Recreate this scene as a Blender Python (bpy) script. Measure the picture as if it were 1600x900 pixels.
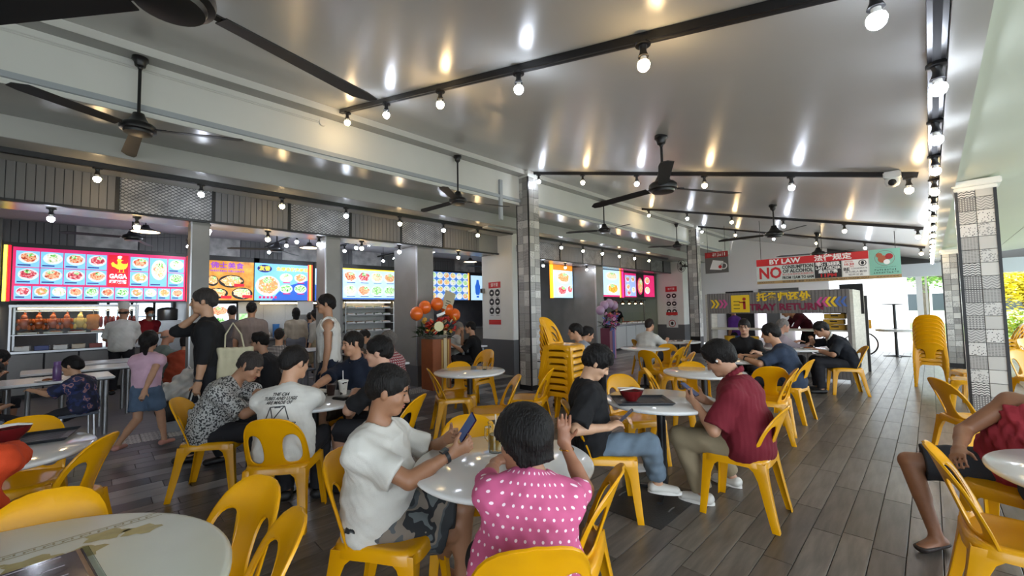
import bpy, bmesh, math, random
import numpy as np
from mathutils import Vector, Matrix
SC = bpy.context.scene
COL = SC.collection
for _o in list(bpy.data.objects): bpy.data.objects.remove(_o)
random.seed(7)
# ------------------------------------------------------------------ camera
CAM_H = 1.52
FPX = 655.0
_yaw, _pit, _rol = math.radians(44.9), math.radians(3.0), math.radians(-1.05)
CF = Vector((-math.sin(_yaw)*math.cos(_pit), math.cos(_yaw)*math.cos(_pit), math.sin(_pit)))
_r0 = Vector((math.cos(_yaw), math.sin(_yaw), 0)); _u0 = _r0.cross(CF)
CR = math.cos(_rol)*_r0 + math.sin(_rol)*_u0; CU = CR.cross(CF)
_cd = bpy.data.cameras.new('camera'); CAM = bpy.data.objects.new('camera', _cd); COL.objects.link(CAM)
_cd.sensor_fit = 'HORIZONTAL'; _cd.sensor_width = 36.0; _cd.lens = FPX/1600*36; _cd.clip_start = .05; _cd.clip_end = 400
CAM.matrix_world = Matrix(((CR.x, CU.x, -CF.x, 0), (CR.y, CU.y, -CF.y, 0), (CR.z, CU.z, -CF.z, CAM_H), (0, 0, 0, 1)))
SC.camera = CAM
# ------------------------------------------------------------------ world, sun, exposure
W = bpy.data.worlds.new('world'); SC.world = W; W.use_nodes = True
_bg = W.node_tree.nodes['Background']
_bg.inputs[0].default_value = (.80, .90, 1.0, 1); _bg.inputs[1].default_value = 4.8
_sl = bpy.data.lights.new('sun', 'SUN'); _sl.energy = 6.0; _sl.angle = .02; _sl.color = (1, .95, .86)
SUN = bpy.data.objects.new('sun', _sl); COL.objects.link(SUN)
SUN.rotation_euler = (math.radians(28), math.radians(14), 0)
SC.view_settings.view_transform = 'Standard'; SC.view_settings.look = 'None'
SC.view_settings.gamma = 1.0; SC.view_settings.use_curve_mapping = False
SC.view_settings.exposure = 0.3
SC.cycles.use_denoising = True
SC.cycles.max_bounces = 8; SC.cycles.diffuse_bounces = 5; SC.cycles.glossy_bounces = 4; SC.cycles.transmission_bounces = 6
SC.cycles.sample_clamp_indirect = 6.0
BULB_E = 80.0       # lamp strength of the bare bulbs
MENU_E = .78       # lamp strength of the backlit menu boards

# ------------------------------------------------------------------ helpers
def at_z(px, py, z=0.0):
    d = CF + CR*((px-800)/FPX) - CU*((py-450)/FPX)
    t = (z-CAM_H)/d.z
    return Vector((d.x*t, d.y*t, z))
def proj(p):
    v = Vector(p)-Vector((0, 0, CAM_H)); D = v.dot(CF)
    if D < .05: return None
    return (800+FPX*v.dot(CR)/D, 450-FPX*v.dot(CU)/D, D)
def lin(c):
    if isinstance(c, str): c = tuple(int(c[i:i+2], 16) for i in (0, 2, 4))
    return tuple((v/255/12.92 if v/255 <= .04045 else ((v/255+.055)/1.055)**2.4) for v in c)+(1.0,)
MATS = {}
def mat(name, col, rough=.55, metal=0.0, spec=.5, noise=0.0, nscale=8.0, bump=0.0, bscale=60.0, coat=0.0, emit=None, estr=0.0, stretch=None, trans=0.0, col2=None):
    """principled material; noise mixes col with col2 (or a darker tone)."""
    if name in MATS: return MATS[name]
    m = bpy.data.materials.new(name); m.use_nodes = True; MATS[name] = m
    nt = m.node_tree; b = nt.nodes['Principled BSDF']
    c = lin(col); b.inputs['Base Color'].default_value = c
    b.inputs['Roughness'].default_value = rough; b.inputs['Metallic'].default_value = metal
    b.inputs['Specular IOR Level'].default_value = spec
    if coat: b.inputs['Coat Weight'].default_value = coat; b.inputs['Coat Roughness'].default_value = .08
    if trans: b.inputs['Transmission Weight'].default_value = trans
    if emit is not None:
        b.inputs['Emission Color'].default_value = lin(emit); b.inputs['Emission Strength'].default_value = estr
    if noise or bump:
        tc = nt.nodes.new('ShaderNodeTexCoord'); mp = nt.nodes.new('ShaderNodeMapping')
        nt.links.new(tc.outputs['Object'], mp.inputs[0])
        if stretch: mp.inputs['Scale'].default_value = stretch
    if noise:
        n = nt.nodes.new('ShaderNodeTexNoise'); n.inputs['Scale'].default_value = nscale; n.inputs['Detail'].default_value = 5
        nt.links.new(mp.outputs[0], n.inputs[0])
        r = nt.nodes.new('ShaderNodeValToRGB'); r.color_ramp.elements[0].position = .32; r.color_ramp.elements[1].position = .68
        c2 = lin(col2) if col2 else tuple(v*(1-noise) for v in c[:3])+(1,)
        r.color_ramp.elements[0].color = c2; r.color_ramp.elements[1].color = c
        nt.links.new(n.outputs[0], r.inputs[0]); nt.links.new(r.outputs[0], b.inputs['Base Color'])
    if bump:
        n2 = nt.nodes.new('ShaderNodeTexNoise'); n2.inputs['Scale'].default_value = bscale; n2.inputs['Detail'].default_value = 4
        nt.links.new(mp.outputs[0], n2.inputs[0])
        bp = nt.nodes.new('ShaderNodeBump'); bp.inputs['Strength'].default_value = bump; bp.inputs['Distance'].default_value = .01
        nt.links.new(n2.outputs[0], bp.inputs['Height']); nt.links.new(bp.outputs[0], b.inputs['Normal'])
    return m
def emat(name, col, s):
    return mat(name, col, rough=.4, emit=col, estr=s)

def link(name, me, m=None, parent=None, loc=(0, 0, 0), rz=0.0, kind=None):
    o = bpy.data.objects.new(name, me); COL.objects.link(o)
    o.location = loc; o.rotation_euler = (0, 0, rz)
    if m is not None and me is not None and not me.materials: me.materials.append(m)
    if parent is not None: o.parent = parent
    if kind: o['kind'] = kind
    return o
def empty(name, loc=(0, 0, 0), rz=0.0):
    o = bpy.data.objects.new(name, None); COL.objects.link(o); o.location = loc; o.rotation_euler = (0, 0, rz); o.empty_display_size = .1
    return o
def tag(o, label, cat, group=None, kind=None):
    o['label'] = label
    if cat: o['category'] = cat
    if group: o['group'] = group
    if kind: o['kind'] = kind
    return o
def copy_tree(o, parent=None):
    c = o.copy(); COL.objects.link(c)
    if parent is not None: c.parent = parent
    for ch in o.children: copy_tree(ch, c)
    return c

class MB:
    """collects shapes; build() makes one mesh object"""
    def __init__(s): s.v = []; s.f = []; s.mi = []; s.cur = 0
    def add(s, vs, fs):
        n = len(s.v); s.v += [tuple(p) for p in vs]
        for f in fs: s.f.append(tuple(i+n for i in f)); s.mi.append(s.cur)
        return s
    def box(s, x0, x1, y0, y1, z0, z1):
        vs = [(x0, y0, z0), (x1, y0, z0), (x1, y1, z0), (x0, y1, z0), (x0, y0, z1), (x1, y0, z1), (x1, y1, z1), (x0, y1, z1)]
        return s.add(vs, [(0, 3, 2, 1), (4, 5, 6, 7), (0, 1, 5, 4), (1, 2, 6, 5), (2, 3, 7, 6), (3, 0, 4, 7)])
    def bbox(s, x0, x1, y0, y1, z0, z1, b=.005):
        """box with chamfered vertical and horizontal edges (rounded look)"""
        xs = (x0, x0+b, x1-b, x1); ys = (y0, y0+b, y1-b, y1); zs = (z0, z0+b, z1-b, z1)
        bm = bmesh.new(); r = bmesh.ops.create_cube(bm, size=1)
        for v in bm.verts: v.co = ((x0+x1)/2+v.co.x*(x1-x0), (y0+y1)/2+v.co.y*(y1-y0), (z0+z1)/2+v.co.z*(z1-z0))
        bmesh.ops.bevel(bm, geom=bm.edges[:], offset=b, segments=2, affect='EDGES')
        bm.verts.index_update()
        s.add([v.co[:] for v in bm.verts], [[v.index for v in f.verts] for f in bm.faces]); bm.free(); return s
    def lathe(s, prof, seg=24, c=(0, 0, 0), cap=True):
        """prof: list of (r, z)"""
        n = len(prof); vs = []
        for r, z in prof:
            for k in range(seg):
                a = 2*math.pi*k/seg; vs.append((c[0]+r*math.cos(a), c[1]+r*math.sin(a), c[2]+z))
        fs = []
        for i in range(n-1):
            for k in range(seg):
                k2 = (k+1) % seg; fs.append((i*seg+k, i*seg+k2, (i+1)*seg+k2, (i+1)*seg+k))
        if cap:
            fs.append(tuple(range(seg-1, -1, -1))); fs.append(tuple((n-1)*seg+k for k in range(seg)))
        return s.add(vs, fs)
    def tube(s, pts, r, seg=10, r2=None, cap=True, flat=None):
        """tube along points, radius r (or list)"""
        pts = [Vector(p) for p in pts]; n = len(pts)
        rs = r if isinstance(r, (list, tuple)) else [r+(0 if r2 is None else (r2-r)*i/(n-1)) for i in range(n)]
        t0 = (pts[1]-pts[0]).normalized()
        a = Vector((0, 0, 1)) if abs(t0.z) < .9 else Vector((1, 0, 0))
        nrm = (a-t0*a.dot(t0)).normalized(); vs = []
        for i, p in enumerate(pts):
            t = (pts[min(i+1, n-1)]-pts[max(i-1, 0)]).normalized()
            nrm = (nrm-t*nrm.dot(t)).normalized(); bi = t.cross(nrm)
            for k in range(seg):
                an = 2*math.pi*k/seg
                vs.append(p+(nrm*math.cos(an)*(flat or 1)+bi*math.sin(an))*rs[i])
        fs = [(i*seg+k, i*seg+(k+1) % seg, (i+1)*seg+(k+1) % seg, (i+1)*seg+k) for i in range(n-1) for k in range(seg)]
        if cap: fs.append(tuple(range(seg-1, -1, -1))); fs.append(tuple((n-1)*seg+k for k in range(seg)))
        return s.add(vs, fs)
    def prism(s, poly, z0, z1):
        """poly: list of (x, y), extruded from z0 to z1"""
        n = len(poly); vs = [(x, y, z0) for x, y in poly]+[(x, y, z1) for x, y in poly]
        return s.add(vs, [tuple(range(n-1, -1, -1)), tuple(range(n, 2*n))]+[(i, (i+1) % n, n+(i+1) % n, n+i) for i in range(n)])
    def ball(s, c, r, seg=12, rings=8, sx=1, sy=1, sz=1):
        vs = [(c[0], c[1], c[2]+r*sz)]
        for i in range(1, rings):
            th = math.pi*i/rings
            for k in range(seg):
                a = 2*math.pi*k/seg; vs.append((c[0]+r*sx*math.sin(th)*math.cos(a), c[1]+r*sy*math.sin(th)*math.sin(a), c[2]+r*sz*math.cos(th)))
        vs.append((c[0], c[1], c[2]-r*sz)); L = len(vs)-1
        fs = [(0, 1+k, 1+(k+1) % seg) for k in range(seg)]
        for i in range(rings-2):
            for k in range(seg):
                a = 1+i*seg; fs.append((a+k, a+seg+k, a+seg+(k+1) % seg, a+(k+1) % seg))
        a = 1+(rings-2)*seg; fs += [(L, a+(k+1) % seg, a+k) for k in range(seg)]
        return s.add(vs, fs)
    def xf(s, M, start=0):
        for i in range(start, len(s.v)): s.v[i] = tuple(M @ Vector(s.v[i]))
        return s
    def mesh(s, name, smooth=False, angle=None):
        me = bpy.data.meshes.new(name); me.from_pydata(s.v, [], s.f); me.update()
        if smooth:
            me.shade_smooth()
            if angle: me.set_sharp_from_angle(angle=math.radians(angle))
        return me
    def build(s, name, m, parent=None, loc=(0, 0, 0), rz=0.0, smooth=False, angle=35, kind=None):
        me = s.mesh(name, smooth, angle)
        ms = m if isinstance(m, (list, tuple)) else [m]
        for x in ms: me.materials.append(x)
        if len(ms) > 1: me.polygons.foreach_set('material_index', s.mi)
        return link(name, me, None, parent, loc, rz, kind)
_tcache = {}
def text_mesh(txt, size=.1, ext=.001, bold=0.0, align='CENTER', shear=0.0, space=1.0):
    key = (txt, size, ext, bold, align, shear, space)
    if key in _tcache: return _tcache[key]
    cu = bpy.data.curves.new('lettering', 'FONT'); cu.body = txt; cu.size = size; cu.extrude = ext; cu.offset = bold; cu.shear = shear
    cu.align_x = align; cu.align_y = 'CENTER'; cu.resolution_u = 2; cu.space_character = space
    o = bpy.data.objects.new('lettering', cu); COL.objects.link(o)
    dg = bpy.context.evaluated_depsgraph_get(); me = bpy.data.meshes.new_from_object(o.evaluated_get(dg))
    bpy.data.objects.remove(o); me.name = 'lettering'; _tcache[key] = me
    return me
def text(txt, size, m, parent, loc, rot=(math.pi/2, 0, 0), bold=0.0, width=None, name='lettering', **k):
    me = text_mesh(txt, size, bold=bold, **k).copy(); me.materials.clear(); me.materials.append(m)
    o = link(name, me, None, parent, loc); o.rotation_euler = rot
    if width and len(me.vertices):
        xs = [v.co.x for v in me.vertices]; w = max(xs)-min(xs)
        if w > 1e-6: o.scale = (width/w, 1, 1)
    return o
ORD = ['first', 'second', 'third', 'fourth', 'fifth', 'sixth', 'seventh', 'eighth', 'ninth', 'tenth', 'eleventh', 'twelfth', 'thirteenth', 'fourteenth', 'fifteenth', 'sixteenth']
# ================================================================== the building
M_white = mat('white wall paint', 'dcdcd6', .6, noise=.06, nscale=1.5, bump=.05, bscale=40)
M_cream = mat('beam paint', 'e2e3dd', .55, noise=.07, nscale=1.2)
M_roof = mat('glossy canopy paint', 'd0d0cb', .27, spec=.6, noise=.08, nscale=.7, bump=.02, bscale=6)
M_outer = mat('outer canopy paint', 'c9cfc0', .5, noise=.05, nscale=.8)
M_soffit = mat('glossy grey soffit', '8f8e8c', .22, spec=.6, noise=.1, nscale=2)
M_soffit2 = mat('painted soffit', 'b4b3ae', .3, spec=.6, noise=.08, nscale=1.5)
M_grey = mat('grey stall cladding', '85837f', .42, noise=.18, nscale=2.5, bump=.05, bscale=30)
M_dado = mat('dark grey dado paint', '5b5c5e', .5, noise=.1, nscale=3)
M_black = mat('black satin metal', '17171a', .38)
M_blackm = mat('matt black', '121214', .7)
M_steel = mat('brushed steel', 'a9aaac', .32, metal=.9, noise=.12, nscale=20, stretch=(1, 1, 12))
M_trunk = mat('grey trunking', 'aab1b6', .45)
M_grout = mat('dark grout', '35332f', .9)
def struct(o, label):
    o['kind'] = 'structure'; o['label'] = label; return o
def sbox(name, m, label, *b):
    return struct(MB().box(*b).build(name, m), label)

# ---- floors
M_plank = []
for i, (c, c2) in enumerate((('6b635c', '4b4641'), ('746c65', '534d48'), ('625b55', '454039'), ('7b736b', '59534d'))):
    m = mat('wood look tile %d' % i, c, .3, spec=.5, noise=.4, nscale=5, bump=.06, bscale=30, stretch=(4, .55, 1), col2=c2); M_plank.append(m)
floor = sbox('floor', M_grout, 'dark wood-look tiled floor of the open dining area', -4.56, 3.2, -2.5, 17.6, -.08, -.007)
def plank_meshes(w, l, mats, g=.0025, t=.012):
    out = []
    for m in mats:
        b = MB(); b.add([(-w/2+g, -l/2+g, -t), (w/2-g, -l/2+g, -t), (w/2-g, l/2-g, -t), (-w/2+g, l/2-g, -t),
                         (-w/2+g, -l/2+g, -.001), (w/2-g, -l/2+g, -.001), (w/2-g, l/2-g, -.001), (-w/2+g, l/2-g, -.001),
                         (-w/2+g*1.6, -l/2+g*1.6, 0), (w/2-g*1.6, -l/2+g*1.6, 0), (w/2-g*1.6, l/2-g*1.6, 0), (-w/2+g*1.6, l/2-g*1.6, 0)],
                        [(8, 9, 10, 11)]+[(i, (i+1) % 4, 4+(i+1) % 4, 4+i) for i in range(4)]+[(4+i, 4+(i+1) % 4, 8+(i+1) % 4, 8+i) for i in range(4)])
        me = b.mesh('plank'); me.materials.append(m); out.append(me)
    return out
def lay(parent, x0, x1, y0, y1, w, l, mats, nm, lim=300, tone=None):
    mes = plank_meshes(w, l, mats); cells = []
    n = int(round((x1-x0)/w))
    for i in range(n):
        x = x0+(i+.5)*w; off = random.random()*l if l > w*1.5 else 0; y = y0-off
        while y < y1+l/2:
            p = proj((x, y+l/2, 0)); sc = 0
            if p and -60 < p[0] < 1660 and p[1] < 960: sc = 1/p[2]**3
            cells.append((sc, x, y+l/2, random.randrange(len(mats)))); y += l
    cells.sort(reverse=True)
    for sc, x, y, k in cells[:lim]:
        link(nm, mes[k], None, parent, (x, y, 0))
    rest = MB()
    for sc, x, y, k in cells[lim:]:
        rest.cur = k; g = .003
        rest.add([(x-w/2+g, y-l/2+g, -.001), (x+w/2-g, y-l/2+g, -.001), (x+w/2-g, y+l/2-g, -.001), (x-w/2+g, y+l/2-g, -.001)], [(0, 1, 2, 3)])
    if rest.f: rest.build(nm+'_field', list(mats), parent, kind='stuff')
lay(floor, -4.56, 3.1, -1.0, 17.4, .1565, .925, M_plank, 'plank', 290)
M_gt = [mat('grey tile %d' % i, c, .33, noise=.25, nscale=4, stretch=(3, .6, 1)) for i, c in enumerate(('515257', '7f8085', '3c3d41', '98999c', '605f63'))]
floor2 = sbox('floor_walkway', M_grout, 'walkway floor of short tiles in mixed greys', -6.86, -4.56, -2.5, 17.6, -.08, -.007)
lay(floor2, -6.86, -4.56, -1.5, 16.5, .192, .6, M_gt, 'tile', 280)
# black and white encaustic strip
def pattern_mat(name, kind, a='e4e3df', b='3a3a3c', sc=1.0):
    m = bpy.data.materials.new(name); m.use_nodes = True; nt = m.node_tree; bs = nt.nodes['Principled BSDF']
    bs.inputs['Roughness'].default_value = .32
    N = lambda t: nt.nodes.new(t)
    def mth(op, x, y=None, c=None):
        n = N('ShaderNodeMath'); n.operation = op
        for i, q in enumerate((x, y, c)):
            if q is None: continue
            if isinstance(q, (int, float)): n.inputs[i].default_value = q
            else: nt.links.new(q, n.inputs[i])
        return n.outputs[0]
    tc = N('ShaderNodeUVMap'); sp = N('ShaderNodeSeparateXYZ'); nt.links.new(tc.outputs[0], sp.inputs[0])
    x, y = sp.outputs[0], sp.outputs[1]
    if kind == 'zig':
        t = mth('PINGPONG', mth('MULTIPLY', x, 3.5*sc), .5); v = mth('FRACT', mth('ADD', mth('MULTIPLY', y, 5.5*sc), t)); f = mth('GREATER_THAN', v, .58)
    elif kind == 'vee':
        t = mth('PINGPONG', mth('MULTIPLY', x, 2*sc), .5); v = mth('FRACT', mth('ADD', mth('MULTIPLY', y, 5*sc), mth('MULTIPLY', t, 2))); f = mth('GREATER_THAN', v, .6)
    elif kind == 'dot':
        u = mth('SUBTRACT', mth('FRACT', mth('MULTIPLY', x, 7*sc)), .5); w = mth('SUBTRACT', mth('FRACT', mth('MULTIPLY', y, 7*sc)), .5)
        f = mth('LESS_THAN', mth('ADD', mth('MULTIPLY', u, u), mth('MULTIPLY', w, w)), .07)
    elif kind == 'tri':
        u = mth('PINGPONG', mth('MULTIPLY', x, 6*sc), .5); w = mth('FRACT', mth('MULTIPLY', y, 6*sc)); f = mth('LESS_THAN', w, mth('MULTIPLY', u, 1.7))
    elif kind == 'dash':
        u = mth('FRACT', mth('MULTIPLY', x, 6*sc)); w = mth('FRACT', mth('MULTIPLY', y, 9*sc)); f = mth('MULTIPLY', mth('GREATER_THAN', u, .35), mth('GREATER_THAN', w, .5))
    elif kind in ('peb', 'spot'):
        vo = N('ShaderNodeTexVoronoi'); vo.inputs['Scale'].default_value = (9 if kind == 'peb' else 8)*sc; nt.links.new(tc.outputs[0], vo.inputs[0])
        f = mth('LESS_THAN' if kind == 'spot' else 'GREATER_THAN', vo.outputs[0], .28 if kind == 'spot' else .42)
    elif kind == 'star':
        u = mth('ABSOLUTE', mth('SUBTRACT', mth('FRACT', mth('MULTIPLY', x, 2*sc)), .5)); w = mth('ABSOLUTE', mth('SUBTRACT', mth('FRACT', mth('MULTIPLY', y, 2*sc)), .5))
        s1 = mth('ADD', u, w); f = mth('GREATER_THAN', mth('FRACT', mth('MULTIPLY', s1, 3.2)), .5)
    else:
        f = mth('MULTIPLY', x, 0.0)
    mx = N('ShaderNodeMix'); mx.data_type = 'RGBA'; nt.links.new(f, mx.inputs[0])
    mx.inputs[6].default_value = lin(a); mx.inputs[7].default_value = lin(b); nt.links.new(mx.outputs[2], bs.inputs[0])
    return m
PAT = [pattern_mat('tile zigzag', 'zig', 'cfcdc8', '3c3b3d'), pattern_mat('tile plain', 'plain', 'bdbbb5'), pattern_mat('tile dots', 'dot', '6f6d6b', 'c9c7c2'),
       pattern_mat('tile chevron', 'vee', 'bdbbb6', '838180'), pattern_mat('tile spots', 'spot', 'cfcdc8', '1d1d1f'), pattern_mat('tile pebbles', 'peb', '8a8886', 'c9c7c2'),
       pattern_mat('tile dashes', 'dash', 'a7a5a0', '7b7977'), pattern_mat('tile triangles', 'tri', 'b5b3ae', '6e6c6b'), pattern_mat('tile pale', 'plain', 'cac8c2'), pattern_mat('tile mid grey', 'plain', '9a9893')]
def tile_mesh(w, h, t, m):
    """upright tile facing -Y, origin at its centre back"""
    g = .0015; c = .003
    b = MB(); a0, a1, z0, z1 = -w/2+g, w/2-g, -h/2+g, h/2-g
    b.add([(a0, 0, z0), (a1, 0, z0), (a1, 0, z1), (a0, 0, z1), (a0+c, -t, z0+c), (a1-c, -t, z0+c), (a1-c, -t, z1-c), (a0+c, -t, z1-c)],
          [(4, 5, 6, 7)]+[(i, (i+1) % 4, 4+(i+1) % 4, 4+i) for i in range(4)])
    me = b.mesh('tile'); me.materials.append(m)
    uv = me.uv_layers.new(name='UVMap')
    for p in me.polygons:
        for li in p.loop_indices:
            co = me.vertices[me.loops[li].vertex_index].co; uv.data[li].uv = ((co.x+w/2)/w, (co.z+h/2)/h)
    return me
strip = sbox('floor_strip', M_grout, 'band of black and white patterned tiles along the stall fronts', -7.36, -6.86, -2.5, 16.6, -.08, -.007)
M_enc = pattern_mat('tile encaustic', 'star', 'd5d4d0', '3d3d40')
_tm = tile_mesh(.25, .25, .007, M_enc)
for j in range(64):
    for i in range(2):
        o = link('tile', _tm, None, strip, (-6.985-.25*i, -1.4+.25*j, -.007)); o.rotation_euler = (-math.pi/2, 0, 0)
M_vinyl = mat('grey vinyl floor', '77757a', .4, noise=.25, nscale=4, stretch=(5, .6, 1))
sbox('floor_stall', M_vinyl, 'grey vinyl floor inside the stall hall', -15.2, -7.36, -4.5, 18, -.08, 0)
sbox('floor_back', M_vinyl, 'plain grey floor behind the open dining area', -7.36, 3.2, -9, -2.5, -.08, -.002)

# ---- ceilings and beams
RS = -.25
def roof_z(x): return 4.205+RS*(x+5.4)
roof = MB().add([(-5.5, -7, roof_z(-5.5)), (.14, -7, roof_z(.14)), (.14, 18.6, roof_z(.14)), (-5.5, 18.6, roof_z(-5.5)),
                 (-5.5, -7, roof_z(-5.5)+.12), (.14, -7, roof_z(.14)+.12), (.14, 18.6, roof_z(.14)+.12), (-5.5, 18.6, roof_z(-5.5)+.12)],
                [(0, 3, 2, 1), (4, 5, 6, 7), (0, 1, 5, 4), (1, 2, 6, 5), (2, 3, 7, 6), (3, 0, 4, 7)]).build('ceiling_canopy', M_roof)
struct(roof, 'glossy off-white sloping canopy ceiling over the dining area')
M_seam = mat('panel seam', '8f8f8a', .4)
sbox('beam_cornice', M_white, 'white cornice along the top of the building edge beam', -5.6, -5.4, -7, 18, 4.122, 4.36)
beam = sbox('beam_edge', M_cream, 'deep cream edge beam carrying the fans', -6.45, -5.59, -7, 18, 3.565, 4.4)
MB().box(-5.595, -5.555, -7, 17, 3.613, 3.667).build('trunking', M_trunk, beam)
for z in (4.03, 4.05): MB().tube([(-5.58, -7, z), (-5.58, 2.1, z)], .008, 6).build('conduit', M_white, beam)
MB().tube([(-5.6, 2.1, 4.04), (-5.56, 2.1, 4.04)], .045, 14).build('junction_box', M_white, beam)
MB().box(-5.6, -5.55, 5.3, 5.37, 3.2, 3.95).build('trunking_drop', M_trunk, beam)
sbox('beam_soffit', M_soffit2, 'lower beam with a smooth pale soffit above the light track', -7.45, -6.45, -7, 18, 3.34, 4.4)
fas = sbox('fascia_core', M_soffit, 'stall fascia box with a glossy grey underside', -8.0, -7.40, -7, 17.2, 2.88, 3.45)
sbox('ceiling_stall', mat('stall ceiling', 'b9b8c2', .6), 'pale ceiling inside the stall hall', -15.2, -7.98, -5, 18.5, 3.42, 3.5)
sbox('roof_slab', M_white, 'upper floor slab over the stalls', -15.4, -5.5, -7, 18.5, 4.4, 4.6)
M_undershade = mat('gloss underside shade tone', 'a5a4a0', .25, spec=.6, noise=.1, nscale=1.5)  # shade under beams and cornice put into the colour, greyer than their faces
MB().box(-6.44, -5.6, -7, 18, 3.560, 3.566).build('underside', M_undershade, beam)
MB().box(-7.39, -6.46, -7, 18, 3.334, 3.341).build('underside', M_undershade, bpy.data.objects['beam_soffit'])
MB().box(-5.585, -5.405, -7, 18, 4.118, 4.124).build('underside', M_undershade, bpy.data.objects['beam_cornice'])
# fascia panels: slat, mesh, slat ...
M_slat = mat('grey slat', '6a6a6c', .5, noise=.15, nscale=6, stretch=(1, 1, .2))
M_slatback = mat('slat backing', '3c3c40', .8)
M_marble = mat('dark marbled board', 'c4c3c3', .5, noise=.5, nscale=5)
M_lat = mat('expanded metal', '48484c', .5)
M_div = mat('black divider', '141416', .4)
def slat_panel(parent, x, y0, y1, z0, z1, n=13, facing=1):
    MB().box(min(x, x+.01*facing), max(x, x+.01*facing), y0, y1, z0, z1).build('backing', M_slatback, parent)
    w = (y1-y0)/n
    me = MB().box(0, .022*facing, -w*.455, w*.455, z0, z1).mesh('slat') if facing > 0 else MB().box(-.022, 0, -w*.4, w*.4, z0, z1).mesh('slat')
    me.materials.append(M_slat)
    for i in range(n): link('slat', me, None, parent, (x+.01*facing, y0+(i+.5)*w, 0))
def lattice_panel(parent, x, y0, y1, z0, z1, d=.068):
    MB().box(x, x+.008, y0, y1, z0, z1).build('backing', M_marble, parent)
    b = MB(); t = .008; h = d*.66
    ny = int((y1-y0)/d); 
    def seg(ya, za, yb, zb):
        # clip to panel
        L = math.hypot(yb-ya, zb-za); nx, nz = -(zb-za)/L*t/2, (yb-ya)/L*t/2
        b.add([(x+.016, ya+nx, za+nz), (x+.016, ya-nx, za-nz), (x+.016, yb-nx, zb-nz), (x+.016, yb+nx, zb+nz)], [(0, 1, 2, 3)])
    for sgn in (1, -1):
        k = -int((z1-z0)/h)-2
        while True:
            ya = y0+k*d; k += 1
            if ya > y1: break
            yb = ya+(z1-z0)/h*d
            s0 = max(0, (y0-ya)/(yb-ya)); s1 = min(1, (y1-ya)/(yb-ya))
            if s1 <= s0: continue
            za, zb = (z0, z1) if sgn > 0 else (z1, z0)
            seg(ya+(yb-ya)*s0, za+(zb-za)*s0, ya+(yb-ya)*s1, za+(zb-za)*s1)
    b.build('lattice', M_lat, parent, kind='stuff')
ys = [-1.86+1.03*k for k in range(9)]
for k in range(8):
    y0 = -1.85+1.026*k
    (slat_panel if k % 2 == 1 else lattice_panel)(fas, -7.40, y0+.02, y0+1.006, 2.895, 3.335)
    MB().box(-7.40, -7.36, y0-.02, y0+.02, 2.88, 3.34).build('divider', M_div, fas)
for k in range(8):
    y0 = 8.28+1.08*k
    (slat_panel if k % 2 == 1 else lattice_panel)(fas, -7.40, y0+.02, y0+1.06, 2.895, 3.335)
    MB().box(-7.40, -7.36, y0-.02, y0+.02, 2.88, 3.34).build('divider', M_div, fas)
MB().box(-7.41, -7.35, -3, 17.0, 2.865, 2.895).build('lower_rail', M_div, fas)

# right-hand gutter beam and outer canopy
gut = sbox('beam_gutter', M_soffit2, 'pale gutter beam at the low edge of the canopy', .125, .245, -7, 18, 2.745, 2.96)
oc = MB(); zo = lambda x: 2.79+.10*(x-.25)
oc.add([(.245, -7, zo(.245)), (3.9, -7, zo(3.9)), (3.9, 18, zo(3.9)), (.245, 18, zo(.245)), (.245, -7, zo(.245)+.1), (3.9, -7, zo(3.9)+.1), (3.9, 18, zo(3.9)+.1), (.245, 18, zo(.245)+.1)],
       [(0, 3, 2, 1), (4, 5, 6, 7), (0, 1, 5, 4), (1, 2, 6, 5), (2, 3, 7, 6), (3, 0, 4, 7)])
oc = struct(oc.build('ceiling_outer', M_outer), 'greenish white outer canopy beyond the gutter beam')
MB().box(1.3, 1.306, -7, 18, zo(1.3)-.004, zo(1.3)+.002).build('seam', M_seam, oc)
for y in (3.2, 7.2, 11.2): MB().box(.245, 3.9, y, y+.006, -.003, .003).xf(Matrix.Translation((0, 0, zo(.245)-.0))@Matrix.Rotation(-math.atan(.10), 4, 'Y')@Matrix.Translation((0, 0, 0))).build('seam', M_seam, oc)

# ---- stall pillars (grey clad)
def pillar(nm, label, x0, x1, y0, y1, z1=2.88, m=None):
    o = MB().bbox(x0, x1, y0, y1, 0, z1, .01).build(nm, m or M_grey); struct(o, label)
    MB().box(x0-.004, x1+.004, y0-.004, y1+.004, 0, .42).build('plinth', M_dado, o)
    MB().box(x1-.05, x1+.006, y0-.006, y0+.012, .42, z1).build('corner_trim', M_steel, o)
    return o
pillar('pillar_stall', 'grey clad stall pillar at the left edge of the hall', -7.75, -7.42, -1.15, -.84)
pillar('pillar_stall', 'brown-grey stall pillar between the red and the yellow menu boards', -7.72, -7.42, .98, 1.20)
pillar('pillar_stall', 'slim grey stall pillar behind the man in the tank top', -7.85, -7.42, 2.86, 3.12)
pillar('pillar_stall', 'broad grey stall pillar behind the orange balloons', -8.35, -7.42, 4.70, 5.10)
pillar('pillar_stall', 'grey clad stall pillar beside the lilac balloons', -8.75, -7.42, 11.2, 11.62)
# ---- white pillars with grey dado
def white_pillar(nm, label, x0, x1, y0, y1, z1=3.6):
    o = MB().bbox(x0, x1, y0, y1, 0, z1, .012).build(nm, M_white); struct(o, label)
    MB().box(x0-.003, x1+.003, y0-.003, y1+.003, 0, .82).build('dado', M_dado, o)
    return o
wp1 = white_pillar('pillar_white', 'white square pillar with a grey base beside the patterned column', -8.0, -6.9, 6.95, 7.35)
wp2 = white_pillar('pillar_white', 'far white pillar with a grey base and a column of notices', -8.0, -6.9, 16.5, 17.0)
MB().box(-7.3, -6.62, 5.95, 6.95, 3.3, 3.58).build('bracket', M_soffit2, wp1)
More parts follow.
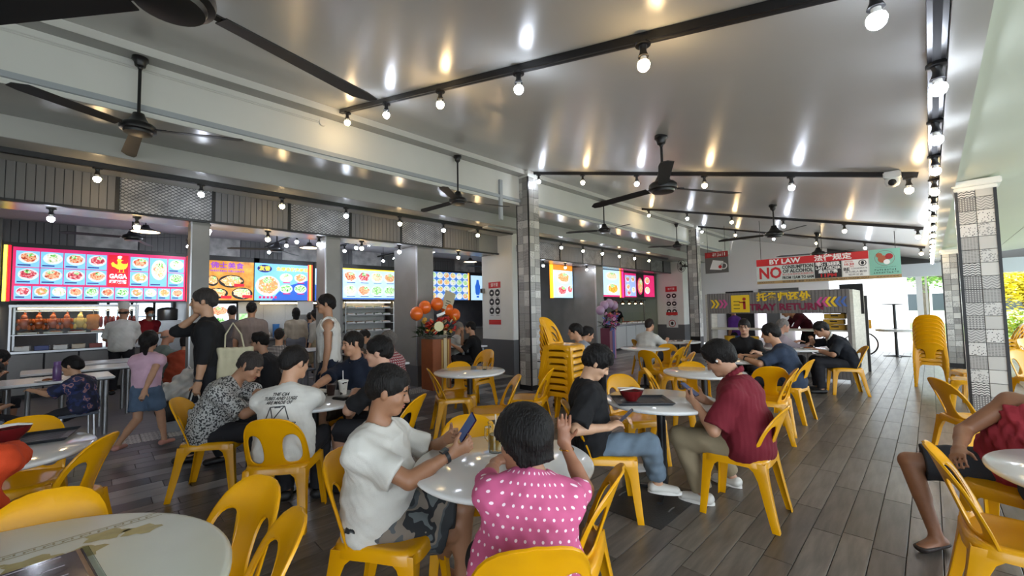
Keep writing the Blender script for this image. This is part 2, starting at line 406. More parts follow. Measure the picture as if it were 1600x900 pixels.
# shutter posts beside the white pillar
o = struct(MB().box(-6.84, -6.74, 7.15, 7.25, 0, 3.0).build('shutter_post', M_steel), 'steel roller shutter post next to the white pillar')
MB().box(-6.9, -6.72, 7.1, 7.3, 2.9, 3.06).build('cap', M_black, o)
MB().box(-6.72, -6.69, 7.16, 7.2, 0, 2.95).build('channel', M_black, o)

# ---- patterned tile columns
def tiled_column(nm, label, x0, x1, y0, y1, z1, n=2, faces='-Y+X', seed=1, cap=True, z0=0.0, seq=None):
    rnd = random.Random(seed)
    core = MB().box(x0, x1, y0, y1, 0, z1).build(nm, M_black); struct(core, label)
    w = (x1-x0)/n; t = .006
    wy = (y1-y0)/n
    meA = [tile_mesh(w, w, t, m) for m in PAT]; meB = [tile_mesh(wy, wy, t, m) for m in PAT]
    rows = int((z1-z0)/w); last = None
    for r in range(rows):
        for i in range(n):
            k = rnd.randrange(len(PAT))
            if k == last: k = (k+3) % len(PAT)
            last = k
            if seq and r*n+i < len(seq): k = seq[r*n+i]
            link('tile', meA[k], None, core, (x0+(i+.5)*w, y0, z1-(r+.5)*w))
    rows = int((z1-z0)/wy)
    for sgn in ((1, -1) if '-X' in faces else (1,)):
        for r in range(rows):
            for i in range(n):
                k = rnd.randrange(len(PAT))
                o = link('tile', meB[k], None, core, (x1 if sgn > 0 else x0, y0+(i+.5)*wy, z1-(r+.5)*wy)); o.rotation_euler = (0, 0, sgn*math.pi/2)
    for x in (x0, x1):
        MB().box(x-.012, x+.012, y0-.012, y0+.012, 0, z1).build('corner_trim', M_black, core)
    if cap:
        MB().bbox(x0-.03, x1+.05, y0-.04, y1+.03, z1-.02, z1+.045, .008).build('capital', M_cream, core)
        MB().bbox(x0-.015, x1+.02, y0-.02, y1+.015, z1-.06, z1-.02, .006).build('capital', M_cream, core)
    return core
tc1 = tiled_column('column_tiled', 'slim column clad in small grey patterned tiles beside the chair stack', -5.66, -5.36, 5.86, 6.16, 4.14, 2, seed=3)
tc2 = tiled_column('column_tiled', 'distant tiled column beside the tray return counter', -5.66, -5.36, 14.0, 14.3, 4.14, 2, seed=5, z0=.45)
tc3 = tiled_column('column_tiled', 'big column of bold black and white patterned tiles at the open side', .247, .522, 6.50, 6.775, 2.745, 2, seed=11, faces='-Y+X-X', seq=[0, 1, 2, 3, 3, 4, 4, 5, 6, 1, 6, 5, 0, 8, 2, 3, 2, 6, 3, 5, 7, 1, 3, 4, 4, 6, 6, 1, 5, 8, 0, 1, 2, 3, 7, 5, 3, 4])
tc4 = tiled_column('column_tiled', 'farther tiled column seen behind the bold patterned one', .23, .49, 14.15, 14.42, 2.70, 2, seed=14, faces='-Y+X-X')

# ---- far end walls
far = sbox('wall_far', mat('far wall paint', 'efedee', .6), 'white end wall behind the tray return counter', -14, -2.5, 18.3, 18.5, 0, 4.4)
MB().box(-5.9, -4.9, 18.24, 18.3, 0, 2.1).build('doorway', M_blackm, far)
MB().box(-4.7, -3.4, 18.24, 18.3, 1.35, 2.15).build('shutter_window', M_dado, far)
MB().box(-4.6, -3.7, 18.2, 18.26, 1.5, 2.05).build('window_pane', mat('pale window glass', 'c9d6cf', .15, emit='c9d6cf', estr=.0), far)
MB().box(-4.45, -4.02, 18.22, 18.3, 0, 1.9).build('grey_door', M_dado, far)
for k_, (a_, b_) in enumerate(((-3.55, -3.05), (-3.0, -2.55))): MB().box(a_, b_, 18.2, 18.3, .25, 1.25).build('daylit_pane', emat('daylit far pane', 'e9e8f4', 1.6), far)
MB().box(-4.75, -4.5, 18.2, 18.3, .3, 1.9).build('daylit_pane', emat('daylit far pane', 'e9e8f4', 1.6), far)
sbox('wall_stall_back', mat('stall back wall', '8e8c92', .5, noise=.2, nscale=3), 'grey back wall of the stall kitchens', -15.2, -15.0, -5, 18.5, 0, 3.5)
sbox('wall_stall_end', M_grey, 'grey side wall closing the stall hall', -15.2, -7.4, -5.0, -4.8, 0, 3.5)
sbox('wall_hall_end', M_white, 'white partition closing the stall hall at its far end', -15.2, -8.1, 17.2, 17.4, 0, 3.6)

hz = struct(MB().bbox(-1.93, -1.38, 2.78, 3.36, -.004, .004, .002).build('floor_hatch', mat('dark steel hatch', '2c2c2d', .5, noise=.3, nscale=12, bump=.2, bscale=80)), 'dark square steel hatch set in the floor under the tray table')
for x_ in (-1.86, -1.45): MB().tube([(x_, 3.05, .006), (x_, 3.10, .010), (x_, 3.15, .006)], .005, 6).build('lifting_ring', M_steel, hz)

sbox('wall_back_blocker', M_white, 'white wall closing the dining area behind the viewpoint', -15.2, .24, -7.3, -7.1, 0, 4.6)  # out of view; added to block reflections and ambient light from behind
# ================================================================== light tracks, bulbs, fans
M_bw = emat('warm bulb glow', 'ffd9a0', BULB_E); M_bc = emat('cool bulb glow', 'e6efff', BULB_E)
M_bneck = mat('white bulb neck', 'e8e6e0', .4)
_sock = MB().lathe([(.045, 0), (.045, -.016), (.024, -.02), (.019, -.04), (.021, -.058), (.032, -.085), (.029, -.086)], 16).mesh('socket', True, 40)
_sock.materials.append(M_black)
_neck = MB().lathe([(.017, -.075), (.018, -.1), (.031, -.118)], 16, cap=False).mesh('bulb_neck', True); _neck.materials.append(M_bneck)
_bulb = {}
for k, m in (('w', M_bw), ('c', M_bc)):
    me = MB().lathe([(.031, -.116), (.036, -.128), (.036, -.140), (.031, -.156), (.020, -.168), (.006, -.173)], 16).mesh('bulb', True); me.materials.append(m); _bulb[k] = me
def bulb(loc, k, label, group, s=1.0):
    e = empty('light_bulb', loc); tag(e, label, 'light bulb', group); e.scale = (s, s, s)
    link('socket', _sock, None, e); link('bulb_neck', _neck, None, e); link('bulb', _bulb[k], None, e)
    return e
M_track = mat('black light track', '1b1b1e', .3)
def track(label, a, b, w=.05, h=.05, group='black ceiling light tracks'):
    """box rail from a to b, hanging below those points"""
    a, b = Vector(a), Vector(b); d = (b-a); L = d.length; d.normalize()
    side = d.cross(Vector((0, 0, 1))).normalized(); up = side.cross(d)
    m = MB(); vs = []
    for p in (a, b):
        for s, u in ((-1, 0), (1, 0), (1, -1), (-1, -1)): vs.append(p+side*(s*w/2)+up*(u*h))
    m.add(vs, [(0, 1, 2, 3), (7, 6, 5, 4), (0, 4, 5, 1), (1, 5, 6, 2), (2, 6, 7, 3), (3, 7, 4, 0)])
    e = empty('light_track', a); tag(e, label, 'light track', group)
    o = m.build('rail', M_track, e); o.location = -a
    g = MB(); 
    g.add([p+side*(s*w*.22)-up*(h+.0008) for p in (a, b) for s in (-1, 1)], [(0, 2, 3, 1)])
    o = g.build('conductor_slot', M_blackm, e); o.location = -a
    return e
XB = [-5.2, -4.19, -3.17, -2.15, -1.13, -.10]
for ti, (Y, nm) in enumerate(((2.27, 'nearest cross track'), (6.0, 'cross track level with the patterned columns'), (10.44, 'third cross track over the dining area'), (14.1, 'farthest cross track above the red banner'))):
    track('black light rail, the '+nm, (-5.38, Y, roof_z(-5.38)-.001), (-.02, Y, roof_z(-.02)-.001), group='black light tracks on the canopy')
    for i, x in enumerate(XB):
        bulb((x, Y, roof_z(x)-.052), 'wc'[(i+ti) % 2], '%s bare bulb from the beam on the %s' % (ORD[i], nm), 'bare bulbs on the canopy tracks')
track('long black light rail running beside the gutter beam', (.085, -1, roof_z(.085)-.001), (.085, 17.5, roof_z(.085)-.001), w=.07, h=.055, group='black light tracks on the canopy')
yb = [3.12+.98*i for i in range(15)]
for i, y in enumerate(yb):
    bulb((.085, y, roof_z(.085)-.057), 'cw'[i % 2] if i > 1 else 'c', '%s bare bulb from the camera on the gutter-side light rail' % ORD[i], 'bare bulbs on the gutter-side track')
track('black light rail above the stall fascia panels', (-6.84, -3, 3.335), (-6.84, 6.9, 3.335), w=.06, h=.06, group='black light tracks over the stall front')
track('black light rail above the farther stall fascia', (-6.84, 7.4, 3.335), (-6.84, 15.05, 3.335), w=.06, h=.06, group='black light tracks over the stall front')
for i, y in enumerate([.01, 1.0, 1.99, 2.97, 3.97, 4.95, 5.85]):
    bulb((-6.84, y, 3.276), 'wc'[i % 2], '%s bare bulb on the light rail above the near stall fascia' % ORD[i], 'bare bulbs over the stall front')
for i, y in enumerate([7.75, 8.74, 9.72, 10.7, 11.66, 12.62, 13.62]):
    bulb((-6.84, y, 3.276), 'wc'[i % 2], '%s bare bulb on the light rail above the farther stall fascia' % ORD[i], 'bare bulbs over the stall front')
for i, y in enumerate([-.38, .41, 1.2, 2.01, 2.82, 3.61, 4.41, 5.92, 8.9, 9.9, 11.0]):
    bulb((-7.62, y, 2.88), 'cw'[i % 2], '%s bulb under the glossy stall soffit' % ORD[i], 'bulbs under the stall soffit')

# ---- ceiling fans
M_fan = mat('black fan metal', '1c1c1d', .35); M_fanb = mat('black fan blade', '1f1f20', .5)
def blade_mesh(R):
    b = MB(); n = 10; top = []; 
    for i in range(n+1):
        t = i/n; x = .17+(R-.17)*t; w = .05+.018*t if t < .93 else .05
        z = -.01-.02*t; tw = .22*(1-t*.3)
        lead = w; trail = -w
        if i == n: lead, trail = w*.2, -w
        top.append(((x, lead, z+lead*tw), (x, trail, z+trail*tw)))
    vs = []
    for (l, t_) in top: vs += [l, t_, (l[0], l[1], l[2]-.006), (t_[0], t_[1], t_[2]-.006)]
    fs = []
    for i in range(n):
        a, c = 4*i, 4*i+4; fs += [(a, c, c+1, a+1), (a+2, a+3, c+3, c+2), (a, a+2, c+2, c), (a+1, c+1, c+3, a+3)]
    fs += [(0, 1, 3, 2), (4*n, 4*n+2, 4*n+3, 4*n+1)]
    b.add(vs, fs); return b.mesh('blade', True, 40)
_bl = blade_mesh(.92); _bl.materials.append(M_fanb)
_arm = MB().box(.09, .24, -.018, .018, -.012, -.004).mesh('blade_arm'); _arm.materials.append(M_fan)
_motor = MB().lathe([(.020, .15), (.045, .145), (.055, .11), (.085, .055), (.12, .04), (.142, .02), (.146, -.01), (.142, -.03), (.118, -.04), (.11, -.06), (.05, -.068)], 28).mesh('motor_housing', True, 40); _motor.materials.append(M_fan)
_canopy = MB().lathe([(.066, 0), (.068, -.03), (.05, -.05), (.042, -.09), (.022, -.105), (.018, -.12)], 20).mesh('ceiling_canopy_cup', True, 40); _canopy.materials.append(M_fan)
def fan(x, y, ztop, zhub, ang, label):
    e = empty('ceiling_fan', (x, y, zhub)); tag(e, label, 'ceiling fan', 'black three-blade ceiling fans')
    link('motor_housing', _motor, None, e)
    link('canopy_cup', _canopy, None, e, (0, 0, ztop-zhub))
    MB().tube([(0, 0, .1), (0, 0, ztop-zhub-.1)], .014, 12).build('rod', M_fan, e, smooth=True)
    for k in range(3):
        a = math.radians(ang)+k*2*math.pi/3
        bl = link('blade', _bl, None, e, rz=a); link('blade_arm', _arm, None, bl)
    return e
fan(-1.97, .18, roof_z(-1.97), 2.74, 102, 'huge black ceiling fan just overhead at the top of the view')
fan(-1.94, 4.23, roof_z(-1.94), 2.79, 57, 'black ceiling fan under the canopy in front of the second light rail')
fan(-1.94, 8.69, roof_z(-1.94), 2.81, 70, 'black ceiling fan over the middle dining tables')
fan(-1.95, 12.95, roof_z(-1.95), 2.81, 86, 'small distant black ceiling fan in front of the red banner')
fan(-5.5, .286, 4.12, 3.40, 62, 'black ceiling fan hanging under the beam nearest the camera')
fan(-5.5, 4.28, 4.12, 3.36, 68, 'black ceiling fan under the beam before the tiled column')
fan(-5.5, 8.72, 4.12, 3.41, -20, 'black ceiling fan under the beam just past the tiled column')
fan(-5.5, 12.84, 4.12, 3.42, -130, 'farthest black ceiling fan under the beam by the second pillar')
# ================================================================== chairs and tables
def yellow():
    m = mat('yellow plastic', 'dc9f04', .26, spec=.45, coat=.12, noise=.12, nscale=3, bump=.02, bscale=90, col2='d09202'); return m
M_yel = yellow()
def bake(me, mods):
    o = bpy.data.objects.new('tmp', me); COL.objects.link(o)
    for t, kw in mods:
        md = o.modifiers.new(t, t)
        for k, v in kw.items(): setattr(md, k, v)
    dg = bpy.context.evaluated_depsgraph_get(); r = bpy.data.meshes.new_from_object(o.evaluated_get(dg))
    bpy.data.objects.remove(o); return r
def back_y(x, z):
    t = max(0, min(1, (z-.44)/.37))
    return -.185-.115*t-.02*t*t+(1.75-.5*t)*x*x
def make_back():
    N = 40; b = MB(); c = (.120, .550)
    def outline(a):       # ray from hole centre to the half outline
        dx, dz = math.cos(a), math.sin(a); best = 9
        poly = [(0, .435), (.212, .435), (.213, .50), (.21, .56), (.205, .62), (.197, .67), (.183, .715), (.160, .755), (.128, .785), (.085, .803), (.04, .81), (0, .811)]
        for i in range(len(poly)):
            (x0, z0), (x1, z1) = poly[i], poly[(i+1) % len(poly)]
            ex, ez = x1-x0, z1-z0; den = dx*ez-dz*ex
            if abs(den) < 1e-9: continue
            t = ((x0-c[0])*ez-(z0-c[1])*ex)/den; u = ((x0-c[0])*dz-(z0-c[1])*dx)/den
            if t > 0 and -1e-6 <= u <= 1+1e-6: best = min(best, t)
        return best
    def hole(a):
        dx, dz = math.cos(a), math.sin(a)
        rx, rz = .060, (.136 if dz > 0 else .086)
        n = 2.6
        return 1/((abs(dx)/rx)**n+(abs(dz)/rz)**n)**(1/n)
    angs = sorted(set([2*math.pi*k/N+.02 for k in range(N)]+[math.atan2(z-c[1], x-c[0]) % (2*math.pi) for x, z in ((0, .435), (.212, .435), (0, .811))]))
    for sgn in (1, -1):
        vs = []; R = (0, .04, .12, .3, .55, .8, 1.0)
        for t in R:
            for a in angs:
                r = hole(a)*(1-t)+outline(a)*t
                x, z = c[0]+r*math.cos(a), c[1]+r*math.sin(a); x = max(x, 0)
                # leaning the hole inward towards the bottom
                y = back_y(x, z)+(.004 if t == 0 else 0)-(.006 if t == 1.0 and x > .02 else 0)
                vs.append((sgn*x, y, z))
        n = len(angs); fs = []
        for i in range(len(R)-1):
            for k in range(n):
                q = (i*n+k, i*n+(k+1) % n, (i+1)*n+(k+1) % n, (i+1)*n+k); fs.append(q if sgn > 0 else q[::-1])
        b.add(vs, fs)
    me = b.mesh('backrest')
    bm = bmesh.new(); bm.from_mesh(me); bmesh.ops.remove_doubles(bm, verts=bm.verts, dist=.0015); bmesh.ops.recalc_face_normals(bm, faces=bm.faces); bm.to_mesh(me); bm.free()
    me = bake(me, [('SOLIDIFY', dict(thickness=.011, offset=0)), ('BEVEL', dict(width=.0035, segments=2, limit_method='ANGLE', angle_limit=.9))])
    me.shade_smooth(); me.set_sharp_from_angle(angle=math.radians(50)); me.materials.clear(); me.materials.append(M_yel); me.name = 'backrest'; return me
def make_seat():
    b = MB(); N = 48
    def rr(a, s=1.0):
        n = 5.0; x = math.copysign(abs(math.cos(a))**(2/n), math.cos(a)); y = math.copysign(abs(math.sin(a))**(2/n), math.sin(a))
        hw = (.205 if y < 0 else .205+.012*y)
        return x*hw*s, .005+y*.208*s
    rings = [(0.02, -.010), (.3, -.010), (.6, -.008), (.86, -.003), (.95, .001), (1.0, -.004), (1.025, -.016), (1.04, -.052)]
    vs = []
    for s, dz in rings:
        for k in range(N):
            x, y = rr(2*math.pi*k/N, s); vs.append((x, y, .448+dz-(.010*max(0, y/.21)**3 if s <= 1 else .010*max(0, y/.21)**3)))
    fs = [(i*N+k, (i+1)*N+k, (i+1)*N+(k+1) % N, i*N+(k+1) % N) for i in range(len(rings)-1) for k in range(N)]
    fs.append(tuple(range(N))); b.add(vs, fs)
    me = b.mesh('seat'); me = bake(me, [('SOLIDIFY', dict(thickness=.006, offset=1))])
    me.shade_smooth(); me.set_sharp_from_angle(angle=math.radians(40)); me.materials.clear(); me.materials.append(M_yel); me.name = 'seat'; return me
def make_leg(sx, sy):
    """channel-section leg flaring outward; sx, sy = side signs"""
    b = MB(); n = 7; t = .007
    x0, y0 = .208*sx, (.207 if sy > 0 else -.200)
    x1, y1 = .232*sx, (.238 if sy > 0 else -.275)
    secs = []
    for i in range(n+1):
        u = i/n; z = .430*(1-u)
        X, Y = x0+(x1-x0)*u**1.15, y0+(y1-y0)*u**1.15
        fl = max(0, 1-u*4.0)**2
        wx = .066-.022*u+.075*fl; wy = .072-.026*u+.075*fl
        secs.append([(X, Y, z), (X-sx*wx, Y, z), (X-sx*wx, Y-sy*t, z), (X-sx*t, Y-sy*t, z), (X-sx*t, Y-sy*wy, z), (X, Y-sy*wy, z)])
    vs = [p for s in secs for p in s]
    fs = [(i*6+k, i*6+(k+1) % 6, (i+1)*6+(k+1) % 6, (i+1)*6+k) for i in range(n) for k in range(6)]
    fs += [(5, 4, 3, 2, 1, 0), tuple(n*6+k for k in range(6))]
    b.add(vs, fs); me = b.mesh('leg')
    bm = bmesh.new(); bm.from_mesh(me); bmesh.ops.recalc_face_normals(bm, faces=bm.faces); bm.to_mesh(me); bm.free()
    me = bake(me, [('BEVEL', dict(width=.0025, segments=2, limit_method='ANGLE', angle_limit=.7))])
    me.shade_smooth(); me.set_sharp_from_angle(angle=math.radians(40)); me.materials.clear(); me.materials.append(M_yel); me.name = 'leg'; return me
_cb, _cs = make_back(), make_seat()
_cl = [make_leg(sx, sy) for sx in (1, -1) for sy in (1, -1)]
M_slot = mat('seat drain slot', '8a6604', .6)
_sl = MB()
for i in range(5): _sl.box(-.075+.03*(i % 2), .045+.03*(i % 2), -.09+.045*i, -.086+.045*i, .4385, .4392)
_slm = _sl.mesh('drain_slots'); _slm.materials.append(M_slot)
CHAIRS = {}
def chair(x, y, face, label, z=0.0, group='yellow plastic chairs', slots=False):
    """face: direction the sitter looks, degrees from +X"""
    e = empty('plastic_chair', (x, y, z), math.radians(face-90)); tag(e, label, 'chair', group)
    link('seat', _cs, None, e); link('backrest', _cb, None, e)
    for l in _cl: link('leg', l, None, e)
    if slots: link('drain_slots', _slm, None, e)
    return e
def chair_px(px, py, face, label, z=.80, **k):
    """px, py = where the middle of the chair's top rail shows; face = degrees, or a point to look at"""
    B = at_z(px, py, z)
    if not isinstance(face, (int, float)):
        face = math.degrees(math.atan2(face[1]-B.y, face[0]-B.x))
    f = Vector((math.cos(math.radians(face)), math.sin(math.radians(face)), 0))
    c = B+f*.315
    return chair(c.x, c.y, face, label, **k)
# ---- tables
M_top = mat('white table resin', 'dfe0df', .12, spec=.5, coat=.3, noise=.06, nscale=2)
M_tab = mat('cream marbled table', 'c9ccc0', .22, noise=.05, nscale=3)
def _top(D, t=.03):
    r = D/2; return MB().lathe([(r-.05, -t-.008), (r-.012, -t), (r-.002, -t*.7), (r, -t*.4), (r-.003, -.006), (r-.012, 0), (.001, 0)], 64).mesh('tabletop', True, 45)
_tt = _top(.92); _tt.materials.append(M_top)
_pole = MB().lathe([(.036, .02), (.036, .69), (.09, .70), (.09, .705)], 20).mesh('pole', True, 40); _pole.materials.append(M_black)
_ft = MB().add([(.02, -.028, 0), (.30, -.022, 0), (.30, .022, 0), (.02, .028, 0), (.02, -.028, .035), (.30, -.02, .014), (.30, .02, .014), (.02, .028, .035)],
               [(0, 3, 2, 1), (4, 5, 6, 7), (0, 1, 5, 4), (1, 2, 6, 5), (2, 3, 7, 6), (3, 0, 4, 7)]).mesh('foot'); _ft.materials.append(M_black)
def round_table(x, y, label, rz=20, top=None, z=0.0):
    e = empty('round_table', (x, y, z), math.radians(rz)); tag(e, label, 'table', 'round white dining tables')
    link('tabletop', top or _tt, None, e, (0, 0, .745)); link('pole', _pole, None, e)
    for k in range(4): link('foot', _ft, None, e, rz=k*math.pi/2)
    return e
T1 = (-1.60, 1.52); T2 = (-1.66, 3.42); T3 = (-4.27, 3.48); T4 = (-1.96, 5.19); T5 = (-3.97, 7.60); T5b = (-4.07, 9.40); T6 = (-2.03, 6.75); T7 = (-1.78, 8.95)
T8 = (-4.00, 1.45); T9 = (-3.88, -.41); T10 = (-1.80, -.30); T11 = (.60, 3.13)
for p, l in ((T1, 'round white table with the glass mug of tea'), (T2, 'round white table holding the black tray and red bowl'), (T3, 'empty round white table by the white pillar'),
             (T4, 'empty round white table behind the man in maroon'), (T5, 'small far round white table in front of the food counter'), (T5b, 'farthest round white table by the second white pillar'),
             (T6, 'round white table with plates before the man in glasses'), (T7, 'round white table at the tray return counter'), (T8, 'round white table shared by the four men with drinks'),
             (T9, 'round white table at the left edge reflecting the menu board'), (T11, 'round white table at the right edge by the red tank top')):
    round_table(p[0], p[1], l, rz=hash(l) % 1 + 20)
# the big marbled table in the near corner
_bt = MB().lathe([(.60, -.05), (.645, -.04), (.66, -.025), (.66, -.012), (.652, -.002), (.64, 0), (.001, 0)], 96).mesh('tabletop', True, 45)
def marble_top():
    m = bpy.data.materials.new('cream laminate with gold print'); m.use_nodes = True; nt = m.node_tree; bs = nt.nodes['Principled BSDF']; bs.inputs['Roughness'].default_value = .3
    N = lambda t: nt.nodes.new(t); tc = N('ShaderNodeTexCoord')
    n = N('ShaderNodeTexNoise'); n.inputs['Scale'].default_value = 2.5; nt.links.new(tc.outputs['Object'], n.inputs[0])
    r = N('ShaderNodeValToRGB'); r.color_ramp.elements[0].color = lin('b9bdae'); r.color_ramp.elements[1].color = lin('d3d6c9'); nt.links.new(n.outputs[0], r.inputs[0])
    nt.links.new(r.outputs[0], bs.inputs[0]); return m
_bt.materials.append(marble_top())
bigt = round_table(T10[0], T10[1], 'large round cream table with gold flower print in the near corner', top=_bt)
M_gold = mat('gold print', 'a69a5c', .35, noise=.25, nscale=20)
M_gold2 = mat('pale gold line', '98906a', .35)
def flat_shape(pts, z=.0006):
    return MB().add([(x, y, 0) for x, y in pts]+[(x, y, z) for x, y in pts], [tuple(range(len(pts), 2*len(pts)))])
rn = random.Random(5)
def petal(cx, cy, r, a, L):
    pts = []
    for k in range(18):
        t = 2*math.pi*k/18; rr = r*(1+.22*math.sin(5*t+a)+.1*rn.random()); x = rr*math.cos(t)*L; y = rr*math.sin(t)*.85
        pts.append((cx+x*math.cos(a)-y*math.sin(a), cy+x*math.sin(a)+y*math.cos(a)))
    return pts
# the print runs in a straight band across the top, like a cloth border, on two opposite sides
_ra = math.radians(20); _c, _s = math.cos(-_ra), math.sin(-_ra)
def to_l(p): x, y = p.x-T10[0], p.y-T10[1]; return Vector((x*_c-y*_s, x*_s+y*_c))
q0, q1 = to_l(at_z(0, 872, .745)), to_l(at_z(250, 800, .745)); dB = (q1-q0).normalized(); nB = Vector((-dB.y, dB.x))
if nB.dot(-q0) < 0: nB = -nB
dist = abs(q0.dot(nB))
for side in (0, 2):
    an = side*math.pi/2; ca_, sa_ = math.cos(an), math.sin(an)
    R2 = lambda v: Vector((v.x*ca_-v.y*sa_, v.x*sa_+v.y*ca_))
    half = math.sqrt(max(.645**2-dist**2, .01)); base = -nB*dist
    b = MB()
    def quad(a0, a1, o0, o1):
        b.add([(*R2(base+dB*a+nB*o), 0) for a, o in ((a0, o0), (a1, o0), (a1, o1), (a0, o1))], [(0, 1, 2, 3)])
    quad(-half, half, -.004, .002); quad(-half*1.02, half*1.02, .030, .036)
    n = int(half*2/.022)
    for k in range(n):
        a = -half+.022*k
        if k % 2: quad(a, a+.006, .006, .022)
        else: quad(a, a+.006, .010, .026); quad(a, a+.02, .011, .016)
    b.build('key_border', M_gold2, bigt, (0, 0, .7456))
    for k in range(11):
        a = (-.9+.18*k)*half+rn.uniform(-.02, .02); o = (.075, .125, .17)[k % 3]; c = R2(base+dB*a+nB*o)
        flat_shape(petal(c.x, c.y, rn.uniform(.034, .055), math.atan2(dB.y, dB.x)+an+rn.uniform(-.5, .5), rn.uniform(.9, 1.3))).build('gold_flower', M_gold, bigt, (0, 0, .7452))

# ---- chairs
def RA(px, rel): return 134.9-math.degrees(math.atan((px-800)/FPX))+rel     # rel: 0 faces away from the lens, 90 faces left
def chair_r(px, py, rel, label, **k): return chair_px(px, py, RA(px, rel), label, **k)
chair_px(85, 768, T10, 'yellow chair tucked behind the cream gold-print table')
chair_px(414, 748, T10, 'yellow chair right of the cream table, farther of the two')
chair_px(472, 805, T10, 'nearest yellow chair at the bottom edge beside the cream table')
CH_P1 = chair(-1.97, 1.09, 34, 'yellow chair under the man in white tee and camo shorts')
CH_P2 = chair_px(838, 850, T1, 'yellow chair holding the woman in pink polka dots', z=.82)
CH_BAG = chair_r(972, 735, 85, 'yellow chair with a brown handbag on its seat')
chair_r(733, 650, 180, 'empty yellow chair across the table with the glass mug')
CH_P3 = chair(-1.82, 2.80, 38, 'yellow chair under the young man in black')
CH_P4 = chair(-1.06, 3.46, 182, 'yellow chair under the man in maroon polo')
chair_r(966, 586, -150, 'yellow chair behind the table with the black tray')
chair_r(1006, 576, -92, 'narrow-looking yellow chair seen edge on behind the black tray')
chair_r(1080, 566, 180, 'yellow chair beyond the empty table behind the maroon man')
chair_r(1246, 577, 90, 'yellow chair with a worn orange patch on its back')
CH_P32 = chair_r(1270, 563, 75, 'yellow chair just behind the one with the worn patch')
CH_P33 = chair(-1.09, 9.10, 200, 'yellow chair under the man in navy eating by the counter')
chair(.26, 5.78, 30, 'yellow chair turned away beside the bold patterned column')
chair(.26, 3.02, 3, 'big yellow chair with seat slots in the near right corner', slots=True)
CH_P35 = chair(.33, 3.84, 252, 'yellow chair under the person in the red tank top')
chair_r(812, 587, 100, 'yellow chair by the tiled column, left one of two')
chair_r(864, 576, 80, 'yellow chair by the tiled column, right one of two')
chair_r(668, 577, -85, 'yellow chair left of the empty table by the white pillar')
chair_r(717, 566, 180, 'yellow chair behind the empty table by the white pillar')
o_ = chair_r(764, 554, 135, 'upper of two nested yellow chairs against the white pillar'); o_.location.z = .075
chair(o_.location.x, o_.location.y, math.degrees(o_.rotation_euler.z)+90, 'lower of two nested yellow chairs against the white pillar')
CH_P8 = chair_px(660, 618, T8, 'yellow chair under the man in the black printed tee')
CH_P6 = chair(-4.53, .80, 60, 'yellow chair pulled out under the man in the grey speckled shirt')
CH_P5 = chair_px(418, 657, T8, 'yellow chair seen from behind under the white slogan tee')
CH_P7 = chair_px(575, 585, T8, 'yellow chair under the man in the dark blue polo')
chair_px(50, 652, T9, 'yellow chair behind the table with the menu reflection')
chair_px(172, 680, T9, 'yellow chair right of the table with the menu reflection')
CH_P36 = chair(-3.10, -.46, 178, 'yellow chair under the person in orange at the left edge')
CH_P27 = chair_r(944, 553, 90, 'yellow chair under the man in grey by the chair stack')
chair_r(1008, 548, -30, 'yellow chair before the far table at the food counter')
chair_r(990, 531, -60, 'yellow chair left of the far table at the food counter')
chair_r(1043, 538, 170, 'yellow chair behind the far table at the food counter')
chair_r(1080, 532, 90, 'yellow chair by the second white pillar, farther one')
chair_r(1068, 543, 70, 'yellow chair by the second white pillar, nearer one')
chair_r(1085, 551, 100, 'yellow chair behind the empty table, next to the man in maroon')
chair_r(1205, 574, 10, 'yellow chair half hidden under the table with plates')
# ---- chair stacks: every chair in a stack is a chair
sp = at_z(872, 600, 0)
for k in range(8):
    chair(-3.50, 4.47, 10, '%s chair from the floor in the tall yellow stack by the tiled column' % ORD[k], z=.086*k, group='stacked yellow chairs by the tiled column')
sp = at_z(1447, 606, 0)
for k in range(8):
    chair(sp.x+.08, sp.y+.3, 90, '%s chair from the floor in the yellow stack by the bright exit' % ORD[k], z=.07*k, group='stacked yellow chairs by the exit')
chair(.42, 9.6, 200, 'yellow chair behind the bold patterned column')
chair(.35, 8.6, 180, 'yellow chair just left behind the bold patterned column')
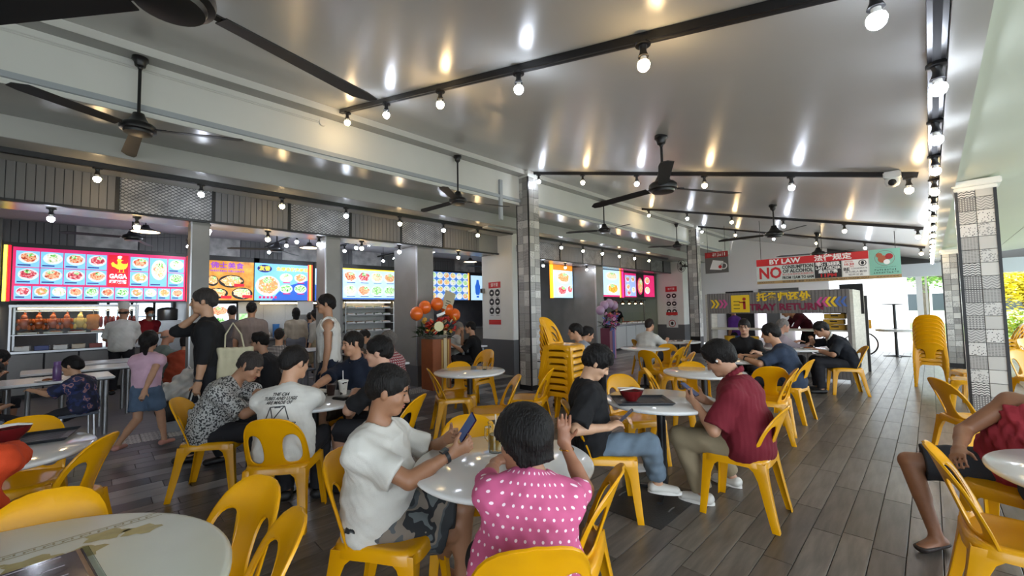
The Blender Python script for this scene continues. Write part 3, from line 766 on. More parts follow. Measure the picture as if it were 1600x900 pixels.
# ================================================================== people: bodies grown as one smooth surface
F32 = np.float32
class Field:
    def __init__(s): s.p = []
    def rc(s, a, b, r1, r2, k=.02, lat=None, wf=1.0, cuts=None):
        s.p.append(('rc', np.array(a, F32), np.array(b, F32), r1, r2, k, None if lat is None else np.array(lat, F32), wf, cuts)); return s
    def el(s, c, r, k=.02, R=None, cuts=None):
        s.p.append(('el', np.array(c, F32), np.array(r, F32), np.eye(3, dtype=F32) if R is None else np.array(R, F32), k, cuts)); return s
    def carve(s, c, r, k=.01, R=None):
        s.p.append(('sub', np.array(c, F32), np.array(r, F32), np.eye(3, dtype=F32) if R is None else np.array(R, F32), k)); return s
    def carve_rc(s, a, b, r1, r2, k=.01):
        s.p.append(('src', np.array(a, F32), np.array(b, F32), r1, r2, k)); return s
    def cut(s, pt, n):
        s.p.append(('cut', np.array(pt, F32), np.array(n, F32))); return s
    def noise(s, amp, freq, seed=0):
        s.p.append(('noise', amp, freq, seed)); return s
    def mesh(s, name, h):
        los, his = [], []
        for q in s.p:
            if q[0] == 'rc':
                m = max(q[3], q[4])*max(1, q[7]); los += [np.minimum(q[1], q[2])-m]; his += [np.maximum(q[1], q[2])+m]
            elif q[0] == 'el':
                m = q[2].max(); los += [q[1]-m]; his += [q[1]+m]
        lo = np.min(los, 0)-2.5*h; hi = np.max(his, 0)+2.5*h
        n = np.ceil((hi-lo)/h).astype(int)+1
        ax = [(lo[i]+h*np.arange(n[i])).astype(F32) for i in range(3)]
        D = np.full(n, .5, F32)
        def sub(l, u):
            i0 = np.clip(((l-lo)/h).astype(int), 0, n); i1 = np.clip(np.ceil((u-lo)/h).astype(int)+1, 0, n)
            sl = tuple(slice(a, b) for a, b in zip(i0, i1))
            return sl, ax[0][sl[0]][:, None, None], ax[1][sl[1]][None, :, None], ax[2][sl[2]][None, None, :]
        def rcd(q, X, Y, Z, lat=None, wf=1.0):
            a, b, r1, r2 = q; ba = b-a; L = float(ba@ba)+1e-9
            x, y, z = X-a[0], Y-a[1], Z-a[2]
            t = np.clip((x*ba[0]+y*ba[1]+z*ba[2])/L, 0, 1)
            x = x-t*ba[0]; y = y-t*ba[1]; z = z-t*ba[2]
            if lat is not None and wf != 1.0:
                w = (x*lat[0]+y*lat[1]+z*lat[2])*(1-1/wf); x = x-w*lat[0]; y = y-w*lat[1]; z = z-w*lat[2]
            return np.sqrt(x*x+y*y+z*z)-(r1+(r2-r1)*t)
        def eld(c, r, R, X, Y, Z):
            x, y, z = X-c[0], Y-c[1], Z-c[2]
            u = (x*R[0, 0]+y*R[0, 1]+z*R[0, 2])/r[0]; v = (x*R[1, 0]+y*R[1, 1]+z*R[1, 2])/r[1]; w = (x*R[2, 0]+y*R[2, 1]+z*R[2, 2])/r[2]
            k0 = np.sqrt(u*u+v*v+w*w)+1e-6; k1 = np.sqrt((u/r[0])**2+(v/r[1])**2+(w/r[2])**2)+1e-6
            return k0*(k0-1)/k1
        for q in s.p:
            if q[0] in ('rc', 'el'):
                if q[0] == 'rc':
                    m = max(q[3], q[4])*max(1, q[7])+q[5]+2*h; l, u = np.minimum(q[1], q[2])-m, np.maximum(q[1], q[2])+m; k, cuts = q[5], q[8]
                else:
                    m = q[2].max()+q[4]+2*h; l, u = q[1]-m, q[1]+m; k, cuts = q[4], q[5]
                sl, X, Y, Z = sub(l, u)
                if 0 in D[sl].shape: continue
                d = rcd(q[1:5], X, Y, Z, q[6], q[7]) if q[0] == 'rc' else eld(q[1], q[2], q[3], X, Y, Z)
                for pt, nn in (cuts or ()):
                    d = np.maximum(d, (X-pt[0])*nn[0]+(Y-pt[1])*nn[1]+(Z-pt[2])*nn[2])
                e = D[sl]; hh = np.clip(.5+.5*(e-d)/k, 0, 1); D[sl] = e*(1-hh)+d*hh-k*hh*(1-hh)
            elif q[0] in ('sub', 'src'):
                if q[0] == 'sub': m = q[2].max()+.03; l, u = q[1]-m, q[1]+m; k = q[4]
                else: m = max(q[3], q[4])+.03; l, u = np.minimum(q[1], q[2])-m, np.maximum(q[1], q[2])+m; k = q[5]
                sl, X, Y, Z = sub(l, u)
                if 0 in D[sl].shape: continue
                d = -(eld(q[1], q[2], q[3], X, Y, Z) if q[0] == 'sub' else rcd(q[1:5], X, Y, Z))
                e = D[sl]; hh = np.clip(.5-.5*(e-d)/k, 0, 1); D[sl] = e*(1-hh)+d*hh+k*hh*(1-hh)
            elif q[0] == 'cut':
                pt, nn = q[1], q[2]
                D = np.maximum(D, (ax[0][:, None, None]-pt[0])*nn[0]+(ax[1][None, :, None]-pt[1])*nn[1]+(ax[2][None, None, :]-pt[2])*nn[2]).astype(F32)
            elif q[0] == 'noise':
                rg = np.random.default_rng(q[3]); acc = 0
                for _ in range(5):
                    w = rg.normal(size=3)*q[2]; ph = rg.uniform(0, 6.28)
                    acc = acc+np.sin(ax[0][:, None, None]*w[0]+ax[1][None, :, None]*w[1]+ax[2][None, None, :]*w[2]+ph).astype(F32)
                D = D+(q[1]*.4)*acc
        return nets(D, lo, h, name)
def nets(D, lo, h, name):
    D[0], D[-1] = .5, .5; D[:, 0], D[:, -1] = .5, .5; D[:, :, 0], D[:, :, -1] = .5, .5
    S = D < 0; nx, ny, nz = D.shape
    c = S[:-1, :-1, :-1].astype(np.int8)
    for i, j, k in ((1, 0, 0), (0, 1, 0), (0, 0, 1), (1, 1, 0), (1, 0, 1), (0, 1, 1), (1, 1, 1)):
        c = c+S[i:nx-1+i, j:ny-1+j, k:nz-1+k]
    I, J, K = np.nonzero((c > 0) & (c < 8))
    idx = np.full(c.shape, -1, np.int32); idx[I, J, K] = np.arange(len(I))
    P = np.zeros((len(I), 3)); cnt = np.zeros(len(I))
    cor = [(0, 0, 0), (1, 0, 0), (0, 1, 0), (1, 1, 0), (0, 0, 1), (1, 0, 1), (0, 1, 1), (1, 1, 1)]
    V = [D[I+a, J+b, K+e] for a, b, e in cor]
    for a, b in ((0, 1), (2, 3), (4, 5), (6, 7), (0, 2), (1, 3), (4, 6), (5, 7), (0, 4), (1, 5), (2, 6), (3, 7)):
        m = (V[a] < 0) != (V[b] < 0)
        t = V[a][m]/(V[a][m]-V[b][m]); ca, cb = np.array(cor[a]), np.array(cor[b])
        P[m] += ca+(cb-ca)*t[:, None]; cnt[m] += 1
    P = (P/cnt[:, None]+np.stack([I, J, K], 1))*h+lo
    Q = []
    for axis in range(3):
        A = S[:-1] if axis == 0 else (S[:, :-1] if axis == 1 else S[:, :, :-1]); B = S[1:] if axis == 0 else (S[:, 1:] if axis == 1 else S[:, :, 1:])
        i, j, k = np.nonzero(A != B); s = A[i, j, k]
        if axis == 0: q = [idx[i, j-1, k-1], idx[i, j, k-1], idx[i, j, k], idx[i, j-1, k]]
        elif axis == 1: q = [idx[i-1, j, k-1], idx[i-1, j, k], idx[i, j, k], idx[i, j, k-1]]
        else: q = [idx[i-1, j-1, k], idx[i, j-1, k], idx[i, j, k], idx[i-1, j, k]]
        q = np.stack(q, 1); q[~s] = q[~s][:, ::-1]; Q.append(q)
    Q = np.concatenate(Q).astype(np.int32)
    me = bpy.data.meshes.new(name)
    me.vertices.add(len(P)); me.vertices.foreach_set('co', P.astype(F32).ravel())
    me.loops.add(Q.size); me.loops.foreach_set('vertex_index', Q.ravel())
    me.polygons.add(len(Q)); me.polygons.foreach_set('loop_start', np.arange(0, Q.size, 4, dtype=np.int32))
    me.update(calc_edges=True); me.shade_smooth()
    return me
def nv(v):
    v = np.array(v, float); return v/(np.linalg.norm(v)+1e-9)
def ik(S, T, l1, l2, pole):
    S, T = np.array(S, float), np.array(T, float); d = T-S; L = np.linalg.norm(d); L2 = min(max(L, abs(l1-l2)+.02), (l1+l2)*.995); u = d/(L+1e-9)
    T = S+u*L2; a = (l1*l1-l2*l2+L2*L2)/(2*L2); hgt = math.sqrt(max(l1*l1-a*a, 0))
    p = np.array(pole, float); p = p-u*(p@u); p = p/(np.linalg.norm(p)+1e-9)
    return S+u*a+p*hgt, T
SKIN = {}
def skin(c='b98a6a'):
    if c in SKIN: return SKIN[c]
    m = mat('skin '+c, c, .5, noise=.10, nscale=14, bump=.04, bscale=120)
    m.node_tree.nodes['Principled BSDF'].inputs['Subsurface Weight'].default_value = .08
    m.node_tree.nodes['Principled BSDF'].inputs['Subsurface Radius'].default_value = (.01, .004, .002)
    SKIN[c] = m; return m
def hairmat(c='17120f'):
    return mat('hair '+c, c, .55, spec=.25, noise=.45, nscale=90, bump=1.0, bscale=170, stretch=(1, 1, .10))
def cloth(name, c, **k):
    kw = dict(rough=.85, noise=.10, nscale=9, bump=.18, bscale=220, spec=.25); kw.update(k)
    return mat('cloth '+name, c, **kw)
M_eye = mat('dark eye', '120d0b', .15); M_lip = mat('lips', '9a5a4e', .5)
M_glassf = mat('spectacle frame', '1a1a1c', .3)

def person(label, pos, face, sit=True, s=1.0, seat=.425, lean=8, side=0, twist=0, hyaw=0, hpitch=0, hroll=0, hands=(None, None), feet=(None, None), poles=(None, None), knees=(None, None),
           girth=1.0, skinc='b98a6a', shirt=None, pants=None, shoes=None, hair=None, res=.012, fingers=True, palms=(None, None), curl=(.5, .5), hdirs=(None, None), face_parts=True, glasses=False, group=None,
           zoff=0.0, head=True, bust=0.0, shw=1.0, back=-.07, hdn=0.0):
    """hands/feet: wrist and ankle targets in world coordinates (Vector) or local tuples; order right, left"""
    A = math.radians(face-90); ca, sa = math.cos(A), math.sin(A)
    def loc(p):
        if p is None: return None
        if isinstance(p, Vector):
            x, y = p.x-pos[0], p.y-pos[1]; return np.array([x*ca+y*sa, -x*sa+y*ca, p.z-zoff])
        return np.array(p, float)
    X, Z = np.array([1., 0, 0]), np.array([0, 0, 1.])
    sl_ = .90 if sit else 1.0
    P = np.array([0, back*s, seat+.09*s]) if sit else np.array([0, 0, .93*s])
    def rotx(a): return np.array([0, math.sin(a), math.cos(a)])    # leaning forward
    th = math.radians(lean); sd = math.radians(side)
    def up(a):
        v = rotx(a); return nv(v+X*math.tan(sd))
    u0, u1, u2 = up(th*.45), up(th*.95), up(th*1.25)
    waist = P+u0*.19*s*sl_; chest = waist+u1*.18*s*sl_; neck = chest+u2*.145*s*sl_
    tw = math.radians(twist); lat = np.array([math.cos(tw), math.sin(tw), 0.0]); lat = nv(lat-u2*(lat@u2)); fwd = np.cross(u2, lat)
    sh = [neck-u2*.098*s+lat*q*.168*s*shw*(.5+.5*girth if girth > 1 else 1) for q in (1, -1)]
    hp = [P+X*q*.092*s*(.6+.4*girth)+np.array([0, 0, -.02*s]) for q in (1, -1)]
    # head frame
    hy, hpit, hr_ = math.radians(hyaw), math.radians(hpitch+lean*.35), math.radians(hroll)
    hf = np.array([-math.sin(hy)*math.cos(hpit), math.cos(hy)*math.cos(hpit), -math.sin(hpit)])
    hr = np.array([math.cos(hy), math.sin(hy), 0.0]); hu = np.cross(hr, hf)
    hr, hu = hr*math.cos(hr_)+hu*math.sin(hr_), hu*math.cos(hr_)-hr*math.sin(hr_)
    HR = np.stack([hr, hf, hu]); nd = nv(u2*.6+hu*.4+hf*.35*max(0, math.sin(hpit)))
    ks = s if s > .9 else s*.55+.45
    hc = neck+nd*(.10*s-hdn)+hu*.085*ks+hf*.02*s
    def H(x, y, z): return hc+(hr*x+hf*y+hu*z)*ks
    # limbs
    arms = []
    for i, q in enumerate((1, -1)):
        t = loc(hands[i])
        if t is None: t = sh[i]+np.array([q*.06, .06, -.52])*s if not sit else hp[i]+np.array([q*.04, .26, .13])*s
        pole = poles[i] if poles[i] is not None else (q*.55, -.5, -.75)
        e, w = ik(sh[i], t, .285*s, .25*s, pole); arms.append((e, w))
    legs = []
    for i, q in enumerate((1, -1)):
        t = loc(feet[i])
        if t is None: t = np.array([q*.12, .36 if sit else 0.0, .085])*s if not sit else np.array([q*.13*s, .33*s, .085*s])
        pole = knees[i] if knees[i] is not None else ((q*.15, 1, .5) if sit else (q*.05, 1, 0))
        k_, a_ = ik(hp[i], t, .43*s, .42*s, pole); legs.append((k_, a_))
    g = girth
    # ---------------- body
    B = Field()
    def torso(Fd, e=0.0, k=.05, low=True):
        Fd.rc(P, waist, .110*s*(.5+.5*g)+e, .098*s*g+e, k, lat, 1.42)
        Fd.rc(waist, chest, .098*s*g+e, .112*s*(.6+.4*g)+e, k, lat, 1.40)
        Fd.rc(chest, neck-u2*.08*s, .108*s*(.6+.4*g)+e, .066*s+e, k, lat, 1.45)
        Fd.rc(sh[0], sh[1], .046*s+e, .046*s+e, k)
        for q_ in sh: Fd.rc(neck-u2*.035*s, q_, .042*s+e*.8, .040*s+e*.8, .05)
        if g > 1.05: Fd.el(waist+fwd*.045*s*g-u1*.02*s, (np.array([.15, .115, .14])*s*g**.5+e), .06, np.stack([lat, fwd, u1]))
        if bust:
            for q in (1, -1): Fd.el(chest+fwd*.085*s+lat*q*.07*s, np.array([.065, .06, .07])*s*bust+e, .04)
    torso(B)
    for i, q in enumerate((1, -1)):
        e, w = arms[i]
        B.rc(sh[i], e, .052*s, .040*s, .03); B.rc(e, w, .041*s, .027*s, .012)
        B.rc(e+(w-e)*.05, e+(w-e)*.45, .040*s, .038*s, .012)
        k_, a_ = legs[i]
        B.rc(hp[i], k_, .082*s*(.7+.3*g), .055*s, .03); B.rc(k_, a_, .054*s, .034*s, .015)
        sf = nv(a_-k_); bk = nv(np.array([0, -1, 0])-sf*(-sf[1])); B.rc(k_+(a_-k_)*.15+bk*.012*s, k_+(a_-k_)*.5+bk*.012*s, .050*s, .045*s, .02)
        toe = nv(np.array([q*.18, 1, 0]))
        ftd = toe if abs(sf[2]) > .5 else nv(toe*.4+np.array([0, 0, .9]))
        B.rc(a_-ftd*.035*s+np.array([0, 0, -.045*s]), a_+ftd*.13*s+np.array([0, 0, -.060*s]), .034*s, .024*s, .03, nv(np.cross(ftd, Z)), 1.35)
    # neck and head
    if head:
        B.rc(neck-u2*.03*s, H(0, -.02, -.045), .058*s*(.7+.3*g), .054*s, .03)
        B.el(H(0, -.012, .030), np.array([.077, .096, .088])*ks, .03, HR)
        B.el(H(0, .022, -.045), np.array([.063*(.7+.3*g), .072, .078])*ks, .03, HR)
        B.rc(H(-.022, .068, -.098), H(.022, .068, -.098), .022*ks, .022*ks, .025)
        B.rc(H(-.034, .078, .022), H(.034, .078, .022), .013*ks, .013*ks, .02)
        for q in (1, -1):
            B.carve(H(q*.031, .098, .000), np.array([.019, .014, .012])*ks, .012, HR)
            B.el(H(q*.031, .078, -.001), np.array([.013, .013, .011])*ks, .006, HR)
            B.el(H(q*.042, .066, -.036), np.array([.020, .018, .018])*ks, .025, HR)
            B.el(H(q*.077, -.004, -.012), np.array([.010, .020, .033])*ks, .008, HR)
        B.rc(H(0, .088, .008), H(0, .110, -.034), .009*ks, .0135*ks, .012)
        for q in (1, -1): B.el(H(q*.012, .098, -.036), np.array([.009, .011, .008])*ks, .008, HR)
        B.rc(H(-.018, .088, -.061), H(.018, .088, -.061), .0075*ks, .0075*ks, .007); B.rc(H(-.014, .087, -.072), H(.014, .087, -.072), .008*ks, .008*ks, .007)
        B.carve_rc(H(-.020, .098, -.0665), H(.020, .098, -.0665), .0035*ks, .0035*ks, .004)
    # hands
    for i, q in enumerate((1, -1)):
        e, w = arms[i]; d = nv(w-e) if hdirs[i] is None else nv(hdirs[i])
        n = nv(np.array([-q*.35, .1, -1.0]) if palms[i] is None else palms[i]); n = nv(n-d*(n@d)); l = np.cross(n, d)*(-q)
        B.rc(w, w+d*.078*s, .0195*s, .017*s, .012, l, 1.9)
        if fingers:
            cu = curl[i]
            for o, ln in ((.030, .070), (.010, .079), (-.010, .073), (-.029, .057)):
                b0 = w+(d*.080+l*o)*s; sp = d+l*o*2.2*(1-cu); 
                d1 = nv(sp*math.cos(cu*.8)+n*math.sin(cu*.8)); b1 = b0+d1*ln*.5*s; a2 = cu*2.0; d2 = nv(sp*math.cos(a2)+n*math.sin(a2))
                B.rc(b0, b1, .0098*s, .0088*s, .004); B.rc(b1, b1+d2*ln*.5*s, .0088*s, .0072*s, .003)
            t0 = w+(d*.022+l*.026)*s; t1 = t0+nv(l*.75+d*.7+n*.35)*.042*s; t2 = t1+nv(l*.35+d*.8+n*(.3+.5*cu))*.034*s
            B.rc(t0, t1, .0125*s, .0105*s, .008); B.rc(t1, t2, .0105*s, .0082*s, .003)
        else:
            B.rc(w+d*.07*s, w+nv(d+n*.7*curl[i])*.15*s, .017*s, .011*s, .012, l, 1.8)
    me = B.mesh('person', res)
    body = link('person', me, skin(skinc), None, (pos[0], pos[1], zoff), A)
    tag(body, label, 'person', group)
    rg = random.Random(label)
    seed = rg.randrange(9999)
    r2 = max(res, .009)
    # ---------------- shirt
    if shirt:
        sl = shirt.get('sleeve', .55); e0 = shirt.get('loose', .014); hem = shirt.get('hem', .10 if sit else .07)
        Sf = Field(); torso(Sf, e0, .05)
        if sit: Sf.p.append(('rc', np.array(P+u0*(-.02), F32), np.array(P+u0*.08, F32), .118*s*g+e0, .115*s*g+e0, .05, np.array(lat, F32), 1.4, [(P-u0*hem*s, -u0)]))
        for i, q in enumerate((1, -1)):
            e, w = arms[i]
            if sl > 0:
                if sl <= 1: end = sh[i]+(e-sh[i])*sl; dd = nv(e-sh[i])
                rl = shirt.get('wide', .010)
                if sl <= 1: Sf.rc(sh[i], end+dd*.05, .048*s+e0*.8, .047*s+e0*.7+rl, .04, cuts=[(end, dd)])
                else:
                    Sf.rc(sh[i], e, .056*s+e0, .048*s+e0*.6, .04); f_ = e+(w-e)*(sl-1); dd = nv(w-e)
                    Sf.rc(e, f_+dd*.05, .048*s+e0*.6, .038*s+e0*.5, .02, cuts=[(f_, dd)])
            else:
                Sf.carve_rc(sh[i], e, .060*s, .052*s, .012)
                Sf.carve_rc(sh[i]-lat*q*.015*s+u2*.05*s, sh[i]+lat*q*.25*s+u2*.03*s, .080*s, .15*s, .012)
        if head:
            nc = shirt.get('neck', .062); Sf.carve_rc(neck-u2*.005+fwd*.01, neck+u2*.12+fwd*.05, nc*s, nc*s*1.25, .008)
        Sf.noise(shirt.get('wrinkle', .006), 26, seed); Sf.noise(shirt.get('wrinkle', .006)*.5, 60, seed+1)
        Sf.cut(P-u0*hem*s, -u0)
        sme = Sf.mesh('shirt', r2); so = link('shirt', sme, shirt['m'], body)
        if shirt.get('uv'):      # wrap the print around the trunk
            n = len(sme.vertices); co = np.empty(n*3, F32); sme.vertices.foreach_get('co', co); co = co.reshape(-1, 3)-waist
            xx, yy, zz = co@lat, co@fwd, co@u1; u = np.arctan2(xx, -yy)*.17; uv = np.stack([u, zz], 1)
            ul = sme.uv_layers.new(name='UVMap'); li = np.empty(len(sme.loops), np.int32); sme.loops.foreach_get('vertex_index', li); ul.data.foreach_set('uv', uv[li].astype(F32).ravel())
        if shirt.get('collar'):
            Cf = Field(); cc = neck+u2*.012
            for j in range(14):
                a0, a1 = 2*math.pi*j/14, 2*math.pi*(j+1)/14; rr_ = .066*s
                p0, p1 = [cc+(lat*math.sin(t)*rr_+fwd*math.cos(t)*rr_*.95)+u2*(.012-.03*math.cos(t)) for t in (a0, a1)]
                Cf.rc(p0, p1, .011, .011, .008, u2, 1.9)
            link('collar', Cf.mesh('collar', max(res*.8, .006)), shirt.get('cm', shirt['m']), body)
    # ---------------- trousers or skirt
    if pants:
        pf = Field(); L = pants.get('len', 1.0); e0 = pants.get('loose', .014)
        pf.rc(P-np.array([0, 0, .01]), P+u0*.10*s, .112*s*(.5+.5*g)+min(e0, .009), .100*s*g+.004, .05, lat, 1.42, cuts=[(P+u0*.12*s, u0)])
        for i, q in enumerate((1, -1)):
            k_, a_ = legs[i]; d1 = nv(k_-hp[i]); d2 = nv(a_-k_)
            if L <= .5:
                end = hp[i]+(k_-hp[i])*(L*2); pf.rc(hp[i], end+d1*.05, .086*s*(.7+.3*g)+e0, .066*s+e0+.012, .035, cuts=[(end, d1)])
            else:
                pf.rc(hp[i], k_, .086*s*(.7+.3*g)+e0, .060*s+e0, .035)
                end = k_+(a_-k_)*min(1.0, (L-.5)*2); pf.rc(k_, end+d2*.05, .060*s+e0, .046*s+e0+pants.get('flare', .004), .02, cuts=[(end, d2)])
        pf.noise(pants.get('wrinkle', .006), 28, seed+2)
        link('shorts' if L < .75 else 'trousers', pf.mesh('trousers', r2), pants['m'], body)
    # ---------------- shoes
    if shoes:
        for i, q in enumerate((1, -1)):
            k_, a_ = legs[i]; sf = nv(a_-k_); toe = nv(np.array([q*.18, 1, 0])); ftd = toe if abs(sf[2]) > .5 else nv(toe*.4+np.array([0, 0, .9]))
            o = np.array([0, 0, -.045*s]); sfld = Field(); wl = nv(np.cross(ftd, Z))
            open_ = shoes.get('open', False)
            sfld.rc(a_-ftd*.040*s+o, a_+ftd*.135*s+o+np.array([0, 0, -.012]), .040*s, .030*s, .02, wl, 1.35, cuts=[(a_+np.array([0, 0, -.004 if not open_ else -.05]), Z)])
            sfld.cut(a_+o-np.array([0, 0, .040*s]), -Z)
            so = link('shoe', sfld.mesh('shoe', max(res*.8, .007)), shoes['m'], body)
            if shoes.get('sole'):
                sb = MB(); pts = []
                for j in range(20):
                    t = 2*math.pi*j/20; c = a_+ftd*.048*s; v = c+ftd*math.cos(t)*.13*s+wl*math.sin(t)*.046*s; pts.append(v)
                zb = (a_+o)[2]-.040*s
                sb.prism([(p[0], p[1]) for p in pts], zb-.001, zb+.022); sb.build('sole', shoes['sole'], so, smooth=True, angle=50)
    # ---------------- hair
    if hair and head:
        hm = hairmat(hair.get('c', '17120f')); st = hair.get('style', 'short'); Hf = Field(); v = hair.get('vol', .012)
        def cap(e, k=.02): Hf.el(H(0, -.014, .034), np.array([.077, .096, .088])*ks+np.array([e*.55, e, e]), k, HR)
        if st in ('short', 'buzz', 'messy'):
            cap(v); Hf.rc(H(0, -.07, -.02), H(0, -.06, .03), .055*ks, .06*ks, .03)
            Hf.carve(H(0, .128, -.030), np.array([.078, .090, .083])*ks, .010, HR); Hf.carve(H(0, .045, -.120), np.array([.12, .100, .095])*ks, .012, HR)
            for q in (1, -1): Hf.rc(H(q*.072, .018, .02), H(q*.074, .012, -.025), .014*ks, .008*ks, .012)
            if st == 'messy': Hf.rc(H(-.05, .05, .10), H(.05, .055, .095), .026*ks, .024*ks, .03)
        elif st == 'fringe':
            cap(v); Hf.rc(H(0, -.07, -.03), H(0, -.06, .03), .055*ks, .06*ks, .03)
            for q in (1, -1): Hf.rc(H(q*.066, .0, .02), H(q*.070, -.02, -.02), .024*ks, .018*ks, .02)
            Hf.carve(H(0, .13, -.045), np.array([.09, .09, .08])*ks, .012, HR); Hf.carve(H(0, .03, -.12), np.array([.13, .105, .08])*ks, .015, HR)
        elif st == 'bald':
            for q in (1, -1): Hf.rc(H(q*.072, -.01, .0), H(q*.05, -.075, -.02), .014*ks, .02*ks, .02)
            Hf.rc(H(-.05, -.078, -.02), H(.05, -.078, -.02), .022*ks, .022*ks, .02)
        elif st in ('bob', 'long', 'pony', 'bun'):
            cap(v+.006)
            drop = {'bob': -.085, 'long': -.20, 'pony': -.03, 'bun': -.03}[st]
            for q in (1, -1): Hf.rc(H(q*.062, -.01, .02), H(q*.062, -.028, max(drop, -.07)), .034*ks, .026*ks, .025)
            Hf.rc(H(0, -.06, .02), H(0, -.075, drop), .066*ks, .05*ks, .03, hr, 1.25)
            Hf.carve(H(0, .125, -.035), np.array([.072, .095, .09])*ks, .014, HR)
            if st == 'bob': Hf.cut(H(0, 0, -.088), -hu)
            if st == 'pony':
                Hf.ell = 1; Hf.rc(H(0, -.10, .01), H(0, -.125, -.06), .03*ks, .045*ks, .02); Hf.rc(H(0, -.125, -.06), H(.01, -.115, -.17), .045*ks, .02*ks, .02)
            if st == 'bun': Hf.el(H(0, -.11, .07), np.array([.042, .042, .042])*ks, .012)
        Hf.noise(.0036, 55, seed+3); Hf.noise(.0020, 140, seed+4)
        link('hair', Hf.mesh('hair', max(res*.75, .006)), hm, body)
        if hair.get('hat'):
            Tf = Field(); Tf.el(H(0, -.012, .045), np.array([.086, .104, .085])*ks, .02, HR); Tf.cut(H(0, 0, .035), -hu); Tf.rc(H(-.03, .10, .045), H(.03, .10, .045), .045*ks, .045*ks, .02, cuts=[(H(0, 0, .055), hu), (H(0, 0, .038), -hu)])
            link('cap', Tf.mesh('cap', max(res*.75, .006)), hair['hat'], body)
    if head and face_parts:
        E = MB()
        for q in (1, -1):
            n0 = len(E.v); E.ball((0, 0, 0), .0085*ks, 10, 6, 1.25, .6, .55)
            M = Matrix(((hr[0], hf[0], hu[0]), (hr[1], hf[1], hu[1]), (hr[2], hf[2], hu[2]))).to_4x4(); M.translation = Vector(H(q*.031, .0895, -.002)); E.xf(M, n0)
        E.build('eyes', M_eye, body, smooth=True)
        E = MB()
        for q in (1, -1): E.tube([H(q*.016, .0945, .018), H(q*.030, .0935, .023), H(q*.047, .082, .018)], [.0035*ks, .0045*ks, .002*ks], 6)
        E.build('eyebrows', hairmat((hair or {}).get('c', '17120f')), body)
        E = MB().tube([H(-.021, .0905, -.064), H(-.008, .0985, -.0615), H(.008, .0985, -.0615), H(.021, .0905, -.064)], [.002, .0042*ks, .0042*ks, .002], 6)
        E.tube([H(-.017, .091, -.071), H(0, .0975, -.0735), H(.017, .091, -.071)], [.002, .0048*ks, .002], 6); E.build('lips', M_lip, body, smooth=True)
    if glasses and head:
        E = MB()
        for q in (1, -1):
            pts = [H(q*.032+.024*math.cos(2*math.pi*k/14), .106, -.002+.017*math.sin(2*math.pi*k/14)) for k in range(15)]; E.tube(pts, .0018, 5, cap=False)
            E.tube([H(q*.056, .104, .002), H(q*.080, .0, .0)], .0018, 5)
        E.tube([H(-.008, .106, .0), H(.008, .106, .0)], .0018, 5); E.build('spectacles', M_glassf, body)
    J = dict(arms=arms, legs=legs, hc=hc, H=H, body=body, P=P, waist=waist, chest=chest, neck=neck, u1=u1, u2=u2, lat=lat, fwd=fwd, sh=sh)
    J['world'] = lambda p: Vector((pos[0]+p[0]*ca-p[1]*sa, pos[1]+p[0]*sa+p[1]*ca, p[2]+zoff))
    return J
def wristwatch(J, i, col='17171a', face_col='3a4a48', r=.033):
    e, w = J['arms'][i]; d = nv(w-e); c = w-d*.035
    a = nv(np.cross(d, (0, 0, 1))); b = np.cross(d, a); m = MB()
    m.tube([c-d*.010, c+d*.010], r, 16, cap=False); o = m.build('watch_strap', mat('watch strap', col, .5), J['body'], smooth=True)
    f = MB(); up_ = nv(np.array([0, 0, 1.])-d*d[2]); sd = np.cross(up_, d)
    vs = [c+up_*(r+z)+d*x*.019+sd*y*.017 for z in (-.004, .006) for x, y in ((-1, -1), (1, -1), (1, 1), (-1, 1))]
    f.add(vs, [(0, 3, 2, 1), (4, 5, 6, 7), (0, 1, 5, 4), (1, 2, 6, 5), (2, 3, 7, 6), (3, 0, 4, 7)])
    w_ = f.build('watch_case', mat('watch case', col, .4), o)
    g = MB().add([c+up_*(r+.0065)+d*x*.013+sd*y*.012 for x, y in ((-1, -1), (1, -1), (1, 1), (-1, 1))], [(0, 1, 2, 3)]); g.build('watch_face', mat('watch face', face_col, .2), o)
# ================================================================== the people
def cf(ch, dx=0.0):
    a = math.degrees(ch.rotation_euler.z)+90; f = Vector((math.cos(math.radians(a)), math.sin(math.radians(a)), 0))
    p = ch.location+f*dx
    return (p.x, p.y), a
def dots_mat():
    m = bpy.data.materials.new('pink polka dot jersey'); m.use_nodes = True; nt = m.node_tree; bs = nt.nodes['Principled BSDF']; bs.inputs['Roughness'].default_value = .85
    def mth(op, x, y=None):
        n = nt.nodes.new('ShaderNodeMath'); n.operation = op
        for i, q in enumerate((x, y)):
            if q is None: continue
            if isinstance(q, (int, float)): n.inputs[i].default_value = q
            else: nt.links.new(q, n.inputs[i])
        return n.outputs[0]
    tc = nt.nodes.new('ShaderNodeUVMap'); sp = nt.nodes.new('ShaderNodeSeparateXYZ'); nt.links.new(tc.outputs[0], sp.inputs[0])
    K = 1/.038
    u0, v0 = mth('MULTIPLY', sp.outputs[0], K), mth('MULTIPLY', sp.outputs[1], K*1.1)
    row = mth('FLOOR', v0); u = mth('SUBTRACT', mth('FRACT', mth('ADD', u0, mth('MULTIPLY', row, .5))), .5); v = mth('SUBTRACT', mth('FRACT', v0), .5)
    f = mth('LESS_THAN', mth('ADD', mth('MULTIPLY', u, u), mth('MULTIPLY', v, v)), .022)
    mx = nt.nodes.new('ShaderNodeMix'); mx.data_type = 'RGBA'; nt.links.new(f, mx.inputs[0]); mx.inputs[6].default_value = lin('bf5680'); mx.inputs[7].default_value = lin('ecd5de')
    nt.links.new(mx.outputs[2], bs.inputs[0]); return m
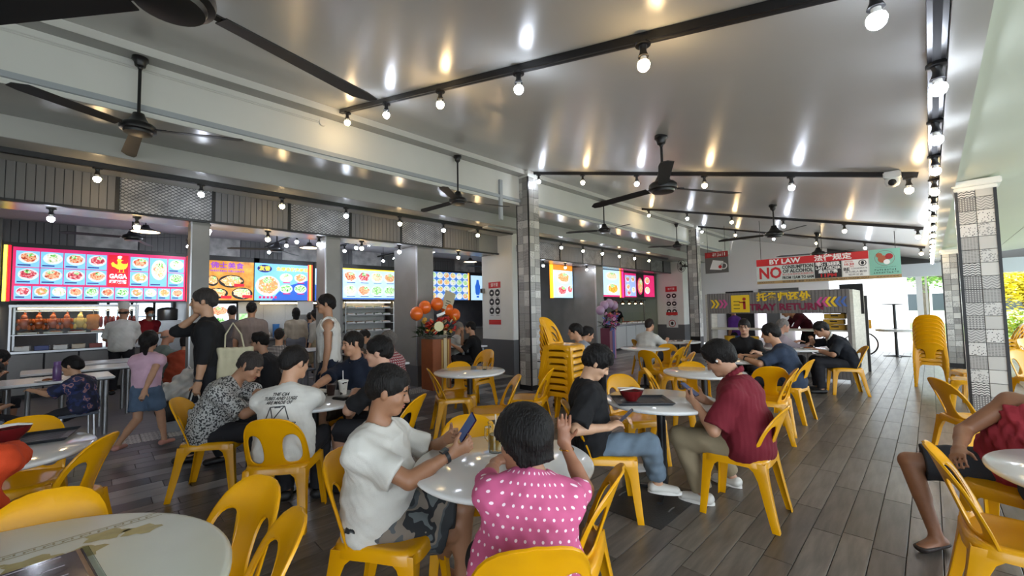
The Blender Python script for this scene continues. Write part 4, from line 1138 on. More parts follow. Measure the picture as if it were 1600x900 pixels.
def blotch_mat(name, cols, scale, rough=.85, thr=None):
    """hard-edged blotches of several colours (camouflage, prints)"""
    m = bpy.data.materials.new(name); m.use_nodes = True; nt = m.node_tree; bs = nt.nodes['Principled BSDF']; bs.inputs['Roughness'].default_value = rough
    tc = nt.nodes.new('ShaderNodeTexCoord'); n = nt.nodes.new('ShaderNodeTexNoise'); n.inputs['Scale'].default_value = scale; n.inputs['Detail'].default_value = 1.5
    nt.links.new(tc.outputs['Object'], n.inputs[0]); r = nt.nodes.new('ShaderNodeValToRGB'); r.color_ramp.interpolation = 'CONSTANT'
    th = thr or [0]+[.36+.28*i/(len(cols)-1) for i in range(1, len(cols))]
    while len(r.color_ramp.elements) < len(cols): r.color_ramp.elements.new(.5)
    for i, c in enumerate(cols): r.color_ramp.elements[i].position = th[i]; r.color_ramp.elements[i].color = lin(c)
    nt.links.new(n.outputs[0], r.inputs[0]); nt.links.new(r.outputs[0], bs.inputs[0]); return m
def check_mat(name, a, b, sc=.02):
    m = bpy.data.materials.new(name); m.use_nodes = True; nt = m.node_tree; bs = nt.nodes['Principled BSDF']; bs.inputs['Roughness'].default_value = .85
    tc = nt.nodes.new('ShaderNodeTexCoord'); outs = []
    for ax in (0, 2):
        w = nt.nodes.new('ShaderNodeTexWave'); w.bands_direction = 'X' if ax == 0 else 'Z'; w.inputs['Scale'].default_value = 1/sc/6.28*2; nt.links.new(tc.outputs['Object'], w.inputs[0]); outs.append(w.outputs[1])
    mm = nt.nodes.new('ShaderNodeMath'); mm.operation = 'MULTIPLY'; nt.links.new(outs[0], mm.inputs[0]); nt.links.new(outs[1], mm.inputs[1])
    r = nt.nodes.new('ShaderNodeValToRGB'); r.color_ramp.elements[0].position = .15; r.color_ramp.elements[1].position = .5; r.color_ramp.elements[0].color = lin(b); r.color_ramp.elements[1].color = lin(a)
    nt.links.new(mm.outputs[0], r.inputs[0]); nt.links.new(r.outputs[0], bs.inputs[0]); return m
CL_white = cloth('white cotton', 'c8c6bf'); CL_black = cloth('black cotton', '1b1b1d'); CL_navy = cloth('navy', '1d2433'); CL_maroon = cloth('maroon polo', '6b1c28', bump=.25)
CL_khaki = cloth('khaki twill', '8f8168'); CL_jean = cloth('faded denim', '6d7d8c', noise=.3, nscale=6); CL_dark = cloth('dark trousers', '26262a'); CL_grey = cloth('grey shirt', '8e9299')
M_camo = blotch_mat('camo print', ['2b2d30', '4b4f51', '746a60', '1d1e21', '5a5f60'], 9)
SH_white = mat('white shoe', 'c9c6bf', .5); SH_black = mat('black shoe', '1a191a', .5); SOLE = mat('rubber sole', 'dcdad4', .6)
SH_dark = mat('brown sandal', '2b2320', .6)
V = Vector

# the man in a white tee looking at his phone
p, a = cf(CH_P1, .02)
PH = at_z(733, 690, .88)
J1 = person('older man in white tee and camo shorts looking at his phone', p, a, lean=0, hpitch=16, hyaw=14, s=.96, back=-.10, girth=1.22, skinc='966a4e', res=.0075,
            hands=(at_z(706, 708, .815), at_z(700, 684, .83)), poles=((.7, -.1, -.6), (-.7, -.1, -.6)), palms=((-.9, .2, .4), (.9, .2, .4)), curl=(.75, .75), hdirs=((-.35, .9, .35), (.5, .8, .3)),
            shirt=dict(m=CL_white, sleeve=.74, loose=.017, wide=.018, hem=.13), pants=dict(m=M_camo, len=.46, loose=.026), shoes=dict(m=SH_dark, open=True), hair=dict(style='short', c='15110f', vol=.016),
            feet=(at_z(690, 880, .09), (-.12, .30, .09)))
wristwatch(J1, 0)
# the woman in pink
p, a = cf(CH_P2, .02)
J2 = person('woman in pink polka dot top seen from behind with one hand raised', p, a, lean=14, hpitch=6, hyaw=48, s=.87, side=7, shw=.90, hdn=.045, girth=1.24, skinc='9c6c52', res=.0075,
            hands=(at_z(881, 692, .90), at_z(775, 712, .77)), poles=((.6, .1, -.8), (-.9, -.2, -.4)), hdirs=((.02, .0, 1), (.5, .6, .1)), palms=((-.1, -1, .1), (0, 0, -1)), curl=(.12, .5),
            shirt=dict(m=dots_mat(), sleeve=.62, loose=.014, wide=.014, uv=True, hem=.14), pants=dict(m=CL_dark, len=.95), shoes=dict(m=SH_black), hair=dict(style='bob', c='120e0d', vol=.030))
# the young man in black
p, a = cf(CH_P3, .0)
J3 = person('young man in black tee and faded jeans bent over a phone', p, a, lean=-6, hpitch=38, hyaw=-4, s=.97, back=-.10, girth=1.04, skinc='c49a7c', res=.0085,
            hands=(at_z(950, 668, .68), at_z(962, 655, .68)), poles=((.7, -.4, -.7), (-.7, -.4, -.7)), curl=(.7, .7), hdirs=((-.3, .8, .3), (.4, .8, .3)),
            shirt=dict(m=CL_black, sleeve=.9, loose=.028, wide=.022), pants=dict(m=CL_jean, len=.92, loose=.02), shoes=dict(m=SH_white, sole=SOLE), hair=dict(style='messy', c='100c0c', vol=.026),
            feet=(at_z(1028, 752, .17), at_z(985, 722, .10)), knees=((.25, 1, .5), (-.2, 1, .5)))
# the man in maroon
p, a = cf(CH_P4, .02)
J4 = person('heavy-set man in maroon polo and khaki trousers reading his phone', p, a, lean=10, hpitch=28, hyaw=2, s=1.02, back=-.07, hdn=.02, girth=1.32, skinc='b3866a', res=.0085,
            hands=(at_z(1100, 624, .785), at_z(1086, 630, .785)), poles=((.5, -.2, -.9), (-.5, -.2, -.9)), curl=(.7, .7), palms=((-.8, 0, .5), (.8, 0, .5)), hdirs=((-.4, .8, .4), (.4, .8, .4)),
            shirt=dict(m=CL_maroon, sleeve=.88, loose=.02, wide=.018, collar=True), pants=dict(m=CL_khaki, len=.97, loose=.024), shoes=dict(m=SH_white, sole=SOLE), hair=dict(style='messy', c='120d0b', vol=.024),
            feet=(at_z(1143, 742, .09), at_z(1098, 768, .09)))
# ---- more people
CL_speck = blotch_mat('grey speckled print', ['2f3032', 'a9a9a6'], 70, thr=[0, .47]); CL_tank = cloth('white vest', 'cfcdc6'); CL_rust = cloth('rust tee', '8e3b25'); CL_pinkl = cloth('pale pink blouse', 'c7a3b4')
CL_plaid = check_mat('black and white plaid', 'bab4ae', '2a2628', .022); CL_redch = check_mat('red and white check', 'b9b2b0', '7a1f2c', .03); CL_brown = cloth('brown tee', '4a4038'); CL_beige = cloth('beige knit', 'a89c8a'); CL_taupe = cloth('taupe shirt', '8c7d74')
CL_purple = cloth('purple polo', '4b2470'); CL_orange = cloth('orange tee', 'c2431f'); CL_red = cloth('red tank top', 'a03540', noise=.3, nscale=7); CL_green = cloth('grey green tee', '66706a'); CL_redst = cloth('dark red polo', '8a1f2a')
CL_stripe = check_mat('navy striped tee', 'a9b5bb', '3a4450', .05); CL_bluep = blotch_mat('navy comic print', ['161c34', '1c2750', '8d6a6e', '27325e'], 14, thr=[0, .50, .60, .66]); CL_dsh = cloth('denim shorts', '52647a', noise=.25, nscale=10); CL_lilac = cloth('lilac grey shirt', '9b8f96')
SH_sand = mat('pink sandal', 'b57f74', .6)
def cam_pt(px, D):
    r = (px-800)/FPX*D; v = CR*r+CF*D; v.z = 0
    return (v.x, v.y)
p, a = cf(CH_P5, .03)
J5 = person('man in white slogan tee seen from behind', p, a, lean=10, hpitch=10, hyaw=-35, s=1.0, girth=1.08, skinc='b98c6e', res=.011, hands=(at_z(500, 612, .78), at_z(470, 615, .78)), poles=((.6, -.3, -.9), (-.5, -.3, -.9)),
            shirt=dict(m=CL_white, sleeve=.85, loose=.018, wide=.018, hem=.14), pants=dict(m=CL_dark), shoes=dict(m=SH_black), hair=dict(style='short', c='15100e', vol=.010), face_parts=True)
p, a = cf(CH_P6, .02)
J6 = person('man in grey speckled shirt leaning over the drinks table', p, a, lean=30, hpitch=22, hyaw=-15, s=1.0, girth=1.1, skinc='a87c60', res=.011, hands=(at_z(430, 622, .78), at_z(470, 622, .78)), shirt=dict(m=CL_speck, sleeve=.9, loose=.024, wide=.02, hem=.14), pants=dict(m=CL_dark, len=.98), shoes=dict(m=SH_black),
            hair=dict(style='short', c='3a3431', vol=.008))
p, a = cf(CH_P7, .02)
J7 = person('man in dark blue polo turned sideways across the drinks table', p, a, lean=4, hpitch=6, hyaw=-38, s=1.04, girth=1.15, skinc='b98a6c', res=.011, hands=(at_z(490, 606, .80), (-.25, .22, .55)), poles=((.8, .1, -.6), None), shirt=dict(m=CL_navy, sleeve=.85, loose=.02, wide=.018, collar=True), pants=dict(m=cloth('olive shorts', '3d372e'), len=.5),
            shoes=dict(m=SH_dark), hair=dict(style='buzz', c='16110f', vol=.010))
p, a = cf(CH_P8, .02)
J8 = person('man in black tee with white back print holding a drink', p, a, lean=12, hpitch=4, hyaw=12, s=1.04, girth=1.1, skinc='c0937a', res=.011, hands=((.18, .38, .72), at_z(553, 616, .80)), poles=(None, (-.9, -.1, -.5)), shirt=dict(m=CL_black, sleeve=.85, loose=.024, wide=.02, hem=.13), pants=dict(m=CL_dark, len=.5),
            shoes=dict(m=SH_black), hair=dict(style='short', c='0f0b0a', vol=.016))
J9 = person('man in white vest standing with his hands at his sides', cam_pt(515, 5.5), RA(515, 88), sit=False, s=1.01, lean=2, hpitch=2, skinc='a97c5e', res=.012, hands=((.22, .04, .80), (-.22, .05, .80)), shirt=dict(m=CL_tank, sleeve=0, loose=.028, hem=.05, neck=.075), pants=dict(m=CL_navy, len=.5), shoes=dict(m=SH_dark),
            hair=dict(style='short', c='14100e', vol=.010), glasses=True)
J10 = person('tall man in black long-sleeved top talking on a phone', (-5.39, .89), RA(335, 82), sit=False, s=1.03, lean=3, hpitch=4, skinc='b08668', res=.010, hands=((.075, .13, 1.53), (-.24, .06, .82)), poles=((.5, .6, -1), (-.5, -.6, 0)), hdirs=((-.2, -.1, 1), None), palms=((-.6, -.7, 0), None), curl=(.8, .8),
             shirt=dict(m=CL_black, sleeve=1.25, loose=.022, hem=.12), pants=dict(m=cloth('black jeans', '1e1f24')), shoes=dict(m=SH_black), hair=dict(style='short', c='37322f', vol=.012), feet=((.10, .16, .09), (-.09, -.14, .09)))
wristwatch(J10, 1, r=.034)
J11 = person('girl in pale pink blouse and denim shorts walking away', (-6.38, .46), RA(215, -42), sit=False, s=.755, lean=3, hyaw=20, skinc='b58a6e', res=.011, hands=((.22, -.30, .66), (-.16, .34, .64)), poles=((.5, -.6, 0), (-.5, -.6, 0)), shirt=dict(m=CL_pinkl, sleeve=.3, loose=.022, wide=.012, hem=-.02), pants=dict(m=CL_dsh, len=.36, loose=.024),
             shoes=dict(m=SH_sand), hair=dict(style='pony', c='120d0c', vol=.016), feet=((.06, .20, .075), (-.06, -.26, .16)), face_parts=False)
J12 = person('boy in navy printed tee sitting on a stool', (-7.02, -.08), RA(120, 62), s=.74, seat=.43, lean=14, hpitch=6, skinc='b08668', res=.011, hands=((.1, .36, .70), (-.08, .36, .72)), shirt=dict(m=CL_bluep, sleeve=.85, loose=.026, wide=.02), pants=dict(m=CL_dark, len=.5), shoes=dict(m=SH_dark), hair=dict(style='short', c='0e0b0b', vol=.014), face_parts=False)
J13 = person('dark-haired diner leaning over the table at the left edge', (-8.55, -1.02), RA(20, -70), s=.86, lean=28, hpitch=12, skinc='a9785c', res=.012, hands=(at_z(62, 566, .82), at_z(60, 560, .84)), shirt=dict(m=CL_brown, sleeve=.7), pants=dict(m=CL_dark, len=.6), hair=dict(style='short', c='0d0b0b', vol=.02))
J14 = person('child in striped tee cut off by the left edge', (-7.2, -.80), RA(0, -60), s=.74, lean=8, hpitch=20, skinc='b08668', res=.012, shirt=dict(m=CL_stripe, sleeve=.8), pants=dict(m=CL_dark, len=.6), hair=dict(style='short', c='17110f', vol=.014))
# people deeper in the hall
def far(label, px, D, rel, **k):
    kw = dict(res=.0155, fingers=False, face_parts=False); kw.update(k)
    return person(label, cam_pt(px, D), RA(px, rel), **kw)
WH = dict(style='short', c='15110f', vol=.012)
J15 = person('cook in white tee and tall white hat at the roast meat counter', (-11.45, .44), 165, sit=False, s=1.0, girth=1.12, skinc='a8785c', res=.015, fingers=False, face_parts=False, hands=((.12, .42, 1.02), (-.22, .35, 1.02)), shirt=dict(m=CL_white, sleeve=.9, loose=.03, wide=.02, hem=.10), pants=dict(m=CL_dark), shoes=dict(m=SH_black), hair=dict(style='bald', c='2a2422'))
J16 = person('masked cook in dark red polo with folded arms', (-13.3, .95), 20, sit=False, s=1.0, girth=1.1, skinc='a8785c', res=.015, fingers=False, face_parts=False, hands=((-.10, .24, 1.12), (.10, .26, 1.10)), shirt=dict(m=CL_redst, sleeve=.9, loose=.02), pants=dict(m=CL_dark), shoes=dict(m=SH_black), hair=WH)
far('bald man in grey green tee seated by the red stall', 258, 7.8, -75, s=1.0, girth=1.1, lean=12, skinc='a9785e', shirt=dict(m=CL_green, sleeve=.85, loose=.02), pants=dict(m=CL_dark), shoes=dict(m=SH_black), hair=dict(style='bald', c='6a625c'), hands=((.2, .5, .8), (-.2, .5, .8)))
far('person in rust red tee seated behind the man on the phone', 287, 6.95, -30, s=.95, girth=1.1, lean=22, shirt=dict(m=CL_rust, sleeve=.8, loose=.02), pants=dict(m=CL_black), shoes=dict(m=SH_black), hair=dict(style='bob', c='140f0e', vol=.01), hands=((.2, .45, .8), (-.2, .45, .8)))
far('grey-shirted man queueing at the yellow stall', 364, 8.4, 5, sit=False, s=.98, shirt=dict(m=cloth('slate shirt', '5f5a5c'), sleeve=.9, loose=.02), pants=dict(m=CL_dark), shoes=dict(m=SH_black), hair=WH)
far('man in taupe checked shirt queueing at the blue stall', 393, 7.6, -3, sit=False, s=1.0, girth=1.08, shirt=dict(m=check_mat('taupe check', '9a8a80', '6f625c', .012), sleeve=.9, loose=.026, hem=.1), pants=dict(m=CL_dark), shoes=dict(m=SH_black), hair=WH)
far('man in dark tee and glasses seated in the walkway', 418, 6.0, 75, s=1.0, lean=16, skinc='b58a6e', hands=((.1, .36, .86), (-.12, .36, .9)), shirt=dict(m=cloth('charcoal tee', '2a2b2f'), sleeve=.9), pants=dict(m=CL_dark), shoes=dict(m=SH_black), hair=dict(style='messy', c='110d0c', vol=.016), glasses=True, face_parts=True)
far('man in black and white plaid shirt seen from behind', 437, 7.2, -5, s=1.0, lean=8, shirt=dict(m=CL_plaid, sleeve=.9, loose=.022), pants=dict(m=CL_dark), shoes=dict(m=SH_black), hair=dict(style='short', c='241d1a', vol=.006))
far('woman with long black hair in beige top at the counter', 463, 10.2, 0, sit=False, s=.95, shirt=dict(m=CL_beige, sleeve=1.6, loose=.03, hem=-.02), pants=dict(m=cloth('grey trousers', '6e7078'), loose=.05, flare=.03), shoes=dict(m=SH_white), hair=dict(style='long', c='0f0c0c', vol=.016))
far('boy in blue between the two women at the counter', 484, 10.8, -10, sit=False, s=.88, shirt=dict(m=cloth('blue tee', '3a4a66'), sleeve=.9), pants=dict(m=CL_navy), shoes=dict(m=SH_black), hair=WH)
far('woman in beige cardigan and skirt by the blue stall', 498, 10.0, 60, sit=False, s=.92, shirt=dict(m=cloth('stone cardigan', '9a958c'), sleeve=1.6, loose=.03), pants=dict(m=CL_khaki, len=.62, loose=.05), shoes=dict(m=SH_white), hair=dict(style='long', c='140f0e', vol=.014))
far('man in dark tee eating at a small square table', 553, 7.6, -70, s=.98, lean=24, hpitch=16, hands=((.15, .5, .80), (-.12, .5, .82)), shirt=dict(m=CL_brown, sleeve=.85), pants=dict(m=CL_dark), shoes=dict(m=SH_black), hair=WH)
far('grey-haired person in red and white check behind the black tee', 610, 5.6, 70, s=1.0, girth=1.1, lean=10, skinc='a9785e', hands=((.1, .34, .9), (-.12, .34, .95)), shirt=dict(m=CL_redch, sleeve=.95, loose=.025), pants=dict(m=CL_dark), shoes=dict(m=SH_black), hair=dict(style='short', c='6b6560', vol=.008))
far('old man in white shirt at the table behind the flower stand', 712, 9.6, -75, s=1.0, lean=14, hands=((.1, .4, .8), (-.1, .4, .8)), shirt=dict(m=CL_white, sleeve=.9, collar=False), pants=dict(m=CL_dark), shoes=dict(m=SH_black), hair=dict(style='buzz', c='8b8680', vol=.006), face_parts=True)
far('man in black tee resting his chin on his hand', 738, 9.0, 80, s=1.02, lean=12, hands=((.05, .24, 1.02), (-.15, .4, .8)), shirt=dict(m=CL_black, sleeve=.9, loose=.022), pants=dict(m=CL_dark), shoes=dict(m=SH_black), hair=WH)
p, a = cf(CH_P27, .0)
person('man in plain grey tee seen from behind by the chair stack', p, a+5, s=1.04, lean=20, girth=1.08, res=.0145, fingers=False, face_parts=False, hands=((.2, .45, .8), (-.2, .45, .8)), shirt=dict(m=CL_grey, sleeve=.9, loose=.024, hem=.14), pants=dict(m=CL_dark), shoes=dict(m=SH_black), hair=WH)
far('man in dark tee facing the man in grey', 900, 6.9, -70, s=1.0, lean=22, hpitch=14, face_parts=True, hands=((.2, .42, .8), (-.2, .42, .8)), shirt=dict(m=CL_navy, sleeve=.9), pants=dict(m=CL_dark), shoes=dict(m=SH_black), hair=WH)
far('man in white shirt eating at the farthest round table', 1008, 8.9, -35, s=1.02, lean=18, girth=1.05, hands=((.18, .46, .82), (-.2, .44, .82)), shirt=dict(m=CL_white, sleeve=.9, loose=.03, wide=.02, hem=.13), pants=dict(m=CL_dark), shoes=dict(m=SH_black), hair=dict(style='short', c='2a201c', vol=.012))
person('cleaner in purple polo with her hair in a bun', (-3.45, 11.35), RA(1143, 60), sit=False, s=.88, girth=1.05, res=.016, fingers=False, face_parts=True, shirt=dict(m=CL_purple, sleeve=.9, loose=.02), pants=dict(m=CL_black), shoes=dict(m=SH_black), hair=dict(style='bun', c='140f0e', vol=.008), skinc='a8785c')
person('man in glasses and black polo facing the camera', cam_pt(1160, 7.0), RA(1160, 172), s=1.02, lean=6, hpitch=2, res=.012, fingers=False, hands=((.2, .42, .8), (-.2, .42, .8)), shirt=dict(m=CL_black, sleeve=.9, loose=.02, collar=True), pants=dict(m=CL_dark), shoes=dict(m=SH_black), hair=dict(style='fringe', c='1b1513', vol=.014), glasses=True, skinc='b48a70')
far('grey-haired man in lilac grey shirt reaching across the table', 1207, 8.0, -60, s=1.02, lean=24, hands=((.2, .5, .8), (-.2, .5, .8)), shirt=dict(m=CL_lilac, sleeve=1.5, loose=.026), pants=dict(m=CL_dark), shoes=dict(m=SH_black), hair=dict(style='short', c='7d7671', vol=.006), skinc='b3836a')
p, a = cf(CH_P32, .0)
J32 = person('stocky man in slate blue tee with a watch at the plates table', p, a+10, s=1.02, lean=22, girth=1.15, hpitch=4, res=.012, fingers=False, face_parts=False, hands=((.1, .5, .80), (-.22, .46, .80)), poles=((.8, -.1, -.5), (-.8, -.1, -.5)), shirt=dict(m=cloth('slate blue tee', '2b3648'), sleeve=.9, loose=.024, wide=.02), pants=dict(m=CL_dark), shoes=dict(m=SH_black), hair=dict(style='short', c='120e0d', vol=.018))
wristwatch(J32, 1)
p, a = cf(CH_P33, .02)
person('man in black polo bending over his food by the counter', p, a, s=1.06, lean=34, hpitch=14, res=.012, fingers=False, face_parts=True, hands=((.08, .42, .92), (-.2, .40, .74)), poles=((.9, -.1, -.4), (-.9, -.2, -.5)), shirt=dict(m=cloth('ink polo', '15181f'), sleeve=.95, loose=.024, collar=True, cm=CL_white), pants=dict(m=CL_dark), shoes=dict(m=SH_black), hair=WH, skinc='a87c60')
person('person in dark red shirt and black cap bending behind the counter', (-2.0, 11.6), 215, sit=False, s=.98, lean=48, hpitch=20, res=.016, fingers=False, face_parts=False, hands=((.1, .6, .95), (-.1, .6, .95)), shirt=dict(m=cloth('wine shirt', '4a1520'), sleeve=1.4), pants=dict(m=CL_black), shoes=dict(m=SH_black), hair=dict(style='short', c='120e0d', hat=M_blackm))
# right edge: seated figure in a red tank top, head out of the picture
p, a = cf(CH_P35, -.02)
J35 = person('person in red tank top and dark shorts sitting at the right edge', p, a, s=1.0, girth=1.2, lean=10, side=-22, hyaw=-50, res=.0095, skinc='8f6348', hands=(at_z(1498, 702, .66), (-.10, .26, .62)), poles=((.7, -.5, -.4), None), shirt=dict(m=CL_red, sleeve=0, loose=.022, hem=.12, neck=.08, wrinkle=.009), pants=dict(m=cloth('dark grey shorts', '35373c'), len=.42, loose=.03), shoes=dict(m=SH_dark, open=True),
             feet=(V((-.05, 3.72, .09)), (-.15, .42, .09)), knees=((1.0, .45, .2), None), hair=dict(style='short', c='17120f'))
p, a = cf(CH_P36, .0)
J36 = person('person in orange tee with one elbow on the table at the left edge', p, a, s=.98, girth=1.1, lean=12, res=.011, skinc='a06c4c', hands=(at_z(30, 704, .79), (-.2, .4, .8)), poles=((1, -.1, -.35), None), shirt=dict(m=CL_orange, sleeve=.72, loose=.02, wide=.016), pants=dict(m=CL_dark, len=.5), shoes=dict(m=SH_black), hair=WH)
# ================================================================== backlit menu boards
def glow_mat(name, cols, scale=20, s=MENU_E, detail=2.0):
    if name in MATS: return MATS[name]
    m = bpy.data.materials.new(name); m.use_nodes = True; nt = m.node_tree; bs = nt.nodes['Principled BSDF']; MATS[name] = m
    bs.inputs['Roughness'].default_value = .3
    if len(cols) > 1:
        tc = nt.nodes.new('ShaderNodeTexCoord'); n = nt.nodes.new('ShaderNodeTexNoise'); n.inputs['Scale'].default_value = scale; n.inputs['Detail'].default_value = detail
        nt.links.new(tc.outputs['Object'], n.inputs[0]); r = nt.nodes.new('ShaderNodeValToRGB')
        while len(r.color_ramp.elements) < len(cols): r.color_ramp.elements.new(.5)
        for i, c in enumerate(cols): r.color_ramp.elements[i].position = .3+.4*i/(len(cols)-1); r.color_ramp.elements[i].color = lin(c)
        nt.links.new(n.outputs[0], r.inputs[0]); nt.links.new(r.outputs[0], bs.inputs['Emission Color']); nt.links.new(r.outputs[0], bs.inputs['Base Color'])
    else:
        bs.inputs['Emission Color'].default_value = lin(cols[0]); bs.inputs['Base Color'].default_value = lin(cols[0])
    bs.inputs['Emission Strength'].default_value = s
    return m
G = lambda n, *c, **k: glow_mat('glow '+n, list(c), **k)
FOODS = [G('roast', '7a1f14', 'd8653a', 'f0c39a', '8a2a1a', scale=24), G('greens', '1f7a2e', '7fd060', 'e8f0d8', '2d8f3a', scale=24), G('noodles', 'e8b060', 'fff0d0', 'c05028', scale=26), G('char siew', '8a1525', 'd4485a', 'f5d0c8', scale=30),
         G('soup', 'f4ead8', 'e08850', '9fd070', scale=22), G('chicken', 'f3d79a', 'e0a050', 'fff4e0', scale=20), G('prawn', 'f06030', 'ffc090', 'c02818', scale=26), G('rice', 'ffffff', 'e8e0d0', '80b060', scale=24)]
M_case = mat('menu casing', '2a2a2e', .4)
G_blue = G('sky blue', '7fc4f5'); G_dblue = G('deep blue', '2a62c8'); G_white = G('white', 'f4f8ff'); G_red = G('red', 'd8142c'); G_pink = G('magenta', 'd42468'); G_yel = G('yellow', 'ffe23a'); G_plate = G('plate', 'd8e8f8'); G_black = G('panel black', '14100e', s=.3)
G_or = G('orange', 'f08a28'); G_wood = G('wood board', 'b8701c', 'e8ac48', scale=6); G_ink = G('ink blue', '1c2f7a', s=.6); G_purp = G('purple', '8a3ab8'); G_lb = G('pale blue', 'bfe4ff')
RXP = (math.pi/2, 0, math.pi/2)
def ellipse_pts(cy, cz, ry, rz, n=20): return [(cy+ry*math.cos(2*math.pi*k/n), cz+rz*math.sin(2*math.pi*k/n)) for k in range(n)]
def face_poly(parent, name, m, x, pts, t=.003):
    """flat printed shape facing +X; pts in (y, z)"""
    n = len(pts); b = MB().add([(x, y, z) for y, z in pts]+[(x+t, y, z) for y, z in pts], [tuple(range(n, 2*n))]+[(i, (i+1) % n, n+(i+1) % n, n+i) for i in range(n)])
    return b.build(name, m, parent)
def rect(y0, y1, z0, z1): return [(y0, z0), (y1, z0), (y1, z1), (y0, z1)]
def dish(parent, x, cy, cz, ry, rz, food, plate=None, name='dish_picture'):
    o = face_poly(parent, name, plate or G_plate, x, ellipse_pts(cy, cz, ry, rz))
    rn_ = random.Random(cy*31+cz*17); n = 18
    pts = [(cy+ry*.82*math.cos(2*math.pi*k/n)*(1+rn_.uniform(-.14, .14)), cz+rz*.08+rz*.78*math.sin(2*math.pi*k/n)*(1+rn_.uniform(-.16, .16))) for k in range(n)]
    face_poly(o, 'food', food, x+.003, pts)
    if food is not FOODS[1] and ry > .1:
        gx, gz = cy+ry*rn_.uniform(-.3, .35), cz+rz*.5; face_poly(o, 'garnish', FOODS[1], x+.006, [(gx+ry*.38*math.cos(2*math.pi*k/10)*rn_.uniform(.7, 1.2), gz+rz*.30*math.sin(2*math.pi*k/10)*rn_.uniform(.7, 1.2)) for k in range(10)])
    return o
def board(label, x, y0, y1, z0, z1, face):
    e = empty('menu_board', (0, 0, 0)); e.location = (x, (y0+y1)/2, z0); tag(e, label, 'menu board', 'backlit menu boards over the stalls')
    r = empty('x'); bpy.data.objects.remove(r)
    off = Vector((-x, -(y0+y1)/2, -z0))
    c = MB().box(x-.16, x-.002, y0-.13 if y0 < 2 else y0-.02, y1+.13 if y0 < 2 or 2.9 < y0 < 3 else y1+.02, z0-.02, 2.985 if x < -12 else 2.90).build('casing', M_case, e); c.location = off
    f = face_poly(e, 'light_panel', face, x-.002, rect(y0, y1, z0, z1)); f.location = off
    return e, f        # printed pieces hang on the light panel in world coordinates
XS = -12.3
# --- red board of the roast stall
e, f = board('long red menu board with a yellow duck logo over the roast stall', XS, -1.08, 1.53, 1.87, 2.90, G_pink)
x = XS+.002; k = 0
def cell(y0, y1, z0, z1, food, bg=None, bar=True):
    c = face_poly(f, 'menu_cell', bg or G_blue, x, rect(y0, y1, z0, z1))
    dish(c, x+.003, (y0+y1)/2+.01, z0+(z1-z0)*.58, (y1-y0)*.44, (z1-z0)*.36, food)
    if bar: face_poly(c, 'price_strip', G_ink, x+.004, rect(y0+.02, y0+(y1-y0)*.62, z0+.025, z0+.05))
for j in range(2):
    for i in range(4):
        cell(-1.04+.315*i, -.74+.315*i, 2.52-.325*j, 2.83-.325*j, FOODS[(0, 7, 0, 3, 3, 0, 3, 0)[j*4+i]])
lg = face_poly(f, 'logo_panel', G_red, x, rect(.225, .545, 2.17, 2.85))
duck = [(.27, 2.66), (.30, 2.70), (.33, 2.66), (.37, 2.64), (.375, 2.70), (.36, 2.735), (.375, 2.77), (.41, 2.775), (.43, 2.75), (.465, 2.74), (.43, 2.725), (.425, 2.68), (.46, 2.665), (.52, 2.67), (.535, 2.70), (.53, 2.62), (.50, 2.56), (.44, 2.54), (.37, 2.55), (.33, 2.585), (.29, 2.60)]
face_poly(lg, 'duck_logo', G_yel, x+.003, duck); face_poly(lg, 'chef_hat', G_white, x+.003, [(.375, 2.775), (.425, 2.765), (.43, 2.80), (.445, 2.815), (.42, 2.835), (.39, 2.835), (.365, 2.815), (.372, 2.80)])
for yy in (.40, .46): face_poly(lg, 'duck_leg', G_yel, x+.003, [(yy, 2.545), (yy+.012, 2.545), (yy+.012, 2.49), (yy+.03, 2.48), (yy-.03, 2.48), (yy, 2.49)])
text('GAGA', .13, G_white, lg, (x+.004, .385, 2.39), RXP, bold=.006, width=.28); text('嘎嘎烧腊', .085, G_white, lg, (x+.004, .385, 2.27), RXP, bold=.003, width=.27)
cell(.575, .875, 2.52, 2.83, FOODS[0]); cell(.575, .875, 2.195, 2.505, FOODS[5]); cell(.895, 1.195, 2.195, 2.83, FOODS[2]); cell(1.215, 1.50, 2.52, 2.83, FOODS[7]); cell(1.215, 1.50, 2.195, 2.505, FOODS[1])
for i in range(11): cell(-1.05+.2325*i, -.835+.2325*i, 1.90, 2.15, FOODS[(3, 4, 7, 6, 1, 0, 1, 4, 7, 5, 6)[i]])
for yy, m, lb in ((-1.17, 'y', 'yellow'), (-1.12, 'r', 'red'), (1.57, 'r', 'red'), (1.62, 'y', 'yellow')):
    mm = emat('yellow neon', 'ffe94a', 3.0) if m == 'y' else emat('red neon', 'e0182c', 1.6)
    o = MB().tube([(0, 0, 0), (0, 0, 1.06)], .022, 10).build('neon_strip', mm, None, (XS+.018, yy, 1.86)); tag(o, '%s upright neon strip at the %s end of the red menu board' % (lb, 'left' if yy < 0 else 'right'), 'neon light', 'neon strips of the stalls')
# --- yellow western board
e, f = board('yellow western food menu board on wood planks', XS, 1.94, 2.93, 1.89, 2.86, G_wood)
text('佛士美食', .16, G_purp, f, (x+.003, 2.36, 2.74), RXP, bold=.004, width=.70); text('WESTERN DELIGHTS', .06, G_purp, f, (x+.003, 2.36, 2.61), RXP, bold=.002, width=.72)
for cy, cz, ry, rz, fd in ((2.02, 2.36, .12, .13, 5), (2.45, 2.36, .27, .16, 5), (2.14, 2.06, .22, .13, 5), (2.68, 2.06, .23, .15, 2)):
    dish(f, x, max(cy, 1.94+ry), cz, ry, rz, FOODS[fd], G_black)
for cy, cz in ((2.62, 2.27), (2.80, 1.99), (2.35, 1.97)): face_poly(f, 'price_tag', G_red, x+.008, rect(cy-.12, cy+.10, cz-.04, cz+.03))
